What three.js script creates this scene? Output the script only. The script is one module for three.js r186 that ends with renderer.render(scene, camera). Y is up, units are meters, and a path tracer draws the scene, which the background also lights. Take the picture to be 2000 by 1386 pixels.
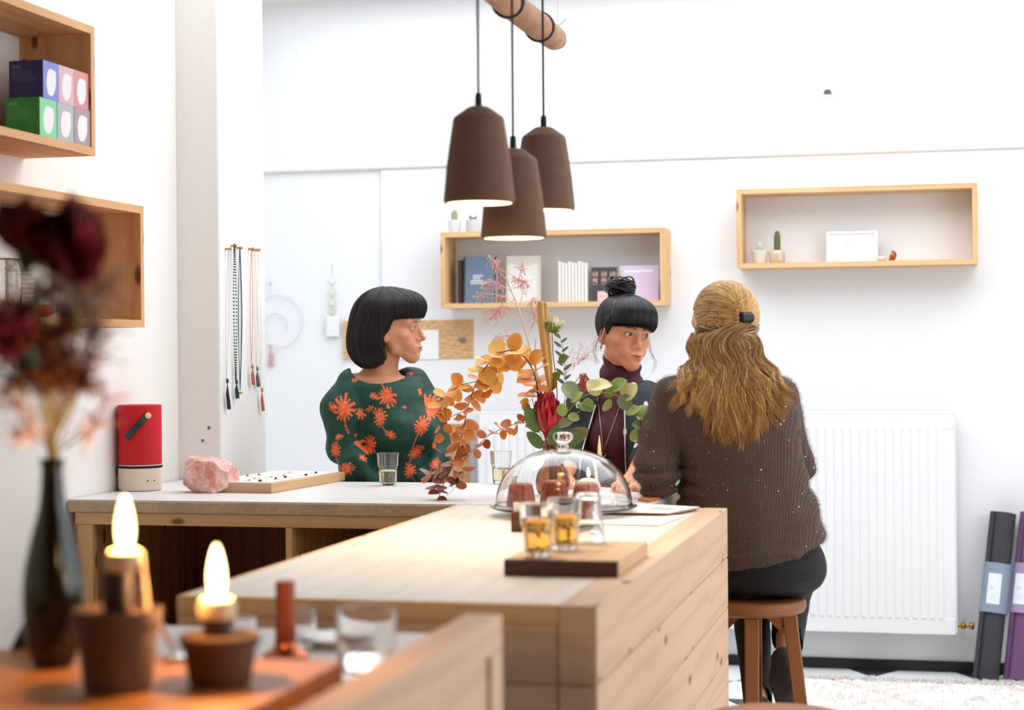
import * as THREE from 'three';
import { RoundedBoxGeometry } from 'three/addons/geometries/RoundedBoxGeometry.js';
import { mergeGeometries, mergeVertices } from 'three/addons/utils/BufferGeometryUtils.js';
import { ImprovedNoise } from 'three/addons/math/ImprovedNoise.js';
import { RectAreaLightUniformsLib } from 'three/addons/lights/RectAreaLightUniformsLib.js';

// ---------------------------------------------------------------- camera, sky, lights, exposure
const W = 2000, H = 1386, FPX = 3500, EYE = 1.31;
const scene = new THREE.Scene();
const camera = new THREE.PerspectiveCamera(2 * Math.atan(H / 2 / FPX) * 180 / Math.PI, W / H, 0.05, 60);
camera.position.set(0, EYE, 0);
camera.rotation.order = 'YXZ';
camera.rotation.set(-8 / FPX, Math.atan(835 / FPX), -0.008);
camera.focus = 5.2;
camera.userData.fStop = 3.1;
camera.updateMatrixWorld(true);
const renderer = new THREE.WebGLRenderer({ antialias: true });
renderer.toneMapping = THREE.LinearToneMapping;
renderer.toneMappingExposure = 0.97;
renderer.shadowMap.enabled = true;
RectAreaLightUniformsLib.init();
scene.background = new THREE.Color(0.86, 0.93, 1.0);
scene.backgroundIntensity = 1.2;
function areaLight(name, color, intensity, w, h, pos, target) {
  const l = new THREE.RectAreaLight(color, intensity, w, h);
  l.name = name; l.position.set(...pos); l.lookAt(...target); scene.add(l); return l;
}
// daylight through the roof light over the back of the shop and through the shop window on the right
areaLight('roof_window_daylight', new THREE.Color(0.93, 0.96, 1.0), 2.7, 4.4, 2.75, [-0.5, 3.05, -5.75], [-0.5, 0, -5.75]);
areaLight('shop_window_daylight', new THREE.Color(0.92, 0.96, 1.0), 2.15, 4.7, 1.9, [2.55, 1.65, -3.05], [-2, 1.4, -3.2]);

// ---------------------------------------------------------------- helpers
let seedState = 12345;
function rng(seed) { let s = seed >>> 0; return () => { s = (s + 0x6d2b79f5) | 0; let t = Math.imul(s ^ (s >>> 15), 1 | s); t = (t + Math.imul(t ^ (t >>> 7), 61 | t)) ^ t; return ((t ^ (t >>> 14)) >>> 0) / 4294967296; }; }
const V = (x, y, z) => new THREE.Vector3(x, y, z);
const imp = new ImprovedNoise();
const noise = (x, y, z = 0) => imp.noise(x, y, z);
function fbm(x, y, z = 0, o = 4) { let a = 0.5, s = 0; for (let i = 0; i < o; i++) { s += a * imp.noise(x, y, z); x *= 2.03; y *= 2.03; z *= 2.03; a *= 0.5; } return s; }
const clamp = (x, a = 0, b = 1) => Math.min(b, Math.max(a, x));
const lerp = (a, b, t) => a + (b - a) * t;
const smooth = (a, b, x) => { const t = clamp((x - a) / (b - a)); return t * t * (3 - 2 * t); };
const CR = V(1, 0, 0).applyQuaternion(camera.quaternion), CU = V(0, 1, 0).applyQuaternion(camera.quaternion), CF = V(0, 0, -1).applyQuaternion(camera.quaternion);
// places measured in the photograph: a direction, then the depth, height or wall it lies on
const ray = (x, y) => CF.clone().addScaledVector(CR, (x - W / 2) / FPX).addScaledVector(CU, (H / 2 - y) / FPX);
const at = (x, y, d) => camera.position.clone().addScaledVector(ray(x, y), d);
const atY = (x, y, h) => { const r = ray(x, y); return camera.position.clone().addScaledVector(r, (h - EYE) / r.y); };
const atX = (x, y, X) => { const r = ray(x, y); return camera.position.clone().addScaledVector(r, X / r.x); };
const atZ = (x, y, Z) => { const r = ray(x, y); return camera.position.clone().addScaledVector(r, Z / r.z); };

const used = new Map();
function numbered(name) { const n = used.get(name) ?? 0; used.set(name, n + 1); return n ? `${name}_${String(n).padStart(3, '0')}` : name; }
function shade(o) { o.castShadow = true; o.receiveShadow = true; return o; }
function thing(name, label, category, pos = [0, 0, 0], ry = 0, group) {
  const g = new THREE.Group(); g.name = numbered(name); g.position.set(...pos); g.rotation.y = ry;
  g.userData = { label, category }; if (group) g.userData.group = group;
  scene.add(g); return g;
}
function part(parent, name, geo, mat, label) {
  const m = shade(new THREE.Mesh(Array.isArray(geo) ? merge(geo) : geo, mat)); m.name = name; if (label) m.userData.label = label;
  parent.add(m); return m;
}
function single(name, label, category, geo, mat, pos = [0, 0, 0], group) {
  const m = shade(new THREE.Mesh(Array.isArray(geo) ? merge(geo) : geo, mat)); m.name = numbered(name); m.position.set(...pos);
  m.userData = { label, category }; if (group) m.userData.group = group; scene.add(m); return m;
}
function structure(name, geo, mat, parent = scene) {
  const m = shade(new THREE.Mesh(Array.isArray(geo) ? merge(geo) : geo, mat)); m.name = name; if (parent === scene) m.userData.kind = 'structure'; parent.add(m); return m;
}
function copy(o, pos, ry, label, group) {
  const c = o.clone(); c.name = numbered(o.name.replace(/_\d{3}$/, '')); c.userData = { ...o.userData };
  if (pos) c.position.set(...pos); if (ry !== undefined) c.rotation.y = ry;
  if (label) c.userData.label = label; if (group) c.userData.group = group; scene.add(c); return c;
}
function merge(list) {
  const keepUv = list.every((g) => g.attributes.uv), keepC = list.every((g) => g.attributes.color);
  return mergeGeometries(list.map((g) => { const h = g.index ? g.toNonIndexed() : g.clone(); for (const k of Object.keys(h.attributes)) if (!['position', 'normal'].includes(k) && !(k === 'uv' && keepUv) && !(k === 'color' && keepC)) h.deleteAttribute(k); h.morphAttributes = {}; return h; }));
}
const T = (g, x = 0, y = 0, z = 0) => g.translate(x, y, z);
// a bevelled box with uv in metres, the grain (u) running along its axis 'x', 'y' or 'z'
function board(w, h, d, grain = 'x', bevel = 0.0015, ou = 0, ov = 0) {
  const g = new RoundedBoxGeometry(w, h, d, 1, Math.min(bevel, w / 2.01, h / 2.01, d / 2.01)), p = g.attributes.position, n = g.attributes.normal, uv = g.attributes.uv;
  for (let i = 0; i < p.count; i++) {
    const P = [p.getX(i), p.getY(i), p.getZ(i)], N = [Math.abs(n.getX(i)), Math.abs(n.getY(i)), Math.abs(n.getZ(i))];
    const gi = 'xyz'.indexOf(grain), o = [0, 1, 2].filter((k) => k !== gi);
    if (N[gi] > 0.7) uv.setXY(i, P[o[0]] * 0.25 + ou, P[o[1]] + ov);
    else uv.setXY(i, P[gi] + ou, (N[o[0]] > N[o[1]] ? P[o[1]] : P[o[0]] + 0.31) + ov);
  }
  return g;
}
function boxAt(x0, x1, y0, y1, z0, z1, grain, bevel, ou, ov) { return board(Math.abs(x1 - x0), Math.abs(y1 - y0), Math.abs(z1 - z0), grain, bevel, ou, ov).translate((x0 + x1) / 2, (y0 + y1) / 2, (z0 + z1) / 2); }
function lathe(pts, seg = 48) { return new THREE.LatheGeometry(pts.map(([r, y]) => new THREE.Vector2(Math.max(r, 1e-5), y)), seg); }
// points of a profile with a rounded run through them
function curved(pts, n = 40) { const c = new THREE.CatmullRomCurve3(pts.map(([r, y]) => V(r, y, 0)), false, 'centripetal'); return c.getPoints(n).map((p) => [p.x, p.y]); }
function tube(points, r, seg = 24, sides = 8) { return new THREE.TubeGeometry(new THREE.CatmullRomCurve3(points), seg, r, sides, false); }
// a tapering strand through points: radius function of t
function strand(pts, rad, sides = 5, color) {
  const n = pts.length, pos = [], nor = [], idx = [], col = [], uv = [];
  let up = V(0.3, 1, 0.2).normalize(), len = 0;
  for (let i = 0; i < n; i++) {
    const t = pts[Math.min(i + 1, n - 1)].clone().sub(pts[Math.max(i - 1, 0)]).normalize();
    const a = up.clone().addScaledVector(t, -up.dot(t)); if (a.lengthSq() < 1e-6) a.set(1, 0, 0).addScaledVector(t, -t.x); a.normalize(); up.copy(a);
    const b = t.clone().cross(a), r = rad(i / (n - 1));
    if (i) len += pts[i].distanceTo(pts[i - 1]);
    for (let k = 0; k < sides; k++) {
      const q = k / sides * Math.PI * 2, d = a.clone().multiplyScalar(Math.cos(q)).addScaledVector(b, Math.sin(q));
      pos.push(pts[i].x + d.x * r, pts[i].y + d.y * r, pts[i].z + d.z * r); nor.push(d.x, d.y, d.z); uv.push(len, k / sides * 0.02);
      if (color) { const c = typeof color === 'function' ? color(i / (n - 1)) : color; col.push(c[0], c[1], c[2]); }
      if (i < n - 1) { const k2 = (k + 1) % sides, A = i * sides + k, B = i * sides + k2; idx.push(A, B, A + sides, B, B + sides, A + sides); }
    }
  }
  return { pos, nor, idx, col, uv };
}
function strands(list) {   // many strands joined into one geometry
  let nv = 0, ni = 0; for (const s of list) { nv += s.pos.length / 3; ni += s.idx.length; }
  const P = new Float32Array(nv * 3), N = new Float32Array(nv * 3), U = new Float32Array(nv * 2), C = list[0].col.length ? new Float32Array(nv * 3) : null, I = new Uint32Array(ni);
  let v = 0, q = 0;
  for (const s of list) { P.set(s.pos, v * 3); N.set(s.nor, v * 3); U.set(s.uv, v * 2); if (C) C.set(s.col, v * 3); for (const i of s.idx) I[q++] = i + v; v += s.pos.length / 3; }
  const g = new THREE.BufferGeometry(); g.setAttribute('position', new THREE.BufferAttribute(P, 3)); g.setAttribute('normal', new THREE.BufferAttribute(N, 3)); g.setAttribute('uv', new THREE.BufferAttribute(U, 2)); if (C) g.setAttribute('color', new THREE.BufferAttribute(C, 3)); g.setIndex(new THREE.BufferAttribute(I, 1)); return g;
}
const path = (pts, n) => new THREE.CatmullRomCurve3(pts).getPoints(n);
function orient(g, from, to) {  // a geometry built along +y from 0 to 1 * length, laid between two points
  const d = to.clone().sub(from), q = new THREE.Quaternion().setFromUnitVectors(V(0, 1, 0), d.clone().normalize());
  return g.applyQuaternion(q).translate(from.x, from.y, from.z);
}
function rod(from, to, r0, r1 = r0, seg = 12) { const l = from.distanceTo(to); return orient(new THREE.CylinderGeometry(r1, r0, l, seg).translate(0, l / 2, 0), from, to); }
// bumpy copy of a geometry
function rough(g, amp, freq, seed = 0) { g = mergeVertices((() => { const h = g.clone(); h.deleteAttribute('uv'); h.deleteAttribute('normal'); return h; })()); const p = g.attributes.position; g.computeVertexNormals(); const n = g.attributes.normal; for (let i = 0; i < p.count; i++) { const k = amp * fbm(p.getX(i) * freq + seed, p.getY(i) * freq, p.getZ(i) * freq, 3) * 2; p.setXYZ(i, p.getX(i) + n.getX(i) * k, p.getY(i) + n.getY(i) * k, p.getZ(i) + n.getZ(i) * k); } g.computeVertexNormals(); return g; }

// ---------------------------------------------------------------- materials
const hex = (h) => new THREE.Color(h);
const mat = (color, roughness = 0.7, extra = {}) => new THREE.MeshPhysicalMaterial({ color, roughness, ...extra });
function dataTex(w, h, f, srgb = true) {
  const d = new Uint8Array(w * h * 4);
  for (let y = 0; y < h; y++) for (let x = 0; x < w; x++) { const c = f(x / w, y / h), i = (y * w + x) * 4; d[i] = clamp(c[0], 0, 255); d[i + 1] = clamp(c[1], 0, 255); d[i + 2] = clamp(c[2], 0, 255); d[i + 3] = 255; }
  const t = new THREE.DataTexture(d, w, h); t.wrapS = t.wrapT = THREE.RepeatWrapping; t.magFilter = THREE.LinearFilter; t.minFilter = THREE.LinearMipmapLinearFilter; t.generateMipmaps = true; if (srgb) t.colorSpace = THREE.SRGBColorSpace; t.needsUpdate = true; return t;
}
// wood of a 1.6 m x 0.4 m patch: streaks along u, growth rings, knots
function woodTex({ light, dark, knot, seed, knots = 7, ring = 1, streak = 1, w = 1024, h = 512 }) {
  const R = rng(seed), K = [...Array(knots)].map(() => [R() * 1.6, R() * 0.4, 0.003 + R() * 0.006]);
  return dataTex(w, h, (u, v) => {
    const x = u * 1.6, y = v * 0.4; let off = 0, kn = 0;
    for (const [kx, ky, kr] of K) { let dx = Math.abs(x - kx); dx = Math.min(dx, 1.6 - dx); let dy = Math.abs(y - ky); dy = Math.min(dy, 0.4 - dy); const e = Math.hypot(dx * 0.45, dy) / kr; off += Math.exp(-e * 0.42) * 2.0 * ((y - ky) < 0 ? -1 : 1); kn = Math.max(kn, Math.exp(-Math.pow(e * 0.72, 4))); }
    const edge = smooth(0, 0.06, x) * smooth(0, 0.06, 1.6 - x), wob = fbm(x * 1.3 + seed, y * 9, seed, 3) * edge;
    const r = 0.5 + 0.5 * Math.sin((y * 95 + wob * 7 + off * 1.6 + fbm(x * 3, y * 30, 2, 2)) * ring);
    const st = fbm(x * 5 + seed, y * 230, 3.1, 3);
    const t = clamp(0.34 * Math.pow(r, 3) + 0.3 * streak * st + 0.24 + 0.3 * fbm(x * 0.9, y * 5 + seed, 9, 2));
    return [0, 1, 2].map((c) => lerp(lerp(light[c], dark[c], t), knot[c], kn * 0.9));
  });
}
function woodMat(o, rep = [1 / 1.6, 1 / 0.4], rough = 0.62, extra = {}) {
  const t = woodTex(o); t.repeat.set(...rep);
  return new THREE.MeshPhysicalMaterial({ map: t, roughness: rough, bumpMap: t, bumpScale: 0.0006, ...extra });
}
const M = {};
M.pine = woodMat({ light: [232, 196, 148], dark: [196, 146, 92], knot: [120, 70, 38], seed: 3 });
M.pineRaw = woodMat({ light: [222, 188, 158], dark: [196, 154, 122], knot: [112, 74, 50], seed: 11, knots: 9 });
M.lime = woodMat({ light: [226, 219, 209], dark: [208, 198, 184], knot: [170, 150, 128], seed: 23, knots: 2 }, [1 / 1.6, 1 / 0.4], 0.42);
M.pineShaded = woodMat({ light: [224, 174, 122], dark: [186, 126, 74], knot: [104, 56, 26], seed: 5 });  // same pine deepened; the warm shade inside the left shelves in its colour
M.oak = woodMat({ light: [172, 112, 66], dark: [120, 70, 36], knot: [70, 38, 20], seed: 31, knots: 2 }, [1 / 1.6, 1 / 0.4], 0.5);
M.tableWood = woodMat({ light: [198, 128, 62], dark: [146, 84, 34], knot: [80, 40, 20], seed: 37, knots: 3 }, [1 / 1.6, 1 / 0.4], 0.5);
M.birch = woodMat({ light: [222, 184, 140], dark: [190, 146, 100], knot: [150, 100, 60], seed: 41, knots: 1 });
M.walnut = woodMat({ light: [92, 56, 36], dark: [52, 28, 18], knot: [30, 16, 10], seed: 43, knots: 1 });
{
  const plaster = dataTex(512, 512, (u, v) => { const k = 128 + 90 * fbm(u * 24, v * 24, 1, 4) + 60 * fbm(u * 90, v * 90, 4, 2); return [k, k, k]; }, false);
  M.plaster = new THREE.MeshPhysicalMaterial({ color: hex('#e9e6e2'), roughness: 0.92, bumpMap: plaster, bumpScale: 0.0012 });
  M.plasterBack = new THREE.MeshPhysicalMaterial({ color: hex('#edeef0'), roughness: 0.92, bumpMap: plaster, bumpScale: 0.001 });
  M.ceiling = new THREE.MeshPhysicalMaterial({ color: hex('#ecebe8'), roughness: 0.95 });
  M.darkWall = new THREE.MeshPhysicalMaterial({ color: hex('#5a4a3e'), roughness: 0.9 });  // unseen front wall and ceiling, made dark to cut bounced light
}
M.concrete = (() => { const t = dataTex(1024, 256, (u, v) => { const a = fbm(u * 20, v * 5, 7, 4), b = fbm(u * 160, v * 40, 3, 2), k = 1 + 0.16 * a + 0.14 * b; return [196 * k, 176 * k, 148 * k]; }); t.repeat.set(0.5, 2); return new THREE.MeshPhysicalMaterial({ map: t, roughness: 0.7, bumpMap: t, bumpScale: 0.0008 }); })();
M.counterWhite = (() => { const t = dataTex(1024, 512, (u, v) => { const a = fbm(u * 6, v * 30, 7, 4), k = 1 + 0.05 * a; return [222 * k, 219 * k, 216 * k]; }); t.repeat.set(0.6, 1.2); return new THREE.MeshPhysicalMaterial({ map: t, roughness: 0.4 }); })();
M.black = mat(hex('#141312'), 0.5);
M.blackMatt = mat(hex('#181614'), 0.85);
M.whitePaint = mat(hex('#eeeeef'), 0.4);
M.paper = mat(hex('#f0e9e2'), 0.8);
M.brass = mat(hex('#b08a4a'), 0.35, { metalness: 1 });
M.steel = mat(hex('#c8c9cc'), 0.25, { metalness: 1 });
M.copper = mat(hex('#b5623c'), 0.35, { metalness: 1 });
M.glass = new THREE.MeshPhysicalMaterial({ color: 0xffffff, roughness: 0.02, transmission: 1, thickness: 0.01, ior: 1.48 });
M.thinGlass = new THREE.MeshPhysicalMaterial({ color: 0xffffff, roughness: 0.01, transmission: 1, thickness: 0, ior: 1.5 });
M.tea = new THREE.MeshPhysicalMaterial({ color: 0xffffff, roughness: 0.02, transmission: 1, thickness: 0.04, ior: 1.34, attenuationColor: new THREE.Color(0.92, 0.62, 0.16), attenuationDistance: 0.035 });
M.paleTea = new THREE.MeshPhysicalMaterial({ color: 0xffffff, roughness: 0.02, transmission: 1, thickness: 0.04, ior: 1.34, attenuationColor: new THREE.Color(0.94, 0.84, 0.45), attenuationDistance: 0.06 });
M.wax = mat(hex('#efe2c6'), 0.5, { transmission: 0 });
M.clay = (() => { const t = dataTex(256, 256, (u, v) => { const k = 1 + 0.25 * fbm(u * 10, v * 10, 5, 4); return [100 * k, 72 * k, 54 * k]; }); return new THREE.MeshPhysicalMaterial({ map: t, roughness: 0.9, bumpMap: t, bumpScale: 0.0008 }); })();
function canvasTex(w, h, draw) { const c = document.createElement('canvas'); c.width = w; c.height = h; draw(c.getContext('2d'), w, h); const t = new THREE.CanvasTexture(c); t.colorSpace = THREE.SRGBColorSpace; return t; }

// ---------------------------------------------------------------- the room
const XL = -2.29, XPIER = -2.152, ZB = -7.44, XR = 2.7, ZF = 2.2, YC = 2.84, XBL = -3.3;
// floor under everything, hexagon and triangle tiles near the back wall
const floorMat = mat(hex('#cfcac3'), 0.6);
const floorMesh = structure('floor', boxAt(XBL - 0.2, XR + 0.2, -0.2, 0, ZB - 0.2, ZF + 0.2), floorMat);
{
  const s = 0.21, hh = s * Math.sqrt(3) / 2, R = rng(5);
  const flat = (pts) => { const sh = new THREE.Shape(pts.map(([x, z]) => new THREE.Vector2(x, -z))); return new THREE.ExtrudeGeometry(sh, { depth: 0.003, bevelEnabled: true, bevelThickness: 0.0008, bevelSize: 0.001, bevelSegments: 1, bevelOffset: -0.002 }).rotateX(-Math.PI / 2); };
  const hexG = flat([0, 1, 2, 3, 4, 5].map((k) => [s * Math.cos(k * Math.PI / 3), s * Math.sin(k * Math.PI / 3)]));
  const triD = flat([[-s / 2, -hh], [s / 2, -hh], [0, 0]]), triU = flat([[-s / 2, hh], [s / 2, hh], [0, 0]]);
  const whites = ['#e9eae8', '#e4e5e3', '#eeeeec'].map((c) => mat(hex(c), 0.35)), blacks = ['#2b2e31', '#26292c'].map((c) => mat(hex(c), 0.4));
  const x0 = atY(1703, 1324, 0).x, z0 = ZB + 0.012 + hh;    // where two hexagons meet corner to corner
  for (let j = 0; j < 4; j++) for (let i = -5; i < 6; i++) {
    const cx = x0 + s + i * 2 * s + (j % 2) * s, cz = z0 + j * 2 * hh; if (cx > XR - 0.3 || cx < -2.2) continue;
    const m = part(floorMesh, 'tile', hexG, whites[Math.floor(R() * 3)]); m.position.set(cx, 0.0005, cz);
    const a = part(floorMesh, 'tile', triD, blacks[Math.floor(R() * 2)]); a.position.set(cx - s, 0.0005, cz);
    const b = part(floorMesh, 'tile', triU, blacks[Math.floor(R() * 2)]); b.position.set(cx - s, 0.0005, cz);
  }
}
// walls with thickness
structure('wall_left', boxAt(XL - 0.2, XL, 0, YC + 0.3, -5.15, ZF, 'z', 0.001), M.plaster);
structure('wall_pier', boxAt(XL - 0.2, XPIER, 0, YC + 0.3, -5.15, -5.535, 'y', 0.006), M.plaster);
structure('wall_back_left', boxAt(XBL - 0.2, XBL, 0, YC + 0.6, ZB, -5.535, 'z', 0.001), M.plasterBack);
structure('wall_return', boxAt(XBL, XL - 0.2, 0, YC + 0.3, -5.335, -5.535, 'x', 0.001), M.plasterBack);
structure('wall_back', boxAt(XBL - 0.2, XR + 0.2, 0, 2.1, ZB, ZB - 0.25, 'x', 0.001), M.plasterBack);
structure('wall_back_upper', boxAt(XBL - 0.2, XR + 0.2, 2.1, 3.5, ZB + 0.025, ZB - 0.25, 'x', 0.012), M.plasterBack);
structure('wall_recess', boxAt(atZ(745, 400, ZB).x, XR, 0, 2.1, ZB + 0.012, ZB - 0.01, 'x', 0.003), M.plasterBack);
structure('wall_front', boxAt(XL - 0.2, XR + 0.2, 0, YC + 0.3, ZF, ZF + 0.2, 'x', 0.001), M.darkWall);
// right wall with a wide shop window
{
  const z0 = -0.65, z1 = -5.45, y0 = 0.65, y1 = 2.62, x0 = XR, x1 = XR + 0.2;
  structure('wall_right', [boxAt(x0, x1, 0, y0, ZB, ZF), boxAt(x0, x1, y1, 3.5, ZB, ZF), boxAt(x0, x1, y0, y1, ZB, z1), boxAt(x0, x1, y0, y1, z0, ZF)], M.plaster);
  const fr = structure('window_1', [boxAt(x0 + 0.06, x0 + 0.12, y0, y0 + 0.06, z1, z0), boxAt(x0 + 0.06, x0 + 0.12, y1 - 0.06, y1, z1, z0), ...[z1 + 0.03, (z0 + z1) / 2, z0 - 0.03].map((z) => boxAt(x0 + 0.06, x0 + 0.12, y0, y1, z - 0.03, z + 0.03))], M.whitePaint);
  for (const [a, b] of [[z1, (z0 + z1) / 2], [(z0 + z1) / 2, z0]]) part(fr, 'pane', boxAt(x0 + 0.088, x0 + 0.092, y0 + 0.05, y1 - 0.05, a + 0.03, b - 0.03), M.thinGlass);
}
// ceiling with a roof light over the back of the shop
{
  const a = -4.3, b = -7.22, c = -2.75, d = 1.75;
  structure('ceiling_front', boxAt(XBL - 0.2, XR + 0.2, YC, YC + 0.18, -2.6, ZF + 0.2), M.darkWall);
  structure('ceiling', [boxAt(XBL - 0.2, XR + 0.2, YC, YC + 0.18, a, -2.6), boxAt(XBL - 0.2, XR + 0.2, YC, YC + 0.18, ZB - 0.2, b), boxAt(XBL - 0.2, c, YC, YC + 0.18, a, b), boxAt(d, XR + 0.2, YC, YC + 0.18, a, b)], M.ceiling);
  structure('roof_window_kerb', [boxAt(c - 0.05, d + 0.05, YC + 0.18, 3.5, a, a + 0.08), boxAt(c - 0.05, d + 0.05, YC + 0.18, 3.5, b, b - 0.08), boxAt(c - 0.08, c, YC + 0.18, 3.5, a, b), boxAt(d, d + 0.08, YC + 0.18, 3.5, a, b)], M.ceiling);
  const fr = structure('window_2', [0, 1, 2, 3, 4].map((k) => boxAt(c + k * (d - c) / 4 - 0.025, c + k * (d - c) / 4 + 0.025, 3.44, 3.5, a, b)), M.whitePaint);
  for (let k = 0; k < 4; k++) part(fr, 'pane', boxAt(c + k * (d - c) / 4 + 0.025, c + (k + 1) * (d - c) / 4 - 0.025, 3.46, 3.464, a, b), M.thinGlass);
}
structure('baseboard_back', boxAt(atZ(745, 400, ZB).x, XR, 0, 0.047, ZB + 0.012, ZB + 0.028, 'x', 0.002), M.black);

// ---------------------------------------------------------------- counters, stools, radiators, shelves, lamps
const CT = 0.92;   // height of both counter tops
{
  const t = thing('front_counter', 'long pale wooden counter arm clad in stacked pine beams, nearest the camera', 'counter', [-0.855, 0, -3.545]);
  const x0 = -0.345, x1 = 0.345, zn = 0.862, zf = -0.862;
  part(t, 'top_panel', boxAt(x0 + 0.012, x1 - 0.062, CT - 0.03, CT - 0.0008, zf, zn - 0.02, 'z', 0.001, 0.4, 0.1), M.lime, 'lime-washed top panel');
  part(t, 'edge_strip', boxAt(x0, x1 - 0.062, CT - 0.03, CT - 0.0002, zn - 0.0195, zn, 'x', 0.002, 0.9), M.pine);
  part(t, 'edge_strip', boxAt(x0, x0 + 0.0115, CT - 0.03, CT - 0.0002, zf, zn - 0.02, 'z', 0.002, 0.2), M.pine);
  for (let k = 0; k < 8; k++) {
    const y1 = CT - k * 0.1225, y0 = Math.max(0, y1 - 0.121); if (y0 >= y1) continue;
    part(t, 'side_beam', boxAt(x1 - 0.0615, x1, y0, y1, zf, zn, 'z', 0.003, k * 0.37 + 0.1, k * 0.13), M.pineRaw);
    const yy = k ? y1 : CT - 0.0305;
    part(t, 'front_board', boxAt(x0, x1 - 0.0625, y0 + (k ? 0 : 0), yy, zn - 0.03, zn - 0.002, 'x', 0.002, k * 0.51 + 0.3, k * 0.17), M.pineRaw);
    part(t, 'back_board', boxAt(x0, x0 + 0.028, y0, yy, zf, zn - 0.031, 'z', 0.002, k * 0.41, k * 0.11), M.pine);
  }
}
{
  const t = thing('back_counter', 'long counter along the back with a thick stone-grey top and dark open shelves below', 'counter', [-1.475, 0, -4.775]);
  const x0 = -0.812, x1 = 0.772, zn = 0.365, zf = -0.365;
  part(t, 'counter_top', boxAt(x0, x1, CT - 0.034, CT - 0.002, zf, zn, 'x', 0.004, 0.3), M.concrete);
  part(t, 'top_sheet', boxAt(x0 + 0.003, x1 - 0.003, CT - 0.002, CT, zf + 0.003, zn - 0.003, 'x', 0.0006, 0.3), M.counterWhite, 'smooth whitish top surface');
  part(t, 'front_rail', boxAt(x0 + 0.02, x1 - 0.01, CT - 0.067, CT - 0.0345, zn - 0.035, zn - 0.008, 'x', 0.0015, 0.6), M.pine);
  for (const x of [x0 + 0.026, x0 + 0.62, x1 - 0.06]) part(t, 'post', boxAt(x, x + 0.045 * (x > x0 + 0.1 && x < 0.5 ? 0.4 : 1), 0, CT - 0.0675, zn - 0.035, zn - 0.009, 'y', 0.0015, x, 0.2), M.pine);
  for (const x of [x0 + 0.004, x0 + 0.622, x1 - 0.03]) part(t, 'divider', boxAt(x, x + 0.016, 0.02, CT - 0.0345, zf + 0.02, zn - 0.0355, 'y', 0.001, x), M.pine);
  for (let k = 0; k < 10; k++) part(t, 'back_plank', boxAt(x0 + 0.02 + k * 0.158, x0 + 0.176 + k * 0.158, 0, CT - 0.0345, zf, zf + 0.018, 'y', 0.002, k * 0.3, k * 0.21), M.oak);  // inner planks and shelf boards: pine in shade, painted with darker oak
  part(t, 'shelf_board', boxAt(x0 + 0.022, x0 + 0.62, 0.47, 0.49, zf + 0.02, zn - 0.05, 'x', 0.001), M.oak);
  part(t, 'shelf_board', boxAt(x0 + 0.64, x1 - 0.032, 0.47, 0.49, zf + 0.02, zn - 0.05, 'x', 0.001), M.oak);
}
single('carton', 'small white carton on the dark shelf under the back counter', 'box', boxAt(-0.045, 0.045, 0, 0.066, -0.04, 0.04, 'x', 0.002), mat(hex('#d8cfc6'), 0.8), [atZ(351, 1240, -4.5).x, 0.4905, -4.52]);
{
  const g = new RoundedBoxGeometry(0.2, 0.09, 0.14, 6, 0.03); const b = rough(g, 0.02, 14, 4); const p = atZ(505, 1120, -4.6);
  single('plastic_bag', 'crumpled clear plastic bag on the dark shelf under the back counter', 'bag', b, mat(hex('#6a6058'), 0.25, { clearcoat: 0.6 }), [p.x, 0.54, -4.62]);
}
// stools
function makeStool() {
  const t = thing('bar_stool', 'round oak bar stool that the woman with long blond hair sits on', 'stool', [-0.487, 0, -4.785], 0.06, 'oak bar stools');
  part(t, 'seat', lathe([[0, 0.61], [0.118, 0.61], [0.134, 0.616], [0.14, 0.626], [0.14, 0.64], [0.136, 0.647], [0.128, 0.65], [0, 0.646]], 56), M.oak);
  const fr = [];
  for (const [sx, sz] of [[1, 0], [-1, 0], [0, 1], [0, -1]]) {
    const top = V(sx * 0.095, 0.6098, sz * 0.095), bot = V(sx * 0.165, 0, sz * 0.165);
    const g = board(0.036, 0.614, 0.036, 'y', 0.004, sx, sz); const m = new THREE.Matrix4().makeShear(0, 0, 0, 0, 0, 0);
    const p = g.attributes.position; for (let i = 0; i < p.count; i++) { const f = (0.307 - p.getY(i)) / 0.614, w = lerp(1.05, 0.85, f); p.setXYZ(i, p.getX(i) * w + lerp(top.x, bot.x, f), p.getY(i) + 0.307 - 0.0042, p.getZ(i) * w + lerp(top.z, bot.z, f)); }
    part(t, 'leg', g, M.oak);
    part(t, 'bracket', (() => { const s = new THREE.Shape([new THREE.Vector2(0, 0), new THREE.Vector2(0.055, 0), new THREE.Vector2(0, -0.055)]); return new THREE.ExtrudeGeometry(s, { depth: 0.02, bevelEnabled: true, bevelSize: 0.001, bevelThickness: 0.001, bevelSegments: 1 }).translate(0.0, 0.609, -0.01).rotateY(Math.atan2(sz, -sx)).translate(sx * 0.078, 0, sz * 0.078); })(), M.oak);
  }
  for (const a of [0, 1, 2, 3]) { const A = a * Math.PI / 2, B = A + Math.PI / 2, r = 0.143; part(t, 'rung', rod(V(Math.cos(A) * r, 0.2, Math.sin(A) * r), V(Math.cos(B) * r, 0.2, Math.sin(B) * r), 0.011), M.oak); }
  return t;
}
const stool = makeStool();
{ const p = atY(1530, 1378, 0.65); copy(stool, [p.x, 0, p.z + 0.1], 0.5, 'empty round stool seat cut off by the bottom edge, right of the counter', 'oak bar stools'); }
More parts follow.
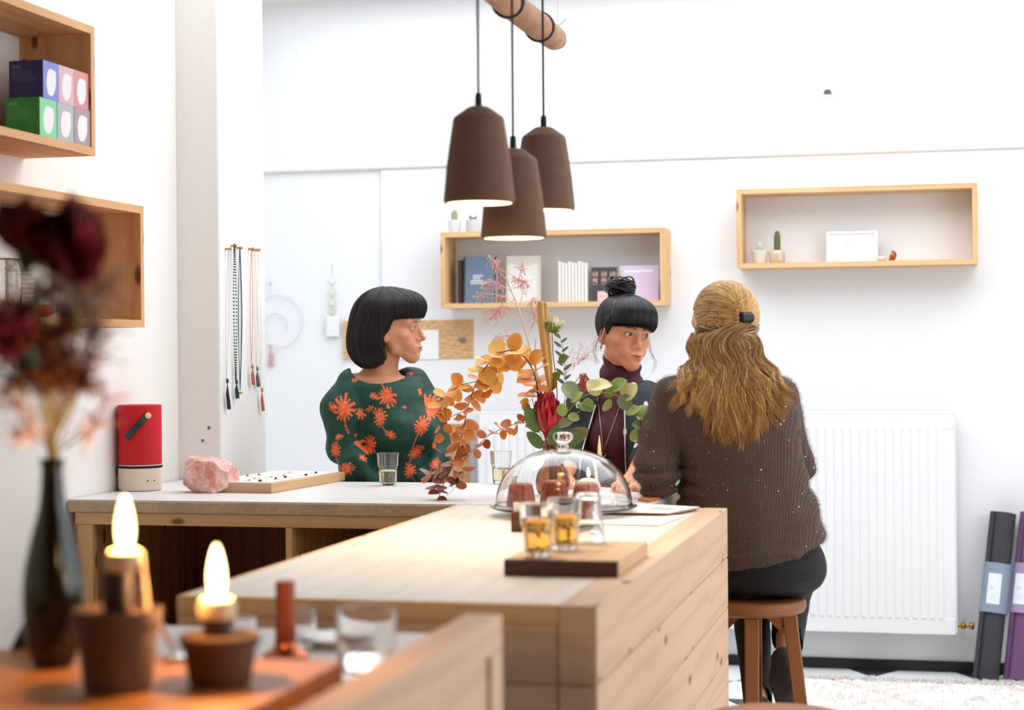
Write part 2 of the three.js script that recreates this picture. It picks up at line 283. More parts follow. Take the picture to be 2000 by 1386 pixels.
// radiators
function radiator(x0, x1, label) {
  const t = thing('radiator', label, 'radiator', [(x0 + x1) / 2, 0, ZB + 0.084], 0, 'white panel radiators');
  const w = x1 - x0, y0 = 0.168, y1 = 1.052, pitch = 0.0335, n = Math.floor((w - 0.05) / pitch), pts = [];
  pts.push([-w / 2, 0]); const s0 = -n * pitch / 2;
  for (let k = 0; k < n; k++) { const a = s0 + k * pitch; pts.push([a + 0.003, 0], [a + 0.009, 0.006], [a + 0.0245, 0.006], [a + 0.0305, 0]); }
  pts.push([w / 2, 0], [w / 2, -0.012], [-w / 2, -0.012]);
  const prof = new THREE.Shape(pts.map(([x, z]) => new THREE.Vector2(x, -z)));
  const rib = new THREE.ExtrudeGeometry(prof, { depth: y1 - y0 - 0.13, bevelEnabled: false }).rotateX(-Math.PI / 2).translate(0, y0 + 0.065, 0.036);
  part(t, 'front_panel', [rib, boxAt(-w / 2, w / 2, y0, y0 + 0.066, 0.026, 0.038, 'x', 0.004), boxAt(-w / 2, w / 2, y1 - 0.066, y1 - 0.006, 0.026, 0.038, 'x', 0.004)], M.whitePaint);
  part(t, 'side_cover', boxAt(w / 2, w / 2 + 0.006, y0 + 0.01, y1, -0.045, 0.034, 'x', 0.002), M.whitePaint);
  part(t, 'side_cover', boxAt(-w / 2 - 0.006, -w / 2, y0 + 0.01, y1, -0.045, 0.034, 'x', 0.002), M.whitePaint);
  part(t, 'back_panel', boxAt(-w / 2 + 0.02, w / 2 - 0.02, y0 + 0.01, y1 - 0.02, -0.035, -0.02, 'x', 0.002), M.whitePaint);
  const gr = [boxAt(-w / 2, w / 2, y1 - 0.006, y1, 0.022, 0.038, 'x', 0.002), boxAt(-w / 2, w / 2, y1 - 0.006, y1, -0.045, -0.03, 'x', 0.002)];
  for (let k = 0; k < w / 0.03; k++) gr.push(boxAt(-w / 2 + k * 0.03, -w / 2 + k * 0.03 + 0.012, y1 - 0.005, y1 - 0.001, -0.03, 0.022));
  part(t, 'top_grille', gr, M.whitePaint);
  part(t, 'wall_bracket', boxAt(-w / 2 + 0.1, w / 2 - 0.1, 0.6, 0.64, -0.0695, -0.035), M.whitePaint);
  return t;
}
const rad = radiator(-0.93, 0.055, 'large white ribbed radiator below the wall shelf at right');
{
  const v = part(rad, 'valve', [rod(V(0.4985, 0.2, -0.01), V(0.522, 0.2, -0.01), 0.008), new THREE.SphereGeometry(0.013, 16, 12).translate(0.522, 0.2, -0.01), rod(V(0.522, 0.2, -0.01), V(0.545, 0.2, -0.01), 0.007), lathe(curved([[0, 0], [0.012, 0.001], [0.015, 0.008], [0.013, 0.018], [0, 0.02]], 12), 20).rotateZ(-Math.PI / 2).translate(0.545, 0.2, -0.01), rod(V(0.522, 0.2, -0.01), V(0.522, 0.2, -0.0695), 0.006)], M.brass, 'brass radiator valve');
}
radiator(-1.893, -1.2, 'smaller white ribbed radiator behind the autumn bouquet');
// box shelves of four mitred pine boards
function boxShelf(name, label, x0, x1, y0, y1, depth, pos, ry, pine = M.pine) {
  const t = thing(name, label, 'shelf', pos, ry, 'pine box shelves on the walls'), th = 0.02;
  const mitre = (w, d, flipY, ou) => {   // a board along x whose ends are cut at 45 degrees
    const s = new THREE.Shape([new THREE.Vector2(-w / 2, th / 2), new THREE.Vector2(w / 2, th / 2), new THREE.Vector2(w / 2 - th + 0.0004, -th / 2), new THREE.Vector2(-w / 2 + th - 0.0004, -th / 2)]);
    const g = new THREE.ExtrudeGeometry(s, { depth: d, bevelEnabled: false }), p = g.attributes.position, n = g.attributes.normal, uv = g.attributes.uv;
    for (let i = 0; i < p.count; i++) uv.setXY(i, p.getX(i) + ou, (Math.abs(n.getZ(i)) > 0.5 ? p.getY(i) : p.getZ(i)) + ou * 0.7);
    return flipY ? g : g;
  };
  const w = x1 - x0, h = y1 - y0, cx = (x0 + x1) / 2, cy = (y0 + y1) / 2;
  part(t, 'top_board', mitre(w, depth, 0, 0.1).translate(cx, y1 - th / 2, 0), pine);
  part(t, 'bottom_board', mitre(w, depth, 0, 0.73).rotateZ(Math.PI).translate(cx, y0 + th / 2, 0), pine);
  part(t, 'side_board', mitre(h, depth, 0, 0.37).rotateZ(Math.PI / 2).translate(x0 + th / 2, cy, 0), pine);
  part(t, 'side_board', mitre(h, depth, 0, 1.13).rotateZ(-Math.PI / 2).translate(x1 - th / 2, cy, 0), pine);
  return t;
}
const ZS = ZB + 0.0125, FS = -7.262;   // wall face behind the shelves, front of the shelves
const SM = { x0: atZ(860, 454, FS).x, x1: atZ(1298, 444, FS).x, y0: (atZ(863, 601, FS).y + atZ(1290, 597, FS).y) / 2, y1: (atZ(859, 454, FS).y + atZ(1293, 444, FS).y) / 2 };
const SR = { x0: atZ(1438, 370, FS).x, x1: atZ(1909, 356, FS).x, y0: (atZ(1439, 524, FS).y + atZ(1909, 515, FS).y) / 2, y1: (atZ(1438, 370, FS).y + atZ(1909, 356, FS).y) / 2 };
boxShelf('box_shelf', 'pine box shelf of books on the back wall behind the pendant lamps', SM.x0, SM.x1, SM.y0, SM.y1, FS - ZS, [0, 0, ZS], 0);
boxShelf('box_shelf', 'pine box shelf with two cacti on the back wall at right', SR.x0, SR.x1, SR.y0, SR.y1, FS - ZS, [0, 0, ZS], 0);
// on the left wall: local x runs along the wall, local z out of it
const SU = { zf: -4.2, len: 0.97, y0: 1.815, y1: 2.143 }, SL = { zf: -4.482, len: 0.97, y0: 1.381, y1: 1.708 };
for (const [s, label] of [[SU, 'upper pine box shelf on the left wall, holding the coloured boxes'], [SL, 'lower pine box shelf on the left wall, above the red speaker']]) boxShelf('box_shelf', label, 0, s.len, s.y0, s.y1, 0.2, [XL, 0, s.zf + s.len], Math.PI / 2, M.pineShaded);

// pendant lamps
const clayLamp = (() => { const t = dataTex(512, 512, (u, v) => { const a = fbm(u * 6, v * 6, 2, 4), b = fbm(u * 60, v * 60, 8, 2), k = 1 + 0.12 * a + 0.1 * b; return [118 * k, 90 * k, 72 * k]; }); t.repeat.set(2, 1); return new THREE.MeshPhysicalMaterial({ map: t, roughness: 0.9, bumpMap: t, bumpScale: 0.0012 }); })();
const shadeInside = mat(hex('#efe3d2'), 0.85), cordMat = mat(hex('#151113'), 0.7), bulbMat = new THREE.MeshStandardMaterial({ color: 0xffffff, emissive: new THREE.Color(1, 0.74, 0.42), emissiveIntensity: 9 });
const LAMPS = [[936, 398, 1021, 'pendant lamp with a brown clay shade, leftmost and nearest of the three'], [1003.5, 466, 945, 'pendant lamp with a brown clay shade, hanging lowest, in the middle'], [1063, 412, 879, 'pendant lamp with a brown clay shade, rightmost and farthest of the three']];
for (const [px, py, s, label] of LAMPS) {
  const p = at(px, py, FPX / s);
  const t = thing('pendant_lamp', label, 'lamp', [p.x, p.y, p.z], 0, 'clay pendant lamps on the branch');
  part(t, 'lamp_shade', lathe([[0.062, 0.0015], [0.0635, 0], [0.0675, 0.003], [0.0685, 0.008], [0.067, 0.022], ...curved([[0.0625, 0.07], [0.0555, 0.12], [0.0495, 0.159]], 8), [0.0483, 0.1635], [0.0455, 0.1668], [0.024, 0.182], [0.018, 0.1855], [0.006, 0.1865]], 72), clayLamp);
  part(t, 'shade_lining', lathe([[0.062, 0.0015], [0.0605, 0.02], [0.056, 0.08], [0.047, 0.15], [0.02, 0.168], [0.004, 0.169]], 64), shadeInside);
  part(t, 'bulb_holder', lathe([[0.004, 0.1685], [0.017, 0.168], [0.017, 0.125], [0.013, 0.12], [0.004, 0.12]], 24), M.black);
  part(t, 'bulb', new THREE.SphereGeometry(0.021, 24, 16).scale(1, 1.15, 1).translate(0, 0.096, 0), bulbMat);
  part(t, 'cord_grip', lathe([[0.0035, 0.212], [0.006, 0.211], [0.0068, 0.2], [0.0068, 0.187], [0.009, 0.186], [0, 0.186]], 20), cordMat);
  part(t, 'cord', rod(V(0, 0.205, 0), V(0, YC - p.y - 0.001, 0), 0.0026, 0.0026, 8), cordMat);
  const l = new THREE.PointLight(new THREE.Color(1, 0.72, 0.42), 0.8); l.name = 'pendant_bulb_light'; l.position.set(p.x, p.y + 0.096, p.z); l.castShadow = true; l.shadow.radius = 0.9; scene.add(l);
}
{
  const a = at(1090, 80, FPX / 841 * 1.07);
  const t = thing('branch', 'weathered round wooden branch hung over the counter, tied with black cord', 'branch', [a.x, a.y, a.z]);
  const b = V(-0.05, 0.035, 1.75), pts = path([V(0, 0, 0), V(-0.012, 0.006, 0.5), V(-0.03, 0.022, 1.1), b], 40);
  const bark = woodMat({ light: [206, 170, 140], dark: [150, 104, 76], knot: [84, 50, 34], seed: 51, knots: 14, streak: 1.6 }, [1 / 0.6, 3], 0.85, { bumpScale: 0.003 });
  const g = strands([strand(pts, (k) => 0.029 + 0.003 * Math.sin(k * 9) + (k < 0.012 ? -0.008 : 0), 28)]);
  part(t, 'log', [g, new THREE.SphereGeometry(0.0205, 20, 12).scale(1, 1, 0.25)], bark);
  for (const z of [0.183, 0.47, 0.75]) { const c = V(-0.03 * z / 1.1 - 0.002, 0.02 * z / 1.1, z); for (let k = 0; k < 3; k++) part(t, 'cord_wrap', new THREE.TorusGeometry(0.0315, 0.0052, 10, 40).rotateX(0.12 * (k - 1)).translate(c.x, c.y, c.z + (k - 1) * 0.008), M.blackMatt); }
  part(t, 'tie_wire', [new THREE.TorusGeometry(0.0285, 0.0012, 6, 36).rotateX(0.25).translate(0, 0, 0.045), new THREE.SphereGeometry(0.004, 8, 6).translate(0.008, 0.0285, 0.04), rod(V(0.008, 0.028, 0.04), V(0.03, 0.045, 0.045), 0.0007)], mat(hex('#4a3428'), 0.6));
  part(t, 'hanging_line', rod(V(0.008, 0.03, 0.04), V(0.006, YC - a.y - 0.001, 0.04), 0.0006, 0.0006, 6), mat(hex('#d8d6d4'), 0.4));
  part(t, 'hanging_line', rod(V(-0.045, 0.06, 1.6), V(-0.045, YC - a.y - 0.001, 1.6), 0.0006, 0.0006, 6), mat(hex('#d8d6d4'), 0.4));
}
// rug, yoga mats, wall fittings on the right
{
  const z0 = -7.08, z1 = -5.5, x0 = -0.62, x1 = 1.5, nx = 150, nz = 110, g = new THREE.PlaneGeometry(x1 - x0, z0 - z1, nx, nz).rotateX(-Math.PI / 2), p = g.attributes.position, col = new Float32Array(p.count * 3);
  const pink = hex('#e9b9bb'), white = hex('#eeebe6'), R = rng(77);
  for (let i = 0; i < p.count; i++) {
    const x = p.getX(i), z = p.getZ(i), ex = Math.min(x + (x1 - x0) / 2, (x1 - x0) / 2 - x), ez = Math.min(z + (z1 - z0) / 2, (z1 - z0) / 2 - z), e = Math.min(ex, ez);
    const y = 0.018 * smooth(-0.005, 0.03, e) + 0.012 * fbm(x * 30, z * 30, 1, 3) * smooth(0, 0.03, e) + 0.006;
    p.setXYZ(i, x + (R() - 0.5) * 0.012, Math.max(0.0042, y), z + (R() - 0.5) * 0.012);
    const u = ((x / 0.62 + z / 0.9) % 1 + 1) % 1, v = ((x / 0.62 - z / 0.9) % 1 + 1) % 1, w = Math.min(Math.abs(u - 0.5), Math.abs(v - 0.5)) + 0.02 * noise(x * 12, z * 12, 0), c = white.clone().lerp(pink, 0.75 * (1 - smooth(0.012, 0.03, w)));
    col.set([c.r, c.g, c.b], i * 3);
  }
  g.setAttribute('color', new THREE.BufferAttribute(col, 3)); g.computeVertexNormals();
  const t = thing('rug', 'shaggy white rug with faint pink diamond lines on the floor', 'rug', [(x0 + x1) / 2, 0, (z0 + z1) / 2]);
  part(t, 'woven_body', g, new THREE.MeshPhysicalMaterial({ vertexColors: true, roughness: 1 }));
  const tuft = strands([0, 1, 2].map((k) => { const a = k * 2.1; return strand(path([V(0, 0, 0), V(Math.cos(a) * 0.004, 0.012, Math.sin(a) * 0.004), V(Math.cos(a) * 0.012, 0.02, Math.sin(a) * 0.012)], 3), (q) => 0.0022 * (1 - q * 0.7), 4); }));
  const N = 9000, im = new THREE.InstancedMesh(tuft, mat(hex('#f0ede8'), 1), N), m = new THREE.Matrix4(), q = new THREE.Quaternion();
  for (let i = 0; i < N; i++) { const edge = R() < 0.25, x = (R() - 0.5) * (x1 - x0 + 0.01), z = edge ? (z0 - z1) / 2 - 0.01 + R() * 0.03 : (R() - 0.5) * (z1 - z0); q.setFromEuler(new THREE.Euler((R() - 0.5) * 0.9, R() * 6.3, (R() - 0.5) * 0.9)); const s = 0.7 + R() * 0.7; m.compose(V(x, 0.012, edge ? -Math.abs(z) : z), q, V(s, s, s)); im.setMatrixAt(i, m); }
  im.name = 'pile'; im.userData.kind = 'stuff'; shade(im); t.add(im);
}
function yogaMat(x, zb, lean, c, label, bandC, labelText) {
  const r = 0.054, len = 0.655, t = thing('yoga_mat', label, 'yoga mat', [x, 0, zb], 0, 'rolled yoga mats');
  const body = new THREE.Group();
  const R = [...Array(90)].map((_, i) => { const a = i / 89 * Math.PI * 2 * 4.5; const rr = 0.012 + (r - 0.012) * i / 89; return V(Math.cos(a) * rr, 0, Math.sin(a) * rr); });
  const sp = []; const th = 0.0042;
  for (const p of R) sp.push(new THREE.Vector2(p.x, p.z)); for (const p of [...R].reverse()) { const l = p.length(); sp.push(new THREE.Vector2(p.x * (l - th) / l, p.z * (l - th) / l)); }
  const roll = new THREE.ExtrudeGeometry(new THREE.Shape(sp), { depth: len, bevelEnabled: false, steps: 1 }).rotateX(-Math.PI / 2);
  const q = new THREE.Quaternion().setFromEuler(new THREE.Euler(lean[0], 0, lean[1])), lift = 0.054 * Math.hypot(Math.sin(lean[0]), Math.sin(lean[1])) + 0.001;
  const tilt = (g) => g.applyQuaternion(q).translate(0, lift, 0);
  const band = new THREE.CylinderGeometry(r + 0.0012, r + 0.0012, 0.195, 48, 1, true).translate(0, 0.355, 0);
  part(t, 'rolled_mat', tilt(roll.rotateY(0.8)), mat(hex(c), 0.85));
  part(t, 'paper_band', tilt(band), new THREE.MeshPhysicalMaterial({ color: hex(bandC), roughness: 0.7, side: THREE.DoubleSide }), 'paper band round the roll');
  const tex = canvasTex(256, 512, (g, w, h) => { g.fillStyle = '#dfe6ee'; g.fillRect(0, 0, w, h); g.fillStyle = '#8d97a3'; g.beginPath(); g.arc(216, 40, 10, 0, 7); g.fill(); g.font = '22px sans-serif'; for (const [y, l] of [[230, 90], [262, 60]]) g.fillRect(50, y, l, 7); g.fillStyle = '#b5bec9'; for (let k = 0; k < 5; k++) g.fillRect(50, 350 + k * 20, 130 - (k % 2) * 22, 4); });
  const lab = new THREE.CylinderGeometry(r + 0.002, r + 0.002, 0.12, 24, 1, true, labelText[0], labelText[1]).translate(0, 0.35, 0);
  part(t, 'label', tilt(lab), new THREE.MeshPhysicalMaterial({ map: tex, roughness: 0.7, side: THREE.DoubleSide }), 'white printed label');
}
yogaMat(0.168, -7.235, [-0.2, -0.115], '#3b3a3f', 'rolled charcoal grey yoga mat with a grey band, nearer the radiator', '#8391a3', [-0.62, 0.95]);
yogaMat(0.283, -7.235, [-0.2, -0.115], '#6d4a70', 'rolled purple yoga mat at the right edge of the photo', '#a08ab0', [-0.95, 1.1]);
{
  const p = atZ(1617, 183, ZB + 0.025), t = thing('ceiling_hook', 'small clear glass knob on the bright upper back wall', 'knob', [p.x, p.y, ZB + 0.025]);
  part(t, 'rosette', lathe([[0, 0], [0.016, 0], [0.016, 0.003], [0.012, 0.005], [0, 0.005]], 24).rotateX(Math.PI / 2), M.steel);
  part(t, 'knob', new THREE.SphereGeometry(0.017, 24, 16).translate(0, 0, 0.02), M.glass);
}
// low bench side panel, tables in the foreground
{
  const t = thing('wooden_bench', 'pale pine bench end with a thick top rail, blurred in the foreground', 'bench', [-0.578, 0, -1.62]);
  part(t, 'top_rail', boxAt(-0.024, 0.026, 0.925, 0.97, -0.63, 0.85, 'z', 0.003, 0.2), M.pineRaw);
  part(t, 'end_post', boxAt(-0.024, 0.026, 0, 0.9248, -0.63, -0.57, 'y', 0.003, 0.5), M.pineRaw);
  part(t, 'end_post', boxAt(-0.024, 0.026, 0, 0.9248, 0.79, 0.85, 'y', 0.003, 0.7), M.pineRaw);
  for (let k = 0; k < 6; k++) part(t, 'panel_board', boxAt(-0.016, 0.02, k * 0.154, k * 0.154 + 0.153, -0.5695, 0.7895, 'z', 0.002, k * 0.4, k * 0.21), M.pineRaw);
}
const TT = 0.95;
{
  const t = thing('candle_table', 'dark orange wooden table lit by two candles in the foreground', 'table', [-1.28, 0, -1.45]);
  for (let k = 0; k < 4; k++) part(t, 'top_plank', boxAt(-0.62, 0.6, TT - 0.038, TT, -0.54 + k * 0.28, -0.262 + k * 0.28, 'x', 0.003, k * 0.43, k * 0.19), M.tableWood);
  for (const sz of [-0.5, 0.5]) part(t, 'apron', boxAt(-0.58, 0.56, TT - 0.12, TT - 0.0385, sz - 0.012, sz + 0.012, 'x', 0.002), M.tableWood);
  for (const sx of [-0.57, 0.55]) for (const sz of [-0.48, 0.48]) part(t, 'leg', boxAt(sx - 0.025, sx + 0.025, 0, TT - 0.0385, sz - 0.011, sz + 0.039, 'y', 0.003), M.tableWood);
}
const ST = 0.9;
{
  const t = thing('side_table', 'low grey-topped side table behind the candles', 'table', [-0.88, 0, -2.29]);
  part(t, 'table_top', boxAt(-0.26, 0.25, ST - 0.02, ST, -0.22, 0.22, 'x', 0.003), mat(hex('#c9c6c4'), 0.35));
  for (const sx of [-0.23, 0.22]) for (const sz of [-0.19, 0.19]) part(t, 'leg', rod(V(sx, 0, sz), V(sx, ST - 0.0202, sz), 0.011), M.blackMatt);
}

for (const [x, y, label] of [[408, 835, 'upper of three small grey screw heads low on the white pier'], [396, 860, 'middle of three small grey screw heads low on the white pier'], [408, 897, 'lowest of three small grey screw heads, just above the rose quartz']]) { const p = atZ(x, y, -5.15); single('wall_screw', label, 'screw', lathe([[0, 0], [0.005, 0], [0.0045, 0.002], [0.002, 0.0035], [0, 0.0035]], 16).rotateX(Math.PI / 2), mat(hex('#6a6864'), 0.5), [p.x, p.y, -5.15]); }

// ---------------------------------------------------------------- people: bodies, heads, hands and clothes are meshed from smooth distance fields
const cone = (a, b, r1, r2) => { const [ax, ay, az] = a, dx = b[0] - ax, dy = b[1] - ay, dz = b[2] - az, L = dx * dx + dy * dy + dz * dz || 1e-9; return (x, y, z) => { const px = x - ax, py = y - ay, pz = z - az, t = Math.min(1, Math.max(0, (px * dx + py * dy + pz * dz) / L)), qx = px - t * dx, qy = py - t * dy, qz = pz - t * dz; return Math.sqrt(qx * qx + qy * qy + qz * qz) - (r1 + (r2 - r1) * t); }; };
const ell = (c, r, rot) => { const q = rot ? new THREE.Quaternion().setFromEuler(new THREE.Euler(...rot)).invert() : null, v = V(0, 0, 0); return (x, y, z) => { let px = x - c[0], py = y - c[1], pz = z - c[2]; if (q) { v.set(px, py, pz).applyQuaternion(q); px = v.x; py = v.y; pz = v.z; } const a = px / r[0], b = py / r[1], d = pz / r[2], k0 = Math.sqrt(a * a + b * b + d * d), k1 = Math.sqrt(a * a / (r[0] * r[0]) + b * b / (r[1] * r[1]) + d * d / (r[2] * r[2])); return k1 < 1e-9 ? -Math.min(...r) : k0 * (k0 - 1) / k1; }; };
const smin = (a, b, k) => { const h = Math.max(k - Math.abs(a - b), 0) / k; return Math.min(a, b) - h * h * k * 0.25; };
class Field {
  constructor() { this.ops = []; }
  add(f, k = 0.01) { this.ops.push([0, f, k]); return this; }
  cut(f, k = 0.004) { this.ops.push([1, f, k]); return this; }
  warp(f) { this.ops.push([2, f, 0]); return this; }
  get fn() { const o = this.ops; return (x, y, z) => { let d = 1e3; for (let i = 0; i < o.length; i++) { const t = o[i][0]; if (t === 2) { d += o[i][1](x, y, z, d); continue; } const e = o[i][1](x, y, z), k = o[i][2]; d = t ? -smin(-d, e, k) : d > 900 ? e : smin(d, e, k); } return d; }; }
}
// naive surface nets over the blocks of a grid that the surface can cross
function surfaceNets(f, lo, hi, cell) {
  const B = 6, nb = [0, 1, 2].map((k) => Math.ceil((hi[k] - lo[k]) / cell / B)), n = nb.map((v) => v * B + 1), [nx, ny, nz] = n;
  const D = new Float32Array(nx * ny * nz).fill(NaN), id = (i, j, k) => i + nx * (j + ny * k), half = B * cell * 0.5, reach = half * 1.7321 * 1.35, live = [];
  for (let c = 0; c < nb[2]; c++) for (let b = 0; b < nb[1]; b++) for (let a = 0; a < nb[0]; a++) {
    if (Math.abs(f(lo[0] + (a + 0.5) * B * cell, lo[1] + (b + 0.5) * B * cell, lo[2] + (c + 0.5) * B * cell)) > reach) continue;
    live.push([a, b, c]);
    for (let k = c * B; k <= c * B + B; k++) for (let j = b * B; j <= b * B + B; j++) for (let i = a * B; i <= a * B + B; i++) { const q = id(i, j, k); if (D[q] !== D[q]) D[q] = f(lo[0] + i * cell, lo[1] + j * cell, lo[2] + k * cell); }
  }
  const vid = new Map(), pos = [], idx = [];
  const vert = (i, j, k) => {
    const key = id(i, j, k); let v = vid.get(key); if (v !== undefined) return v;
    let sx = 0, sy = 0, sz = 0, m = 0; const d = [];
    for (let c = 0; c < 8; c++) { const q = D[id(i + (c & 1), j + (c >> 1 & 1), k + (c >> 2))]; if (q !== q) return -1; d.push(q); }
    for (let c = 0; c < 8; c++) for (const e of [1, 2, 4]) if (!(c & e)) { const c2 = c | e; if ((d[c] < 0) !== (d[c2] < 0)) { const t = d[c] / (d[c] - d[c2]); sx += (c & 1) + (e === 1 ? t : 0); sy += (c >> 1 & 1) + (e === 2 ? t : 0); sz += (c >> 2) + (e === 4 ? t : 0); m++; } }
    if (!m) return -1;
    v = pos.length / 3; pos.push(lo[0] + (i + sx / m) * cell, lo[1] + (j + sy / m) * cell, lo[2] + (k + sz / m) * cell); vid.set(key, v); return v;
  };
  for (const [a, b, c] of live) for (let k = c * B; k < c * B + B; k++) for (let j = b * B; j < b * B + B; j++) for (let i = a * B; i < a * B + B; i++) {
    const d0 = D[id(i, j, k)] < 0;
    for (let e = 0; e < 3; e++) {
      const q = e === 0 ? id(i + 1, j, k) : e === 1 ? id(i, j + 1, k) : id(i, j, k + 1), d1 = D[q]; if (d1 !== d1 || (d1 < 0) === d0) continue;
      if ((e !== 0 && !i) || (e !== 1 && !j) || (e !== 2 && !k)) continue;
      const w = e === 0 ? [vert(i, j - 1, k - 1), vert(i, j, k - 1), vert(i, j, k), vert(i, j - 1, k)] : e === 1 ? [vert(i - 1, j, k - 1), vert(i - 1, j, k), vert(i, j, k), vert(i, j, k - 1)] : [vert(i - 1, j - 1, k), vert(i, j - 1, k), vert(i, j, k), vert(i - 1, j, k)];
      if (w.some((v) => v < 0)) continue;
      if (d0) idx.push(w[0], w[1], w[2], w[0], w[2], w[3]); else idx.push(w[0], w[2], w[1], w[0], w[3], w[2]);
    }
  }
  const P = new Float32Array(pos), N = new Float32Array(pos.length), e = cell * 0.6;
  for (let i = 0; i < P.length; i += 3) { const x = P[i], y = P[i + 1], z = P[i + 2]; let a = f(x + e, y, z) - f(x - e, y, z), b = f(x, y + e, z) - f(x, y - e, z), c = f(x, y, z + e) - f(x, y, z - e); const l = Math.hypot(a, b, c) || 1; N[i] = a / l; N[i + 1] = b / l; N[i + 2] = c / l; }
  const g = new THREE.BufferGeometry(); g.setAttribute('position', new THREE.BufferAttribute(P, 3)); g.setAttribute('normal', new THREE.BufferAttribute(N, 3)); g.setIndex(new THREE.BufferAttribute(new Uint32Array(idx), 1)); return g;
}
function paint(g, f) { const p = g.attributes.position, c = new Float32Array(p.count * 3), n = g.attributes.normal; for (let i = 0; i < p.count; i++) { const k = f(p.getX(i), p.getY(i), p.getZ(i), n.getX(i), n.getY(i), n.getZ(i)); c[i * 3] = k[0]; c[i * 3 + 1] = k[1]; c[i * 3 + 2] = k[2]; } g.setAttribute('color', new THREE.BufferAttribute(c, 3)); return g; }
const lin = (h) => { const c = hex(h); return [c.r, c.g, c.b]; };
const mix3 = (a, b, t) => [lerp(a[0], b[0], t), lerp(a[1], b[1], t), lerp(a[2], b[2], t)];
const SKIN = new THREE.MeshPhysicalMaterial({ vertexColors: true, roughness: 0.52, sheen: 0.25, sheenRoughness: 0.5, sheenColor: new THREE.Color(1, 0.75, 0.65) });

// a head: origin between the eyes at mid depth, +z forward, +y up, eyes at half its height
function headField(o = {}) {
  const F = new Field(), jw = o.jaw ?? 1, nl = o.nose ?? 1;
  F.add(ell([0, 0.034, -0.016], [0.073, 0.08, 0.092]), 0.01);
  F.add(cone([0, -0.02, 0.026], [0, -0.078, 0.05], 0.0535, 0.022), 0.03);
  for (const s of [-1, 1]) {
    F.add(cone([s * 0.052, -0.02, 0.0], [s * 0.043 * jw, -0.06, 0.014], 0.019, 0.013), 0.034);
    F.add(cone([s * 0.04 * jw, -0.063, 0.018], [s * 0.01, -0.09, 0.06], 0.012, 0.0115), 0.03);
    F.add(ell([s * 0.042, -0.024, 0.046], [0.022, 0.016, 0.02]), 0.022);
    F.add(ell([s * 0.03, -0.05, 0.056], [0.018, 0.02, 0.018]), 0.02);
    F.add(ell([s * 0.03, 0.017, 0.064], [0.026, 0.009, 0.014], [0, s * 0.35, 0]), 0.014);
  }
  F.add(ell([0, -0.091, 0.062], [0.015, 0.012, 0.0135]), 0.016);
  F.add(ell([0, 0.035, 0.055], [0.05, 0.03, 0.025]), 0.03);
  for (const s of [-1, 1]) F.cut(ell([s * 0.034, -0.001, 0.0885], [0.0175, 0.0115, 0.0155]), 0.01);
  F.add(cone([0, 0.004, 0.066], [0, -0.036, 0.077], 0.0095, 0.0125), 0.012);
  F.add(cone([0, 0.012, 0.0765], [0, -0.032, 0.0905 * nl], 0.0062, 0.0078), 0.009);
  F.add(ell([0, -0.035, 0.0915 * nl], [0.0085, 0.0074, 0.008]), 0.006);
  for (const s of [-1, 1]) { F.add(ell([s * 0.0115, -0.0385, 0.082], [0.0058, 0.0062, 0.009]), 0.006); }
  for (const s of [-1, 1]) F.cut(ell([s * 0.0062, -0.0458, 0.0865], [0.003, 0.0026, 0.0046]), 0.002);
  // mouth
  F.add(ell([0, -0.065, 0.0735], [0.025, 0.019, 0.014]), 0.016);
  for (const s of [-1, 1]) F.add(ell([s * 0.0075, -0.0615, 0.085], [0.0128, 0.005, 0.0062], [0, s * 0.42, s * 0.02]), 0.004);
  F.add(ell([0, -0.0705, 0.0843], [0.0158, 0.006, 0.0066]), 0.004);
  { const e = ell([0, -0.0665, 0.0925], [0.0185, o.open ? 0.003 : 0.0009, 0.008]); F.cut((x, y, z) => e(x, y - 5 * x * x, z), 0.0022); }
  F.cut(ell([0, -0.0795, 0.086], [0.014, 0.004, 0.006]), 0.008);
  // eyelids round the eyeballs
  for (const s of [-1, 1]) {
    const e = [s * 0.031, -0.002, 0.0672], R = 0.0134, a = o.lid ?? 0.0032;
    F.add((x, y, z) => { const dx = x - e[0], dy = y - e[1], dz = z - e[2], r = Math.sqrt(dx * dx + dy * dy + dz * dz), ux = Math.min(1, Math.abs(dx) / 0.0132), up = a * 1.3 * (1 - ux * ux) + 0.0002, dn = -a * 1.1 * (1 - ux * ux) - 0.0002; const gap = Math.min(dy - dn, up - dy); return Math.max(r - R, gap * 0.8, 0.0102 - r); }, 0.0035);
  }
  // ears
  for (const s of [-1, 1]) {
    F.add(ell([s * 0.0745, -0.006, -0.012], [0.0075, 0.03, 0.018], [0.18, s * 0.3, s * 0.12]), 0.006);
    F.add(ell([s * 0.074, -0.032, -0.004], [0.0055, 0.01, 0.008]), 0.008);
    F.cut(ell([s * 0.0835, -0.004, -0.008], [0.0075, 0.02, 0.0105], [0.18, s * 0.3, s * 0.12]), 0.005);
  }
  return F;
}
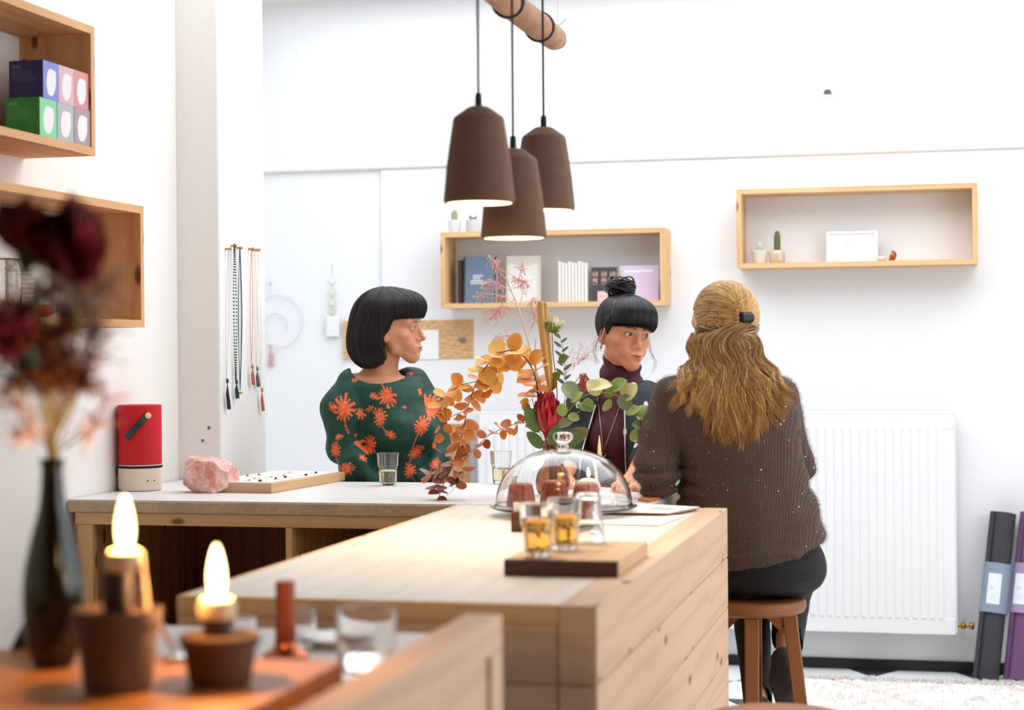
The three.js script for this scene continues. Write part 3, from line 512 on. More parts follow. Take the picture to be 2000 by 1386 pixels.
function headColor(o) {
  const base = o.skin, lip = o.lip, brow = o.brow, blush = o.blush;
  return (x, y, z) => {
    let c = base; const ax = Math.abs(x);
    const ch = Math.exp(-Math.pow((ax - 0.042) / 0.02, 2) - Math.pow((y + 0.03) / 0.018, 2)) * smooth(0.03, 0.05, z); c = mix3(c, blush, 0.4 * ch);
    const nz = Math.exp(-Math.pow(ax / 0.014, 2) - Math.pow((y + 0.037) / 0.01, 2)) * smooth(0.075, 0.09, z); c = mix3(c, blush, 0.35 * nz);
    const w = 0.0215, u = ax / w, up = 0.0048 * (1 - u * u) * (1 - 0.35 * Math.exp(-Math.pow(ax / 0.003, 2))), lo = 0.0062 * (1 - u * u);
    if (u < 1.05 && z > 0.06) { const dy = y + 0.0662 - 4 * x * x, m = smooth(-lo - 0.001, -lo + 0.0006, dy) * (1 - smooth(up - 0.0002, up + 0.0014, dy)) * (1 - smooth(0.9, 1.05, u)); c = mix3(c, lip, 0.9 * m); }
    const bx = (ax - 0.012) / 0.036, by = 0.0155 + 0.0052 * Math.sin(clamp(bx) * 2.3) - 0.0035 * clamp(bx), th = 0.0034 * (1 - 0.55 * clamp(bx));
    if (bx > -0.05 && bx < 1 && z > 0.02) { const m = 1 - smooth(th * 0.7, th * 1.25, Math.abs(y - by)); c = mix3(c, brow, 0.85 * m * smooth(-0.05, 0.05, bx) * (1 - smooth(0.9, 1, bx))); }
    const lash = Math.exp(-Math.pow((Math.hypot((ax - 0.031) / 1.25, (y + 0.0015) * 1.9) - 0.0102) / 0.0024, 2)) * smooth(0.055, 0.066, z) * smooth(-0.003, 0.002, y); c = mix3(c, brow, 0.85 * lash);
    return c;
  };
}
// an eye looking along +z of the head turned by look [yaw, pitch]
function eyeGeo(s, look) {
  const irisC = lin('#3a2416'), r = 0.0118, g = new THREE.SphereGeometry(r, 40, 30).rotateX(Math.PI / 2);
  const p = g.attributes.position, c = new Float32Array(p.count * 3);
  for (let i = 0; i < p.count; i++) { const x = p.getX(i), y = p.getY(i), z = p.getZ(i), a = Math.hypot(x, y); const k = z < 0 || a > 0.0066 ? lin('#ddd2cb') : a > 0.006 ? lin('#1c120c') : a > 0.0025 ? irisC : lin('#060505'); c.set(k, i * 3); }
  g.setAttribute('color', new THREE.BufferAttribute(c, 3));
  return g.rotateX(look[1]).rotateY(look[0]).translate(s * 0.031, -0.002, 0.0672);
}
const EYE_MAT = new THREE.MeshPhysicalMaterial({ vertexColors: true, roughness: 0.2, clearcoat: 0.35, clearcoatRoughness: 0.05 });
const stickTo = (g, m) => g.applyMatrix4(m);
// a hand: wrist at the origin, fingers along +x, palm facing -y, thumb towards +z * side
function handField(side, curl) {
  const F = new Field();
  F.add(cone([-0.03, 0, 0], [0.01, 0, 0], 0.024, 0.026), 0.012);
  F.add(ell([0.045, 0, 0], [0.05, 0.014, 0.04]), 0.012);
  [[0.03, 0.038, 0.024, 0.02, 0.0082], [0.011, 0.043, 0.027, 0.022, 0.0086], [-0.009, 0.04, 0.025, 0.021, 0.0083], [-0.027, 0.031, 0.02, 0.018, 0.0074]].forEach(([z, a, b, c, r], i) => {
    let x = 0.083 - Math.abs(i - 1.2) * 0.006, y = 0.002, t = 0.15 + curl * 0.35, zz = z * side, p = [x - 0.03, y, zz * 0.85]; let q = [x, y, zz];
    F.add(cone(p, q, r * 1.3, r * 1.15), 0.006);
    for (const [l, k, rr] of [[a, 1, r], [b, 1.1, r * 0.9], [c, 0.7, r * 0.8]]) { const e = [q[0] + l * Math.cos(t), q[1] - l * Math.sin(t), q[2] + z * side * 0.1]; F.add(cone(q, e, rr, rr * 0.92), 0.003); q = e; t += curl * k; }
  });
  const t0 = [0.012, -0.004, 0.024 * side], t1 = [0.042, -0.013, 0.05 * side], t2 = [0.07, -0.018, 0.06 * side], t3 = [0.093, -0.022, 0.056 * side];
  F.add(cone(t0, t1, 0.0165, 0.0115), 0.01); F.add(cone(t1, t2, 0.0108, 0.0095), 0.003); F.add(cone(t2, t3, 0.0095, 0.0078), 0.003);
  return F;
}
function handGeo(wrist, dir, up, side, curl, color) {
  const g = surfaceNets(handField(side, curl).fn, [-0.07, -0.1, -0.09], [0.22, 0.05, 0.09], 0.003), X = dir.clone().normalize(), Z = X.clone().cross(up).normalize(), Y = Z.clone().cross(X);
  g.applyMatrix4(new THREE.Matrix4().makeBasis(X, Y, Z).setPosition(wrist)); return paint(g, () => color);
}
// a trunk whose outline is given row by row: [y, left, right, half depth, mid depth]
function trunk(rows) {
  rows = [...rows].sort((a, b) => a[0] - b[0]); const n = rows.length, y0 = rows[0][0], y1 = rows[n - 1][0];
  const get = (y) => { let i = 0; while (i < n - 2 && y > rows[i + 1][0]) i++; const t = clamp((y - rows[i][0]) / (rows[i + 1][0] - rows[i][0])), A = rows[Math.max(0, i - 1)], B = rows[i], C = rows[i + 1], D = rows[Math.min(n - 1, i + 2)]; return [1, 2, 3, 4].map((k) => 0.5 * (2 * B[k] + (C[k] - A[k]) * t + (2 * A[k] - 5 * B[k] + 4 * C[k] - D[k]) * t * t + (3 * B[k] - A[k] - 3 * C[k] + D[k]) * t * t * t)); };
  return (x, y, z) => { const [l, r, h, m] = get(clamp(y, y0, y1)), rx = Math.max(0.01, (r - l) / 2), rz = Math.max(0.01, h), a = (x - (l + r) / 2) / rx, b = (z - m) / rz, k0 = Math.sqrt(a * a + b * b), k1 = Math.sqrt(a * a / (rx * rx) + b * b / (rz * rz)), d = k1 < 1e-6 ? -Math.min(rx, rz) : k0 * (k0 - 1) / k1, dy = Math.max(y0 - y, y - y1); return dy > 0 ? (d > 0 ? Math.hypot(d, dy) : dy) : Math.max(d, dy); };
}
// a person's frame: axes of the photograph, floor under the hips; at() of a pixel at a depth offset towards the camera
function personFrame(px, Zc) {
  const o = at(px, 690, Zc), g = new THREE.Group(); g.position.set(o.x, 0, o.z); g.rotation.y = camera.rotation.y; g.updateMatrixWorld(true);
  const inv = g.matrixWorld.clone().invert();
  return { g, L: (x, y, dz = 0) => at(x, y, Zc - dz).applyMatrix4(inv).toArray(), rows: (list) => list.map(([y, l, r, h, m = 0]) => { const A = at(l, y, Zc).applyMatrix4(inv), B = at(r, y, Zc).applyMatrix4(inv); return [(A.y + B.y) / 2, A.x, B.x, h, m]; }) };
}
// hair that hugs a shell: from the crown out along azimuth az (0 = face, + = the head's left), down over the shell to where it is cut
function onShell(f, o, d) { let t = 0.24; for (let i = 0; i < 40; i++) { const x = o.x + d.x * t, y = o.y + d.y * t, z = o.z + d.z * t, e = f(x, y, z); if (e < 0.0004) return V(x, y, z); t -= e * 0.8; if (t < 0.005) return null; } return null; }
function shellStrand(f, az, o = {}) {
  const pts = [], c = o.crown ?? V(0, 0.03, -0.018), n = o.n ?? 22, end = o.end ?? -0.12, t0 = o.t0 ?? 0.06;
  for (let i = 0; i < n; i++) {
    const t = t0 + (1 - t0) * i / (n - 1), a = az + (o.twist ?? 0) * t, th = Math.min(1, t / 0.55) * Math.PI / 2, org = t > 0.55 ? V(0, lerp(c.y, end, (t - 0.55) / 0.45), c.z) : c;
    const d = V(Math.sin(a) * Math.sin(th), Math.cos(th), Math.cos(a) * Math.sin(th)), p = onShell(f, org, d);
    if (!p) { if (pts.length) break; else continue; }
    if (o.stop && o.stop(p)) { pts.push(p); break; }
    pts.push(p.addScaledVector(d, (o.lift ?? 0.0006)));
  }
  return pts.length > 3 ? pts : null;
}
const hairMat = (c, rough = 0.34) => new THREE.MeshPhysicalMaterial({ color: hex(c), roughness: rough, specularIntensity: 0.8 });

// ---- the woman in the green dress
const SKIN1 = lin('#d3936d'), LIP1 = lin('#b0564c'), BLUSH1 = lin('#cf7a62'), DARK = lin('#241813');
{
  const { g: G, L, rows } = personFrame(745, 5.6);
  G.name = numbered('person'); G.userData = { label: 'seated woman with a black bob, in a dark green dress with orange flowers', category: 'person' }; scene.add(G);
  const Hm = new THREE.Matrix4().makeRotationFromEuler(new THREE.Euler(-0.03, 1.36, 0.02, 'YXZ')).setPosition(...L(767, 641, 0));
  const toHead = Hm.clone().invert();
  const inHead = (f) => { const e = toHead.elements; return (x, y, z) => f(e[0] * x + e[4] * y + e[8] * z + e[12], e[1] * x + e[5] * y + e[9] * z + e[13], e[2] * x + e[6] * y + e[10] * z + e[14]); };
  // body
  const neckTop = V(0, -0.06, -0.022).applyMatrix4(Hm).toArray(), nb = L(737, 742, -0.02), chest = L(748, 800, 0);
  const shR = L(684, 757, 0.03), elR = L(670, 868, 0.05), wrR = L(735, 952, 0.09), shL = L(812, 752, -0.06), elL = L(856, 872, -0.02), wrL = L(800, 958, 0.08);
  const B = new Field();
  B.add(cone(neckTop, nb, 0.047, 0.054), 0.02); B.add(trunk(rows([[735, 690, 800, 0.06], [760, 684, 822, 0.085], [800, 698, 832, 0.1], [870, 710, 832, 0.095], [905, 716, 828, 0.09], [960, 705, 845, 0.11], [1030, 700, 850, 0.12]])), 0.04);
  B.add(cone(shR, elR, 0.042, 0.034), 0.03); B.add(cone(elR, wrR, 0.034, 0.024), 0.02); B.add(cone(shL, elL, 0.042, 0.034), 0.03); B.add(cone(elL, wrL, 0.034, 0.024), 0.02);
  const hip = [0.02, 0.72, -0.02], k1 = [0.4, 0.7, 0.0], k2 = [0.38, 0.68, -0.14];
  B.add(cone([0.03, 0.74, 0.03], k1, 0.082, 0.055), 0.03); B.add(cone([0.03, 0.74, -0.08], k2, 0.082, 0.055), 0.03);
  for (const [k, z] of [[k1, 0.02], [k2, -0.14]]) { B.add(cone(k, [0.36, 0.28, z], 0.052, 0.034), 0.02); B.add(cone([0.35, 0.25, z], [0.5, 0.225, z], 0.034, 0.028), 0.02); }
  const bodyG = paint(surfaceNets(B.fn, [-0.3, 0.14, -0.35], [0.62, 1.36, 0.3], 0.009), () => SKIN1);
  const headG = stickTo(paint(surfaceNets(headField({ nose: 1.06, lid: 0.0037 }).fn, [-0.1, -0.13, -0.13], [0.1, 0.14, 0.12], 0.002), headColor({ skin: SKIN1, lip: LIP1, brow: DARK, blush: BLUSH1 })), Hm);
  const hands = [handGeo(V(...wrR), V(0.8, -0.3, 0.4), V(0, 1, 0), 1, 0.5, SKIN1), handGeo(V(...wrL), V(-0.7, -0.3, 0.4), V(0, 1, 0), -1, 0.5, SKIN1)];
  part(G, 'body', mergeGeometries([bodyG, headG, ...hands]), SKIN);
  for (const s of [-1, 1]) part(G, 'eye', stickTo(eyeGeo(s, [0.05, 0]), Hm), EYE_MAT);
  // dress
  const rowsD = rows([[733, 700, 800, 0.07, -0.01], [742, 680, 816, 0.085], [754, 664, 826, 0.1], [775, 672, 834, 0.112], [805, 686, 842, 0.122], [835, 694, 848, 0.128], [865, 700, 845, 0.122], [905, 706, 838, 0.112], [945, 696, 850, 0.128], [990, 688, 862, 0.15], [1050, 684, 870, 0.17]]);
  const Dr = new Field();
  Dr.add(trunk(rowsD), 0.03);
  Dr.add(cone(L(690, 752, 0.03), L(668, 800, 0.05), 0.054, 0.064), 0.04); Dr.add(cone(L(668, 800, 0.05), L(672, 872, 0.06), 0.064, 0.056), 0.03); Dr.add(cone(L(672, 872, 0.06), L(692, 898, 0.09), 0.054, 0.036), 0.02); Dr.add(cone(L(694, 905, 0.1), L(700, 922, 0.1), 0.056, 0.05), 0.014); Dr.add(cone(L(692, 928, 0.1), L(735, 942, 0.12), 0.05, 0.036), 0.02);
  Dr.add(cone(L(808, 748, -0.05), L(836, 800, -0.04), 0.05, 0.052), 0.04); Dr.add(cone(L(836, 800, -0.04), L(848, 868, -0.01), 0.052, 0.046), 0.03); Dr.add(cone(L(848, 868, -0.01), L(852, 900, 0.04), 0.046, 0.038), 0.02); Dr.add(cone(L(852, 905, 0.04), L(830, 938, 0.1), 0.046, 0.036), 0.02);
  Dr.add(cone([0.03, 0.74, 0.03], k1, 0.1, 0.075), 0.05); Dr.add(cone([0.03, 0.74, -0.08], k2, 0.1, 0.075), 0.05); Dr.add(cone([0.1, 0.68, -0.05], [0.36, 0.56, -0.06], 0.12, 0.13), 0.06);
  Dr.add(ell(L(818, 838, 0.055), [0.052, 0.055, 0.062]), 0.04); Dr.add(ell(L(770, 842, 0.095), [0.05, 0.055, 0.05]), 0.04);
  Dr.warp((x, y, z) => { const fold = fbm(x * 9 + y * 5, y * 4.5 - x * 6, z * 8, 3); return 0.013 * fold + 0.004 * Math.sin((x * 1.6 + y * 0.7 + z) * 46 + 3 * noise(x * 6, y * 6, z * 6)) * smooth(1.02, 0.94, y); });
  const nk = L(752, 742, 0.02); Dr.cut(ell([nk[0] - 0.022, nk[1] + 0.02, nk[2] + 0.0], [0.086, 0.05, 0.105], [-0.2, 0, -0.12]), 0.006);
  Dr.cut(cone(nb, neckTop, 0.058, 0.05), 0.006);
  // orange chrysanthemums printed where the photograph shows them: pixel, size, turn, wilted side view or open flower
  const drF = Dr.fn, motifs = [];
  const mo = (x, y, r, turn, kind = 0) => { const d = ray(x, y), e = L(x, y, 0.35), f = L(x, y, -0.1); let a = V(...e), dir = V(...f).sub(a).normalize(); for (let i = 0; i < 60; i++) { const q = drF(a.x, a.y, a.z); if (q < 0.0008) break; a.addScaledVector(dir, q * 0.7); } const n = V(drF(a.x + 0.004, a.y, a.z) - drF(a.x - 0.004, a.y, a.z), drF(a.x, a.y + 0.004, a.z) - drF(a.x, a.y - 0.004, a.z), drF(a.x, a.y, a.z + 0.004) - drF(a.x, a.y, a.z - 0.004)).normalize(); const u = V(Math.cos(turn), Math.sin(turn), 0); u.addScaledVector(n, -u.dot(n)).normalize(); motifs.push([a, u, n.clone().cross(u), n, r, kind]); };
  for (const m of [[672, 800, 0.052, 1.5], [703, 806, 0.03, -0.9, 1], [729, 772, 0.022, -0.7, 1], [755, 772, 0.046, -1.3], [742, 815, 0.04, 1.9], [722, 798, 0.014, 0.6, 2], [820, 765, 0.025, 0.6, 1], [825, 832, 0.046, 0.9], [765, 850, 0.027, 2.4, 1], [723, 870, 0.042, 1.2], [708, 893, 0.024, -0.6, 1], [811, 884, 0.036, 0.7], [801, 920, 0.034, 1.8], [661, 853, 0.02, 0.3, 1], [655, 880, 0.034, 1.4], [675, 915, 0.034, 0.2], [694, 742, 0.012, 0, 2], [800, 728, 0.012, 0.4, 2], [778, 738, 0.012, -0.8, 2], [850, 905, 0.026, 1.0], [848, 870, 0.016, 2], [648, 795, 0.02, 2.2], [745, 925, 0.02, 0.4, 1], [695, 850, 0.009, 0, 2], [790, 795, 0.008, 0, 2]]) mo(...m);
  const R = rng(8); for (let i = 0; i < 26; i++) { const a = R() * 6.28, y = 0.6 + R() * 0.75; if (Math.cos(a) > 0) continue; motifs.push([V(Math.sin(a) * 0.16, y, Math.cos(a) * 0.12), V(1, 0, 0), V(0, 1, 0), V(Math.sin(a), 0, Math.cos(a)), 0.03 + R() * 0.02, 0]); }
  const green = lin('#0e352a'), green2 = lin('#134636'), orange = lin('#e0582c'), orange2 = lin('#f07a4a'), deep = lin('#8c2d18'), q = V(0, 0, 0);
  const dressColor = (x, y, z) => {
    let c = mix3(green, green2, clamp(0.5 + fbm(x * 40, y * 40, z * 40, 2)));
    for (const [p, u, v, n, r, kind] of motifs) {
      q.set(x - p.x, y - p.y, z - p.z); if (Math.abs(q.x) > r * 1.4 || Math.abs(q.y) > r * 1.4 || Math.abs(q.dot(n)) > r) continue;
      const a = q.dot(u) / r / 1.12, b = q.dot(v) / r / 0.8, rr = Math.hypot(a, b), ang = Math.atan2(b, a); let m = 0, in_ = 0;
      if (kind === 2) { m = Math.abs(rr - 0.55) < 0.3 && Math.cos(ang * 5) > 0 ? 1 : rr < 0.2 ? 1 : 0; } else {
        const fan = kind === 1 ? 0.6 : 1.05, n1 = kind === 1 ? 7 : 13, reach = (0.72 + 0.3 * noise(ang * 1.6 + r * 900, p.x * 50, 1)) * (Math.cos(ang * (kind === 1 ? 0.9 : 0.5)) * 0.28 + 0.75) * fan + (kind === 1 ? 0.25 : 0), w = Math.cos(ang * n1 + 2.5 * noise(ang, r * 500, 4) + rr * 1.5);
        m = rr < reach * 0.55 ? 1 : rr < reach && w > -0.55 + (rr / reach - 0.55) * 2.2 ? 1 : 0; in_ = m && Math.abs(w) < 0.2 && rr > 0.12 ? 0.55 : 0; if (kind === 0 && Math.abs(b + 0.3 * a * a) < 0.06 && a < -0.3 && a > -1.35) m = Math.max(m, 0.8);
      }
      if (m) c = mix3(c, mix3(mix3(orange, orange2, clamp(0.5 + noise(a * 6, b * 6, r * 300))), deep, in_), m);
    }
    return c;
  };
  part(G, 'dress', paint(surfaceNets(drF, [-0.28, 0.45, -0.35], [0.62, 1.34, 0.32], 0.0033), dressColor), new THREE.MeshPhysicalMaterial({ vertexColors: true, roughness: 0.55, specularIntensity: 0.6 }));
  // black bob
  const S = new Field();
  S.add(ell([0, 0.036, -0.02], [0.088, 0.095, 0.112]), 0.02);
  S.add(ell([0, -0.045, -0.06], [0.098, 0.085, 0.088]), 0.05);
  S.add(ell([0, 0.066, 0.054], [0.068, 0.045, 0.056]), 0.03);
  for (const s of [-1, 1]) S.add(ell([s * 0.07, -0.06, -0.035], [0.03, 0.064, 0.05]), 0.03);
  S.cut((x, y, z) => Math.max(y - 0.0265 - 0.1 * x * x, 0.018 * smooth(-0.03, 0.02, y) - 0.006 * smooth(-0.01, -0.03, y) + 0.004 * smooth(-0.05, -0.09, y) - z), 0.006);   // open towards the face, below the fringe
  S.cut((x, y, z) => y + 0.124 - 0.3 * (z + 0.05) - 0.004 * noise(Math.atan2(x, z) * 12, 1, 2), 0.022);
  S.cut(ell([0, -0.085, -0.012], [0.06, 0.08, 0.062]), 0.01);
  const sf0 = S.fn, sf = (x, y, z) => { const a = Math.atan2(x, z); return sf0(x, y, z) + 0.0016 * noise(a * 14, y * 6, 1) + 0.007 * smooth(0.0, -0.08, y) * noise(a * 3.2, y * 11, 5) + 0.0004 * noise(a * 60, y * 7, 3); };
  const hair = hairMat('#070504', 0.42), hp = part(G, 'hair', stickTo(surfaceNets(sf, [-0.12, -0.15, -0.17], [0.12, 0.15, 0.13], 0.0028), Hm), hair);
  const list = [], R2 = rng(3), stop = (p) => p.z > 0.016 && p.y < 0.03;
  for (let i = 0; i < 1500; i++) { const az = (R2() - 0.5) * Math.PI * 2, p = shellStrand(sf, az, { crown: V(0, 0.03, -0.015), end: -0.122 + 0.02 * R2(), t0: 0.03 + R2() * 0.25, lift: R2() * 0.0009, twist: (R2() - 0.5) * 0.12, stop }); if (p) { const r = 0.00055 + R2() * 0.0005; list.push(strand(p.map((v) => v.applyMatrix4(Hm)), (t) => r * (0.4 + 0.6 * Math.sin(Math.PI * clamp(t * 0.8 + 0.15))), 5)); } }
  part(G, 'hair_strands', strands(list), hairMat('#0a0706', 0.36));
}

// ---- the woman with the bun
{
  const { g: G, L, rows } = personFrame(1205, 5.5), SK = lin('#d3906a'), LIP = lin('#b95a50'), BL = lin('#cc6f58');
  G.name = numbered('person'); G.userData = { label: 'seated woman with black bun and fringe, in a dark dotted jacket over a maroon turtleneck', category: 'person' }; scene.add(G);
  const Hm = new THREE.Matrix4().makeRotationFromEuler(new THREE.Euler(0.06, 0.47, -0.1, 'YXZ')).setPosition(...L(1220, 651, 0.02)).multiply(new THREE.Matrix4().makeScale(0.95, 1, 1));
  const neckTop = V(0, -0.06, -0.022).applyMatrix4(Hm).toArray(), nb = L(1208, 752, -0.03);
  const shR = L(1138, 772, -0.03), elR = L(1118, 880, 0.03), wrR = L(1100, 926, 0.3), shL = L(1268, 768, -0.03), elL = L(1268, 880, 0.1), wrL = L(1236, 936, 0.44);
  const B = new Field();
  B.add(cone(neckTop, nb, 0.046, 0.052), 0.02); B.add(trunk(rows([[750, 1165, 1245, 0.06], [775, 1150, 1260, 0.08], [830, 1162, 1250, 0.096], [890, 1165, 1246, 0.088], [960, 1140, 1268, 0.105], [1030, 1130, 1275, 0.12]])), 0.04);
  for (const [a, b, c] of [[shR, elR, wrR], [shL, elL, wrL]]) { B.add(cone([a[0] * 0.93, a[1] - 0.018, a[2]], b, 0.035, 0.034), 0.02); B.add(cone(b, c, 0.034, 0.025), 0.02); }
  const k1 = [0.14, 0.5, 0.0], k2 = [-0.16, 0.5, -0.02];
  for (const [k, x] of [[k1, 0.07], [k2, -0.08]]) { B.add(cone([x, 0.72, -0.03], k, 0.082, 0.055), 0.03); B.add(cone(k, [k[0] * 0.9, 0.06, k[2] - 0.1], 0.052, 0.032), 0.02); B.add(cone([k[0] * 0.9, 0.035, k[2] - 0.1], [k[0] * 1.1, 0.03, k[2] + 0.05], 0.033, 0.028), 0.02); }
  const bodyG = paint(surfaceNets(B.fn, [-0.35, -0.01, -0.3], [0.35, 1.36, 0.5], 0.009), () => SK);
  const headG = stickTo(paint(surfaceNets(headField({ jaw: 0.88, lid: 0.0044, open: true }).fn, [-0.1, -0.13, -0.13], [0.1, 0.14, 0.12], 0.002), headColor({ skin: SK, lip: LIP, brow: DARK, blush: BL })), Hm);
  const fwd = V(...wrL).sub(V(...elL));
  const hands = [handGeo(V(...wrR), V(-0.1, -0.1, 1), V(0, 1, 0), 1, 0.45, SK), handGeo(V(...wrL), fwd.setY(-0.02), V(0, 1, 0), -1, 0.45, SK)];
  part(G, 'body', mergeGeometries([bodyG, headG, ...hands]), SKIN);
  for (const s of [-1, 1]) part(G, 'eye', stickTo(eyeGeo(s, [0.3, 0.02]), Hm), EYE_MAT);
  // turtleneck
  const rowsT = rows([[748, 1166, 1246, 0.07], [775, 1140, 1268, 0.098], [830, 1150, 1262, 0.114], [865, 1146, 1262, 0.114], [900, 1144, 1258, 0.104], [960, 1140, 1268, 0.115], [1010, 1134, 1272, 0.12]]);
  const Tn = new Field(); Tn.add(trunk(rowsT), 0.03);
  const c1 = L(1217, 697, -0.008), c0 = L(1209, 752, -0.025); Tn.add(cone(c0, c1, 0.066, 0.0575), 0.03); Tn.add(ell(L(1180, 850, 0.075), [0.05, 0.055, 0.05]), 0.04); Tn.add(ell(L(1238, 850, 0.075), [0.05, 0.055, 0.05]), 0.04);
  const up = V(...c1).sub(V(...c0)).normalize(), nrm = V(0.3, 1, 0.42).normalize(), cm = V(...L(1215, 703, 0.0)); Tn.cut((x, y, z) => (cm.x - x) * nrm.x + (cm.y - y) * nrm.y + (cm.z - z) * nrm.z, 0.008);
  for (const [a, b] of [[shR, elR], [shL, elL]]) Tn.add(cone([a[0] * 0.93, a[1] - 0.02, a[2]], b, 0.043, 0.042), 0.02);
  Tn.warp((x, y, z) => 0.005 * fbm(x * 12, y * 16, z * 12, 3) + 0.003 * Math.sin(y * 150 + 6 * noise(x * 8, y * 4, z * 8)) * smooth(c0[1] - 0.02, c0[1] + 0.02, y));
  part(G, 'turtleneck', surfaceNets(Tn.fn, [-0.3, 0.68, -0.25], [0.3, 1.32, 0.3], 0.005), mat(hex('#471a28'), 0.8, { sheen: 0.25, sheenRoughness: 0.5, sheenColor: new THREE.Color(0.5, 0.2, 0.3) }));
  // jacket, open at the front
  const rowsJ = rows([[736, 1178, 1238, 0.06, -0.03], [745, 1158, 1252, 0.088, -0.02], [762, 1134, 1274, 0.108, -0.01], [790, 1128, 1280, 0.118], [830, 1136, 1272, 0.126], [890, 1140, 1270, 0.122], [950, 1128, 1282, 0.13], [1010, 1122, 1288, 0.14]]);
  const J = new Field(); J.add(trunk(rowsJ), 0.03);
  for (const [a, b, c] of [[shR, elR, L(1112, 905, 0.12)], [shL, elL, L(1257, 905, 0.2)]]) { J.add(cone([a[0] * 0.97, a[1] - 0.012, a[2]], b, 0.05, 0.053), 0.06); J.add(cone(b, c, 0.053, 0.046), 0.03); }
  J.add(ell(L(1180, 850, 0.085), [0.052, 0.055, 0.05]), 0.04); J.add(ell(L(1238, 850, 0.085), [0.052, 0.055, 0.05]), 0.04);
  J.warp((x, y, z) => 0.007 * fbm(x * 9, y * 9 + x * 5, z * 8, 3) + 0.0016 * Math.sin((y + 0.5 * Math.abs(x)) * 130 + 7 * noise(x * 7, y * 7, z * 7)) * smooth(0.1, 0.16, Math.abs(x)) * smooth(1.2, 1.1, y));
  const edge = (list) => { const P = list.map(([x, y]) => L(x, y, 0.12)).sort((a, b) => a[1] - b[1]); return (y) => { let i = 0; while (i < P.length - 2 && y > P[i + 1][1]) i++; const t = clamp((y - P[i][1]) / (P[i + 1][1] - P[i][1])); return lerp(P[i][0], P[i + 1][0], t); }; };
  const eL = edge([[1170, 722], [1173, 770], [1158, 820], [1140, 880], [1130, 960], [1124, 1020]]), eR = edge([[1246, 722], [1226, 760], [1217, 790], [1217, 860], [1220, 925], [1228, 1020]]);
  J.cut((x, y, z) => Math.max(eL(y) - x, x - eR(y), -z), 0.006);
  J.cut(cone(c0, V(...c1).addScaledVector(up, 0.1).toArray(), 0.074, 0.07), 0.012); J.cut(cone(V(...c0).toArray(), L(1207, 790, 0.02), 0.06, 0.03), 0.02);
  const jF = J.fn, dots = [[1136, 742], [1268, 736], [1238, 748], [1219, 843], [1241, 856], [1242, 870], [1125, 850], [1129, 790], [1262, 790], [1250, 815], [1110, 880]].map(([x, y]) => { const a = V(...L(x, y, 0.35)), d = V(...L(x, y, -0.1)).sub(a).normalize(); for (let i = 0; i < 60; i++) a.addScaledVector(d, Math.min(0.02, jF(a.x, a.y, a.z)) * 0.7); return a; });
  const R = rng(21); for (let i = 0; i < 60; i++) { const a = V((R() - 0.5) * 0.5, 0.75 + R() * 0.5, -0.2 + R() * 0.12); dots.push(a); }
  const navy = lin('#15151f'), white = lin('#e8e6e2');
  part(G, 'jacket', paint(surfaceNets(jF, [-0.35, 0.62, -0.25], [0.35, 1.32, 0.4], 0.0031), (x, y, z) => { let c = navy; for (const d of dots) c = mix3(c, white, 1 - smooth(0.0085, 0.012, Math.hypot((x - d.x) * 1.35, y - d.y, z - d.z))); return c; }), new THREE.MeshPhysicalMaterial({ vertexColors: true, roughness: 0.7, sheen: 0.2, sheenRoughness: 0.4, sheenColor: new THREE.Color(0.4, 0.4, 0.6) }));
  const onJ = (x, y) => { const a = V(x, y, 0.32); for (let i = 0; i < 60 && a.z > 0; i++) a.z -= Math.min(0.03, jF(a.x, a.y, a.z), Tn.fn(a.x, a.y, a.z)) * 0.7; return a; };
  const steelCh = mat(hex('#d8d8dc'), 0.35, { metalness: 0.6 });
  for (const [e, ya, yb, o] of [[eL, 788, 945, -0.004], [eR, 768, 945, 0.004]]) { const a = L(1200, ya)[1], b = L(1200, yb)[1], pts = []; for (let i = 0; i <= 24; i++) { const y = lerp(a, b, i / 24), p = onJ(e(y) + o, y); p.z += 0.002; pts.push(p); } part(G, 'zip', tube(pts, 0.0022, 48, 8), steelCh, 'silver zip edge'); }
  // necklace and earring
  { const tF = Tn.fn, on = (x, y) => { const a = V(...L(x, y, 0.35)), d = V(...L(x, y, -0.1)).sub(a).normalize(); for (let i = 0; i < 60; i++) a.addScaledVector(d, Math.min(0.02, tF(a.x, a.y, a.z), jF(a.x, a.y, a.z)) * 0.7); a.addScaledVector(d, -0.0012); return a; };
    const ln = (x0, y0, x1, y1) => [...Array(16)].map((_, i) => on(lerp(x0, x1, i / 15), lerp(y0, y1, i / 15)));
    const n = part(G, 'necklace', [tube(ln(1167, 775, 1178, 879), 0.0011, 40, 6), tube(ln(1216, 778, 1179, 879), 0.0011, 40, 6)], mat(hex('#b89a80'), 0.4, { metalness: 0.7 }));
    const q = on(1179, 887); part(n, 'pendant', new THREE.TorusGeometry(0.0062, 0.0017, 8, 24).translate(q.x, q.y, q.z + 0.001), mat(hex('#d8c3a8'), 0.35, { metalness: 0.7 })); }
  for (const s of [-1]) part(G, 'earring', stickTo([new THREE.TorusGeometry(0.006, 0.0014, 8, 20).rotateY(1.2).translate(s * 0.0795, -0.048, -0.003), new THREE.SphereGeometry(0.0026, 10, 8).translate(s * 0.0795, -0.041, -0.001)].reduce((a, b) => merge([a, b])), Hm), M.brass, 'small gold earring');
  // hair drawn up to a bun, with a full fringe
  const S = new Field();
  S.add(ell([0, 0.036, -0.018], [0.081, 0.09, 0.104]), 0.02); S.add(ell([0, 0.062, 0.054], [0.07, 0.046, 0.056]), 0.03); S.add(ell([0, 0.03, 0.062], [0.066, 0.03, 0.042]), 0.03);
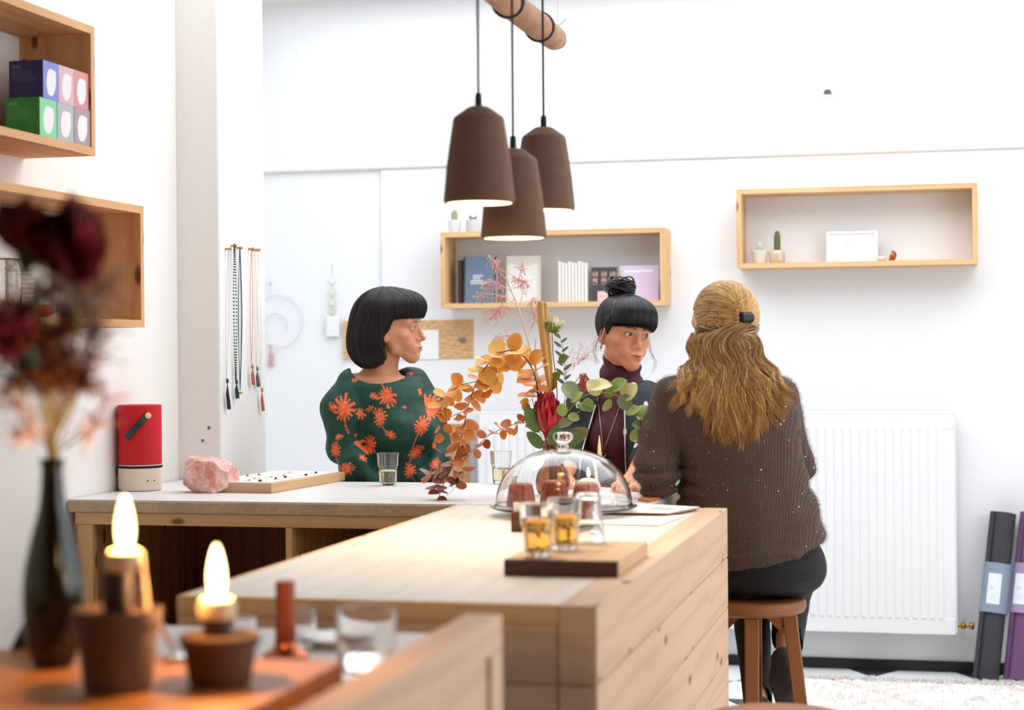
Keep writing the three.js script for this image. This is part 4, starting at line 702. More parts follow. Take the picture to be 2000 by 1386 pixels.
  S.cut((x, y, z) => { const fr = 0.0215 - 0.9 * x * x - 0.16 * Math.max(0, x), hl = z > 0.02 ? fr : lerp(-0.07, 0.012, smooth(-0.07, 0.012, z)); return y - hl - (z > 0.02 ? 0 : 0); }, 0.006);
  S.cut(ell([0, -0.05, 0.05], [0.09, 0.062, 0.06]), 0.006);
  for (const s of [-1, 1]) { S.add(cone([s * 0.072, 0.03, 0.016], [s * 0.0725, -0.006, 0.013], 0.011, 0.004), 0.012); }
  const sf0 = S.fn, sf = (x, y, z) => { const a = Math.atan2(x, z); return sf0(x, y, z) + 0.0012 * noise(a * 14, y * 6, 1) + 0.0004 * noise(a * 60, y * 7, 3); };
  part(G, 'hair', stickTo(surfaceNets(sf, [-0.12, -0.12, -0.14], [0.12, 0.15, 0.13], 0.0028), Hm), hairMat('#070506', 0.38));
  const list = [], R2 = rng(13), bunC = V(-0.006, 0.138, -0.046), crownF = V(0, 0.03, -0.02);
  for (let i = 0; i < 900; i++) { const az = (R2() - 0.5) * 1.9, p = shellStrand(sf, az, { crown: V(0, 0.03, -0.012), t0: 0.16 + R2() * 0.2, lift: R2() * 0.0009, twist: (R2() - 0.5) * 0.1, stop: (q) => q.z > 0.02 && q.y < 0.024 - 0.9 * q.x * q.x - 0.16 * Math.max(0, q.x) }); if (p) { const r = 0.0005 + R2() * 0.0005; list.push(strand(p.map((v) => v.applyMatrix4(Hm)), (t) => r * (0.4 + 0.6 * Math.sin(Math.PI * clamp(t * 0.8 + 0.15))), 5)); } }
  for (let i = 0; i < 700; i++) {   // swept from the hairline up to the bun
    const az = 0.95 + R2() * (Math.PI * 2 - 1.9), y0 = lerp(-0.06, 0.02, Math.abs(Math.cos(az / 2))) + R2() * 0.02, o = V(0, y0, -0.02), d = V(Math.sin(az), 0, Math.cos(az)), b = bunC.clone().sub(crownF).normalize(), pts = [];
    for (let k = 0; k < 16; k++) { const t = k / 15, dd = d.clone().multiplyScalar(1 - t).addScaledVector(b, t).normalize(), oo = o.clone().lerp(crownF, t), p = onShell(sf, oo, dd); if (p) pts.push(p.addScaledVector(dd, R2() * 0.0004)); }
    if (pts.length > 6) { const r = 0.0005 + R2() * 0.0005; list.push(strand(pts.map((v) => v.applyMatrix4(Hm)), () => r, 5)); }
  }
  for (const [pts, n] of [[[[-0.079, 0.01, -0.01], [-0.09, -0.035, -0.02], [-0.096, -0.07, -0.012], [-0.086, -0.1, -0.004]], 9], [[[-0.078, 0.0, 0.012], [-0.083, -0.03, 0.006], [-0.086, -0.06, 0.002]], 6], [[[0.079, 0.0, 0.02], [0.086, -0.05, 0.03], [0.098, -0.08, 0.045], [0.092, -0.11, 0.05]], 7]]) for (let i = 0; i < n; i++) { const j = () => (R2() - 0.5) * 0.012; list.push(strand(path(pts.map(([x, y, z]) => V(x + j(), y + j(), z + j())), 12).map((v) => v.applyMatrix4(Hm)), (t) => 0.00045 * (1 - 0.6 * t), 4)); }
  part(G, 'hair_strands', strands(list), hairMat('#0a0809', 0.33));
  const bun = []; for (let i = 0; i < 130; i++) { const pts = [], a0 = R2() * 6.28, tilt = (R2() - 0.5) * 1.5, tw = R2() * 6.28, rr = 0.026 + R2() * 0.017, len = 2.2 + R2() * 3; for (let k = 0; k < 20; k++) { const a = a0 + len * k / 19; const v = V(Math.cos(a) * rr * 1.12, Math.sin(a) * rr * 0.32 * Math.sin(tilt * 2 + a * 0.5), Math.sin(a) * rr); v.applyEuler(new THREE.Euler(tilt, tw, tilt * 0.4)); v.x *= 1.1; v.y *= 0.95; pts.push(v.add(bunC).add(V(0, 0.004, 0)).applyMatrix4(Hm)); } const r = 0.0013 + R2() * 0.0016; bun.push(strand(pts, (t) => r * Math.sin(Math.PI * clamp(t * 0.9 + 0.08)) + 0.0003, 6)); }
  part(G, 'bun', [strands(bun), stickTo(rough(new THREE.SphereGeometry(1, 32, 24).scale(0.036, 0.029, 0.034), 0.006, 50).translate(bunC.x, bunC.y, bunC.z), Hm)], hairMat('#1a0f0c', 0.38));
}

// ---- the woman on the stool, seen from behind
{
  const { g: G, L, rows } = personFrame(1480, 4.75), SK = lin('#d9a180');
  G.name = numbered('person'); G.userData = { label: 'woman with long blond hair on a stool, in a brown knitted sweater, seen from behind', category: 'person' }; scene.add(G);
  const Hm = new THREE.Matrix4().makeRotationFromEuler(new THREE.Euler(0.04, -2.74, 0, 'YXZ')).setPosition(...L(1411, 642, 0));
  const neckTop = V(0, -0.06, -0.022).applyMatrix4(Hm).toArray(), nb = L(1425, 735, 0);
  const shL = L(1305, 785, -0.01), elL = L(1284, 941, 0.045), wrL = L(1258, 953, -0.2), shR = L(1528, 785, -0.03), elR = L(1552, 905, -0.13), wrR = L(1440, 925, -0.32);
  const hipL = L(1440, 1108, -0.02), hipR = L(1545, 1108, -0.02), knL = L(1462, 1120, -0.42), knR = L(1548, 1125, -0.42), anL = L(1482, 1400, -0.2), anR = L(1534, 1305, -0.08);
  const rowsB = [[725, 1375, 1480, 0.06], [760, 1300, 1535, 0.085], [850, 1325, 1535, 0.105], [950, 1345, 1555, 0.1], [1030, 1365, 1585, 0.115], [1100, 1385, 1598, 0.125]];
  const B = new Field();
  B.add(cone(neckTop, nb, 0.047, 0.055), 0.02); B.add(trunk(rows(rowsB)), 0.04);
  B.add(cone(shL, elL, 0.042, 0.027), 0.03); B.add(cone(elL, wrL, 0.028, 0.024), 0.02); B.add(cone(shR, elR, 0.044, 0.036), 0.03); B.add(cone(elR, wrR, 0.036, 0.025), 0.02);
  for (const [h, k, a] of [[hipL, knL, anL], [hipR, knR, anR]]) { B.add(cone(h, k, 0.078, 0.048), 0.03); B.add(cone(k, a, 0.046, 0.026), 0.02); }
  const bodyG = paint(surfaceNets(B.fn, [-0.42, 0.15, -0.6], [0.32, 1.36, 0.25], 0.009), () => SK);
  const headG = stickTo(paint(surfaceNets(headField({}).fn, [-0.1, -0.13, -0.13], [0.1, 0.14, 0.12], 0.0025), headColor({ skin: SK, lip: LIP1, brow: lin('#6e5236'), blush: BLUSH1 })), Hm);
  const hands = [handGeo(V(...wrL), V(-0.5, -0.05, -0.8), V(0, 1, 0), -1, 0.4, SK), handGeo(V(...wrR), V(-0.8, -0.1, -0.3), V(0, 1, 0), 1, 0.4, SK)];
  part(G, 'body', mergeGeometries([bodyG, headG, ...hands]), SKIN);
  for (const s of [-1, 1]) part(G, 'eye', stickTo(eyeGeo(s, [0, 0]), Hm), EYE_MAT);
  // black trousers and grey shoes
  const P = new Field();
  P.add(trunk(rows([[1050, 1395, 1590, 0.12], [1085, 1382, 1607, 0.145], [1120, 1382, 1609, 0.155, -0.01], [1145, 1395, 1596, 0.14, -0.03], [1157, 1412, 1572, 0.11, -0.04]])), 0.02);
  P.add(cone(hipL, knL, 0.085, 0.066), 0.03); P.add(cone(hipR, knR, 0.085, 0.066), 0.03); P.add(cone(knL, anL, 0.06, 0.038), 0.02); P.add(cone(knR, anR, 0.06, 0.038), 0.02);
  P.cut((x, y) => 0, 0.0001); P.ops.pop();
  const seatY = 0.6535; P.cut((x, y, z) => (Math.hypot(x + 0.0, z) < 0.2 ? y - seatY : 1) , 0.01);
  P.warp((x, y, z) => 0.004 * fbm(x * 10, y * 12, z * 10, 3));
  part(G, 'trousers', surfaceNets(P.fn, [-0.3, 0.2, -0.6], [0.32, 0.9, 0.25], 0.006), mat(hex('#141318'), 0.8, { sheen: 0.2, sheenRoughness: 0.5, sheenColor: new THREE.Color(0.3, 0.3, 0.4) }));
  const shoeTex = mat(hex('#4b4a50'), 0.95);
  for (const [a, d] of [[anL, V(0.05, -0.35, -1)], [anR, V(0.15, -1, -0.35)]]) { const q = V(...a), e = q.clone().addScaledVector(d.normalize(), 0.15), S = new Field(); S.add(cone([q.x, q.y + 0.02, q.z], [q.x, q.y - 0.03, q.z + 0.01], 0.039, 0.04), 0.02); S.add(cone([q.x, q.y - 0.035, q.z + 0.005], e.toArray(), 0.041, 0.032), 0.02); S.warp((x, y, z) => 0.003 * noise(x * 90, y * 90, z * 90)); part(G, 'shoe', surfaceNets(S.fn, [q.x - 0.1, q.y - 0.25, q.z - 0.25], [q.x + 0.15, q.y + 0.1, q.z + 0.12], 0.005), shoeTex, 'grey woolly shoe'); }
  // sweater
  const Sw = new Field();
  Sw.add(trunk(rows([[708, 1378, 1478, 0.068], [724, 1345, 1505, 0.088], [742, 1305, 1532, 0.106], [766, 1286, 1546, 0.12], [800, 1296, 1558, 0.132], [850, 1312, 1563, 0.138], [900, 1322, 1570, 0.136], [940, 1326, 1580, 0.136], [985, 1328, 1597, 0.144], [1030, 1338, 1611, 0.154], [1068, 1350, 1614, 0.16], [1098, 1366, 1604, 0.152], [1130, 1390, 1585, 0.13]])), 0.03);
  Sw.add(cone(L(1312, 772, -0.01), L(1292, 850, 0.01), 0.054, 0.054), 0.035); Sw.add(cone(L(1292, 850, 0.01), L(1284, 905, 0.03), 0.054, 0.053), 0.02); Sw.add(cone(L(1283, 912, 0.032), L(1284, 930, 0.04), 0.0615, 0.0575), 0.008); Sw.add(cone(L(1284, 935, 0.042), L(1284, 951, 0.045), 0.053, 0.037), 0.012);
  Sw.add(cone(L(1518, 775, -0.03), elR, 0.058, 0.05), 0.03); Sw.add(cone(elR, L(1480, 925, -0.28), 0.052, 0.042), 0.02);
  const hem = L(1500, 1108, 0.14), hs = L(1612, 1070, 0.14), hk = (hs[1] - hem[1]) / (hs[0] - hem[0]);
  Sw.cut((x, y, z) => (y - hem[1] - hk * (x - hem[0]) * (x > hem[0] ? 1 : 0.35)) * 0.9 * -1 * -1 - 0, 0.012); { const o = Sw.ops[Sw.ops.length - 1]; const f0 = o[1]; o[1] = (x, y, z) => f0(x, y, z); }
  Sw.cut((x, y, z) => (Math.hypot(x, z) < 0.22 ? y - 0.69 : 1), 0.01);
  Sw.cut(cone(nb, neckTop, 0.058, 0.05), 0.01);
  const cuffY = L(1286, 905, 0.03)[1];
  Sw.warp((x, y, z) => 0.012 * fbm(x * 8, y * 7 - x * 4, z * 7, 3) + 0.006 * Math.sin((y * 1.0 - x * 0.7) * 70 + 5 * noise(x * 5, y * 5, z * 5)) * smooth(0.05, 0.13, x) * smooth(1.02, 0.96, y) * smooth(0.78, 0.88, y)
    + (x < -0.17 ? 0.0065 * Math.sin((cuffY - y) * 150 + 2.5 * noise(x * 12, 1, z * 12)) * smooth(cuffY + 0.02, cuffY - 0.02, y) : 0) - 0.006 * Math.exp(-Math.pow((y - 0.775 - 0.05 * noise(x * 6, 2, z * 4)) / 0.012, 2)));
  const swF = Sw.fn, swG = surfaceNets(swF, [-0.42, 0.6, -0.4], [0.3, 1.34, 0.28], 0.0042);
  { const p = swG.attributes.position, uv = new Float32Array(p.count * 2); for (let i = 0; i < p.count; i++) { uv[i * 2] = p.getX(i) + 0.5 * p.getZ(i); uv[i * 2 + 1] = p.getY(i); } swG.setAttribute('uv', new THREE.BufferAttribute(uv, 2)); }
  const knit = (srgb) => { const t = dataTex(512, 512, (u, v) => { const X = u * 16, Y = v * 22, c = Math.abs((X % 1) - 0.5) * 2, vv = 0.5 + 0.5 * Math.cos((Y + c * 0.55) * Math.PI * 2), r = Math.pow(Math.sin((X % 1) * Math.PI), 0.6), f = 0.55 * r + 0.3 * r * vv + 0.35 * fbm(u * 40, v * 40, 5, 3); return srgb ? [lerp(66, 112, f), lerp(52, 90, f), lerp(45, 78, f)] : [f * 220, f * 220, f * 220]; }, srgb); t.repeat.set(1 / 0.105, 1 / 0.12); return t; };
  part(G, 'sweater', swG, new THREE.MeshPhysicalMaterial({ map: knit(true), bumpMap: knit(false), bumpScale: 0.0014, roughness: 0.95, sheen: 0.5, sheenRoughness: 0.6, sheenColor: new THREE.Color(0.55, 0.5, 0.5) }));
  { // mohair halo and sequins
    const p = swG.attributes.position, n = swG.attributes.normal, R = rng(5), N = 30000, fib = strands([strand([V(0, 0, 0), V(0.0014, 0.0022, 0), V(0.0042, 0.0034, 0.0012), V(0.0062, 0.0058, 0.003)], (t) => 0.00014 * (1 - 0.6 * t), 3)]);
    const im = new THREE.InstancedMesh(fib, mat(hex('#7a6456'), 1), N), m = new THREE.Matrix4(), q = new THREE.Quaternion(), qq = new THREE.Quaternion(), sq = [];
    for (let i = 0; i < N; i++) { const k = Math.floor(R() * p.count), nn = V(n.getX(k), n.getY(k), n.getZ(k)); q.setFromUnitVectors(V(0, 1, 0), nn); qq.setFromAxisAngle(V(0, 1, 0), R() * 6.28); const s = 0.7 + R() * 0.9; m.compose(V(p.getX(k), p.getY(k), p.getZ(k)), q.multiply(qq), V(s, s, s)); im.setMatrixAt(i, m); }
    im.name = 'wool_fuzz'; im.userData.kind = 'stuff'; shade(im); G.add(im);
    const M2 = 420, sm = new THREE.InstancedMesh(new THREE.CylinderGeometry(0.0015, 0.0015, 0.0006, 8), mat(hex('#f2efe8'), 0.2, { metalness: 0.6 }), M2);
    for (let i = 0; i < M2; i++) { const k = Math.floor(R() * p.count), nn = V(n.getX(k) + (R() - 0.5), n.getY(k) + (R() - 0.5), n.getZ(k) + (R() - 0.5)).normalize(); q.setFromUnitVectors(V(0, 1, 0), nn); const s = 0.5 + R() * 0.7; m.compose(V(p.getX(k) + n.getX(k) * 0.0016, p.getY(k) + n.getY(k) * 0.0016, p.getZ(k) + n.getZ(k) * 0.0016), q, V(s, s, s)); sm.setMatrixAt(i, m); }
    sm.name = 'sequins'; sm.userData.kind = 'stuff'; shade(sm); G.add(sm);
  }
  // hair: a shell on the head, locks swept back to the clip, loose waves down the back
  const S = new Field(); S.add(ell([0, 0.036, -0.018], [0.08, 0.089, 0.104]), 0.02);
  S.cut((x, y, z) => Math.max(y - 0.05 + 0.06 * smooth(0.02, -0.02, z) + 0.06 * smooth(0.0, -0.06, z), 0.0 - z - 0.02 * 0), 0.004); S.cut((x, y, z) => y + 0.07, 0.01);
  const sf0 = S.fn, sf = (x, y, z) => sf0(x, y, z) + 0.0015 * noise(x * 60, y * 12, z * 30);
  const HM = (rough) => new THREE.MeshPhysicalMaterial({ vertexColors: true, roughness: rough, sheen: 0.3, sheenRoughness: 0.4, sheenColor: new THREE.Color(0.9, 0.75, 0.5) });
  const tones = ['#b08a58', '#8a6640', '#c8a474', '#6b4f30', '#d8ba8c', '#9d7b50'].map(lin), ends = ['#dba04c', '#b87632', '#eab868', '#965a24', '#f4cc84', '#cc9044'].map(lin);
  part(G, 'hair', paint(stickTo(surfaceNets(sf, [-0.11, -0.1, -0.14], [0.11, 0.15, 0.12], 0.004), Hm), () => lin('#7d5c37')), HM(0.5));
  const R = rng(99), list = [], clip = V(0.004, 0.022, -0.116), c0 = V(0, 0.03, -0.018);
  const put = (pts, r, k, sides = 5) => { const a = tones[k], b = ends[k]; list.push(strand(pts, (t) => r * (0.55 + 0.45 * Math.sin(Math.PI * clamp(t * 0.75 + 0.2))) * (t > 0.85 ? 1 - (t - 0.85) * 5 : 1), sides, (t) => mix3(a, b, t))); };
  for (let i = 0; i < 1900; i++) {   // swept to the clip over the crown and sides
    const az = (R() - 0.5) * 4.4, y0 = lerp(0.085, 0.01, smooth(0.2, 1.6, Math.abs(az))) + (R() - 0.3) * 0.03 + (Math.abs(az) < 1 ? 0.03 : 0), pts = [], d0 = V(Math.sin(az), 0, Math.cos(az)), b = clip.clone().sub(c0).normalize(), sag = (R() - 0.5) * 0.22, o0 = V(0, y0, -0.01);
    for (let k = 0; k < 16; k++) { const t = k / 15, d = d0.clone().multiplyScalar(1 - t).addScaledVector(b, t); d.y += Math.sin(Math.PI * t) * (0.55 * (1 - smooth(0.6, 1.5, Math.abs(az))) + sag - 0.1 * smooth(1.2, 2, Math.abs(az))); d.normalize(); const p = onShell(sf0, o0.clone().lerp(c0, smooth(0, 0.5, t)), d); if (p) pts.push(p.addScaledVector(d, 0.0005 + 0.003 * R() * Math.sin(Math.PI * t))); }
    if (pts.length > 8) { pts.push(clip.clone().add(V((R() - 0.5) * 0.012, (R() - 0.5) * 0.016, 0.002))); put(pts.map((v) => v.applyMatrix4(Hm)), 0.0004 + R() * 0.0005, az < -0.9 || R() < 0.3 ? [0, 2, 4][Math.floor(R() * 3)] : Math.floor(R() * 6), 4); }
  }
  const skull = (() => { const F = new Field(); F.add(ell([0, 0.033, -0.018], [0.083, 0.092, 0.107]), 0.01); F.add(cone([0, -0.03, 0.0], [0, -0.13, -0.03], 0.07, 0.06), 0.04); return F.fn; })(), invH = Hm.clone().invert(), q0 = V(0, 0, 0);
  const offHead = (p) => { for (let i = 0; i < 8; i++) { q0.copy(p).applyMatrix4(invH); const d = skull(q0.x, q0.y, q0.z); if (d > 0) break; const e = 0.003, n = V(skull(q0.x + e, q0.y, q0.z) - d, 0.3 * (skull(q0.x, q0.y + e, q0.z) - d), skull(q0.x, q0.y, q0.z + e) - d).normalize(); q0.addScaledVector(n, -d * 1.1 + 0.0005); p.copy(q0.applyMatrix4(Hm)); } return p; };
  const clipW = clip.clone().applyMatrix4(Hm), clear = (p, gap) => { offHead(p); for (let i = 0; i < 14; i++) { const d = swF(p.x, p.y, p.z); if (d > gap) break; p.z += (gap - d) * 0.9 + 0.0004; } return p; };
  const fall = (start, u, endPx, endPy, waves, amp) => {
    const c = Math.sqrt(Math.max(0, 1 - u * u)), M1 = V(...L(1413 + u * 66, 657 + R() * 8, 0.01 + 0.1 * c)), M2 = V(...L(1421 + u * 76, 702 + R() * 8, 0.02 + 0.06 * c)), E = V(...L(endPx, endPy, 0.12)), raw = new THREE.CatmullRomCurve3([start, M1, M2, M2.clone().lerp(E, 0.5), E], false, 'centripetal'), pts = [], n = 26, ph = u * 5 + R() * 1.1, w = waves * (0.9 + R() * 0.25), gap = 0.003 + R() * 0.004;
    for (let k = 0; k <= n; k++) { const t = k / n, p = raw.getPoint(t), A = amp * smooth(0.2, 0.6, t); p.x += A * Math.sin(ph + t * w * 6.28); p.z += A * 0.7 * Math.cos(ph * 1.3 + t * w * 6.28); pts.push(clear(p, gap)); }
    return new THREE.CatmullRomCurve3(pts.filter((_, i) => i % 2 === 0)).getPoints(24).map((p) => clear(p, gap));
  };
  // locks: groups of strands that share a path
  for (let l = 0; l < 170; l++) {
    const tail = l < 84, u = tail ? (R() - 0.5) * 1.1 : (R() < 0.5 ? -1 : 1) * Math.pow(R(), 0.6), side = Math.abs(u);
    const st = tail ? clipW.clone().add(V((R() - 0.5) * 0.03 + u * 0.02, -0.008 - R() * 0.012, 0.004)) : (() => { const az = Math.PI - (-u) * 1.35 * -1, d = V(Math.sin(Math.PI - u * 1.8), -0.12 - R() * 0.3, Math.cos(Math.PI - u * 1.8)).normalize(); const p = onShell(sf0, V(0, 0.02, -0.018), d) ?? V(d.x * 0.08, -0.03, d.z * 0.1); return p.applyMatrix4(Hm); })();
    const ex = tail ? 1435 + u * 92 + (R() - 0.5) * 26 : u < 0 ? 1408 + u * 98 + (R() - 0.5) * 30 : 1452 + u * 98 + (R() - 0.5) * 30, ey = tail ? 876 - 100 * u * u - R() * 46 : u < 0 ? 826 - 26 * side - R() * 60 : 850 - 45 * side * side - R() * 45;
    const base = fall(st, tail ? u * 0.95 : u, ex, ey, 2.1, tail ? 0.008 + R() * 0.005 : 0.009 + R() * 0.007), k0 = Math.floor(R() * 6);
    for (let i = 0; i < 20; i++) { const a = V((R() - 0.5) * 0.011, (R() - 0.5) * 0.024, (R() - 0.5) * 0.009), wob = R() * 6.28, f = 0.0006 + R() * 0.0016, flare = (R() - 0.5) * 0.014; const pts = base.map((p, q) => { const t = q / (base.length - 1); return clear(V(p.x + a.x * (0.4 + 0.6 * Math.sin(Math.PI * t)) + f * Math.sin(wob + t * 6) + flare * t * t * t, p.y + a.y * t, p.z + a.z * Math.sin(Math.PI * t)), 0.0025); }); put(pts, 0.00038 + R() * 0.00045, R() < 0.8 ? k0 : Math.floor(R() * 6), 4); }
  }
  part(G, 'hair_strands', strands(list), HM(0.42));
  // clip with a gilt blossom comb
  { const q = new THREE.Quaternion().setFromRotationMatrix(Hm), at2 = (v) => v.applyQuaternion(q).add(clipW);
    const body = new RoundedBoxGeometry(0.042, 0.026, 0.02, 4, 0.009); body.applyQuaternion(q); const c = V(-0.006, 0, -0.008).applyQuaternion(q).add(clipW); body.translate(c.x, c.y, c.z);
    const teeth = []; for (let i = -2; i <= 2; i++) { const a = V(i * 0.008 - 0.004, 0.012, -0.01).applyQuaternion(q).add(clipW), b = V(i * 0.008 - 0.004, 0.022, 0.004).applyQuaternion(q).add(clipW); teeth.push(rod(a, b, 0.002, 0.001, 8)); }
    part(G, 'hair_clip', [body, ...teeth], mat(hex('#0d0c0e'), 0.45), 'black claw clip');
    const tw = [], rr = rng(4); for (let i = 0; i < 7; i++) { const a = V(0.018 + rr() * 0.008, -0.016 + i * 0.009, -0.008), b = V(0.024 + rr() * 0.012 - i * 0.003, -0.012 + i * 0.01, -0.014); const A = a.applyQuaternion(q).add(clipW), Bq = b.applyQuaternion(q).add(clipW); tw.push(rod(A, Bq, 0.0008), new THREE.SphereGeometry(0.0024, 10, 8).translate(Bq.x, Bq.y, Bq.z), new THREE.SphereGeometry(0.0018, 8, 6).translate(A.x, A.y, A.z)); }
    tw.push(tube([V(0.02, -0.016, -0.008), V(0.022, 0.01, -0.01), V(0.012, 0.038, -0.006), V(-0.008, 0.05, 0.002)].map((v) => v.applyQuaternion(q).add(clipW)), 0.0012, 24, 6));
    part(G, 'hair_comb', tw, mat(hex('#c99a78'), 0.35, { metalness: 0.8 }), 'gilt twig hair ornament'); }
}

// ---------------------------------------------------------------- things on the counters and shelves
// stepped tea tumbler, upright or upside down
const tumblerWall = [[0, 0], [0.0215, 0], [0.0235, 0.002], [0.025, 0.014], [0.0272, 0.052], [0.0285, 0.0545], [0.03, 0.057], [0.0325, 0.0945], [0.0318, 0.0955], [0.031, 0.0945], [0.0287, 0.059], [0.0258, 0.052], [0.0228, 0.012], [0.021, 0.0085], [0, 0.0075]];
const rAt = (y) => y < 0.052 ? lerp(0.0228, 0.0258, (y - 0.012) / 0.04) : lerp(0.0287, 0.031, (y - 0.059) / 0.0355);
function tumbler(pos, label, fill, m, scale = 1, flip = false, group = 'tea glasses on the counters') {
  const t = thing('tea_glass', label, 'glass', pos, 0, group);
  const g = lathe(tumblerWall, 48).scale(scale, scale, scale); if (flip) g.rotateX(Math.PI).translate(0, 0.0955 * scale, 0);
  part(t, 'glass_wall', g, M.glass);
  if (fill) { const pr = [[0, 0.0079], [0.0208, 0.009], [0.0226, 0.0125]]; for (let k = 1; k <= 6; k++) { const y = lerp(0.0125, fill, k / 6); pr.push([rAt(y) - 0.0002, y]); } pr.push([0, fill]); part(t, 'tea', lathe(pr, 48).scale(scale, scale, scale), m); }
  return t;
}
{ const p = atY(758, 948, CT); tumbler([p.x, CT + 0.0004, p.z], 'tea glass half full of pale tea in front of the woman in the green dress', 0.046, M.paleTea); }
{ const p = atY(979, 944, CT); tumbler([p.x, CT + 0.0004, p.z], 'tea glass half full of pale tea left of the glass dome', 0.046, M.paleTea); }
const BT = CT + 0.0275;
{ const p = atY(1050, 1086, BT); tumbler([p.x, BT + 0.0004, p.z], 'tea glass full of amber tea, front left on the serving board', 0.068, M.tea, 0.98, false, 'tea glasses on the serving board'); }
{ const p = atY(1103, 1073, BT); tumbler([p.x, BT + 0.0004, p.z], 'tea glass full of amber tea, middle one on the serving board', 0.066, M.tea, 0.98, false, 'tea glasses on the serving board'); }
{ const p = atY(1149, 1060, BT); tumbler([p.x, BT + 0.0004, p.z], 'empty tea glass turned upside down on the serving board', 0, null, 0.98, true, 'tea glasses on the serving board'); }
// serving board
{
  const t = thing('serving_board', 'thick wooden serving board with a dark end, carrying three tea glasses', 'board', [-0.64, CT + 0.0003, -3.195]);
  part(t, 'plank', boxAt(-0.1, 0.1, 0, 0.027, -0.165, 0.152, 'z', 0.002, 0.2), M.birch);
  part(t, 'shaded_end', boxAt(-0.1, 0.1, 0, 0.027, 0.1523, 0.168, 'x', 0.002, 0.4), M.walnut, 'end strip with its shade painted in as darker wood');  // end face turned from the light; walnut tone paints that shade in
}
// menus and papers
{
  const corner = (x, y, h) => atY(x, y, h);
  const sheetFrom = (list, y, th) => { const s = new THREE.Shape(list.map(([x, yy]) => { const p = corner(x, yy, y); return new THREE.Vector2(p.x, -p.z); })); return new THREE.ExtrudeGeometry(s, { depth: th, bevelEnabled: false }).rotateX(-Math.PI / 2).translate(0, y, 0); };
  single('paper_sheet', 'plain pinkish-white paper sheet lying flat nearest the serving board', 'paper', sheetFrom([[1150, 1023], [1287, 1026], [1338, 1007], [1180, 1003]], CT + 0.0004, 0.0012), mat(hex('#f3e9e6'), 0.8));
  const m = thing('menu_booklet', 'white booklet with a wooden-brown edge on the counter beside the dome', 'booklet');
  part(m, 'cover', sheetFrom([[1150, 1003], [1303, 1006], [1366, 994], [1225, 986]], CT + 0.0018, 0.0062), mat(hex('#b98a5c'), 0.7));
  part(m, 'page_block', sheetFrom([[1152, 1000], [1304, 1002.5], [1366, 990.5], [1226, 983]], CT + 0.0081, 0.0016), M.paper);
  const pic = sheetFrom([[1262, 994], [1302, 997], [1322, 992], [1284, 989]], CT + 0.0098, 0.0002); part(m, 'print', pic, mat(hex('#b9c0b8'), 0.8), 'pale printed picture');
  single('coaster', 'orange-brown wooden coaster beside the cuff of the brown sweater', 'coaster', sheetFrom([[1246, 978], [1268, 981], [1290, 975], [1262, 972]], CT + 0.0004, 0.006), mat(hex('#c47a34'), 0.6));
}
{ const p = atY(1030, 1037, CT); const t = thing('card_holder', 'small dark wooden block behind the front tea glass', 'block', [p.x, CT + 0.0003, p.z], 0.1); part(t, 'block', boxAt(-0.034, 0.034, 0, 0.042, -0.012, 0.012, 'x', 0.002), M.walnut); part(t, 'card', boxAt(-0.03, 0.03, 0.0422, 0.062, -0.001, 0.001), M.paper); }
// cake stand: glass plate, dome and three fluted cakes
const DC = (() => { const p = atY(1101, 989, CT + 0.02); return V(p.x, CT, p.z); })();
{
  const t = thing('glass_cake_stand', 'low round glass cake plate under the dome', 'plate', [DC.x, CT + 0.0004, DC.z]);
  part(t, 'foot', lathe([[0, 0], [0.07, 0], [0.072, 0.003], [0.06, 0.008], [0.05, 0.0125], [0, 0.0125]], 56), M.glass);
  part(t, 'plate', lathe([[0, 0.0128], [0.15, 0.0128], [0.166, 0.0165], [0.174, 0.02], [0.175, 0.0222], [0.1725, 0.0222], [0.164, 0.0195], [0.15, 0.0175], [0, 0.0175]], 72), M.glass);
}
{
  const t = thing('glass_dome', 'clear glass cake dome with a round knob over three fluted cakes', 'dome', [DC.x, CT + 0.0205, DC.z]), o = [], q = [], R = 0.1625, Hh = 0.138;
  for (let k = 0; k <= 26; k++) { const a = k / 26 * Math.PI / 2; o.push([Math.pow(Math.cos(a), 0.9) * R, Math.pow(Math.sin(a), 0.95) * Hh]); q.push([Math.pow(Math.cos(a), 0.9) * (R - 0.0026), Math.pow(Math.sin(a), 0.95) * (Hh - 0.0026)]); }
  o[0][1] = 0; q[0][1] = 0;
  part(t, 'bell', lathe([[R - 0.0026, -0.0], [R + 0.0035, 0], [R + 0.004, 0.002], [R + 0.0006, 0.006], ...o.slice(1, -1), [0.0001, Hh], [0.0001, Hh - 0.0026], ...q.slice(1, -1).reverse(), [R - 0.0026, 0]], 80), M.glass);
  part(t, 'knob', lathe([[0, Hh + 0.0002], [0.016, Hh + 0.0002], [0.0125, Hh + 0.006], [0.012, Hh + 0.01], ...curved([[0.0165, Hh + 0.015], [0.0235, Hh + 0.024], [0.022, Hh + 0.034], [0.012, Hh + 0.0385], [0, Hh + 0.0395]], 18)], 40), M.glass);
}
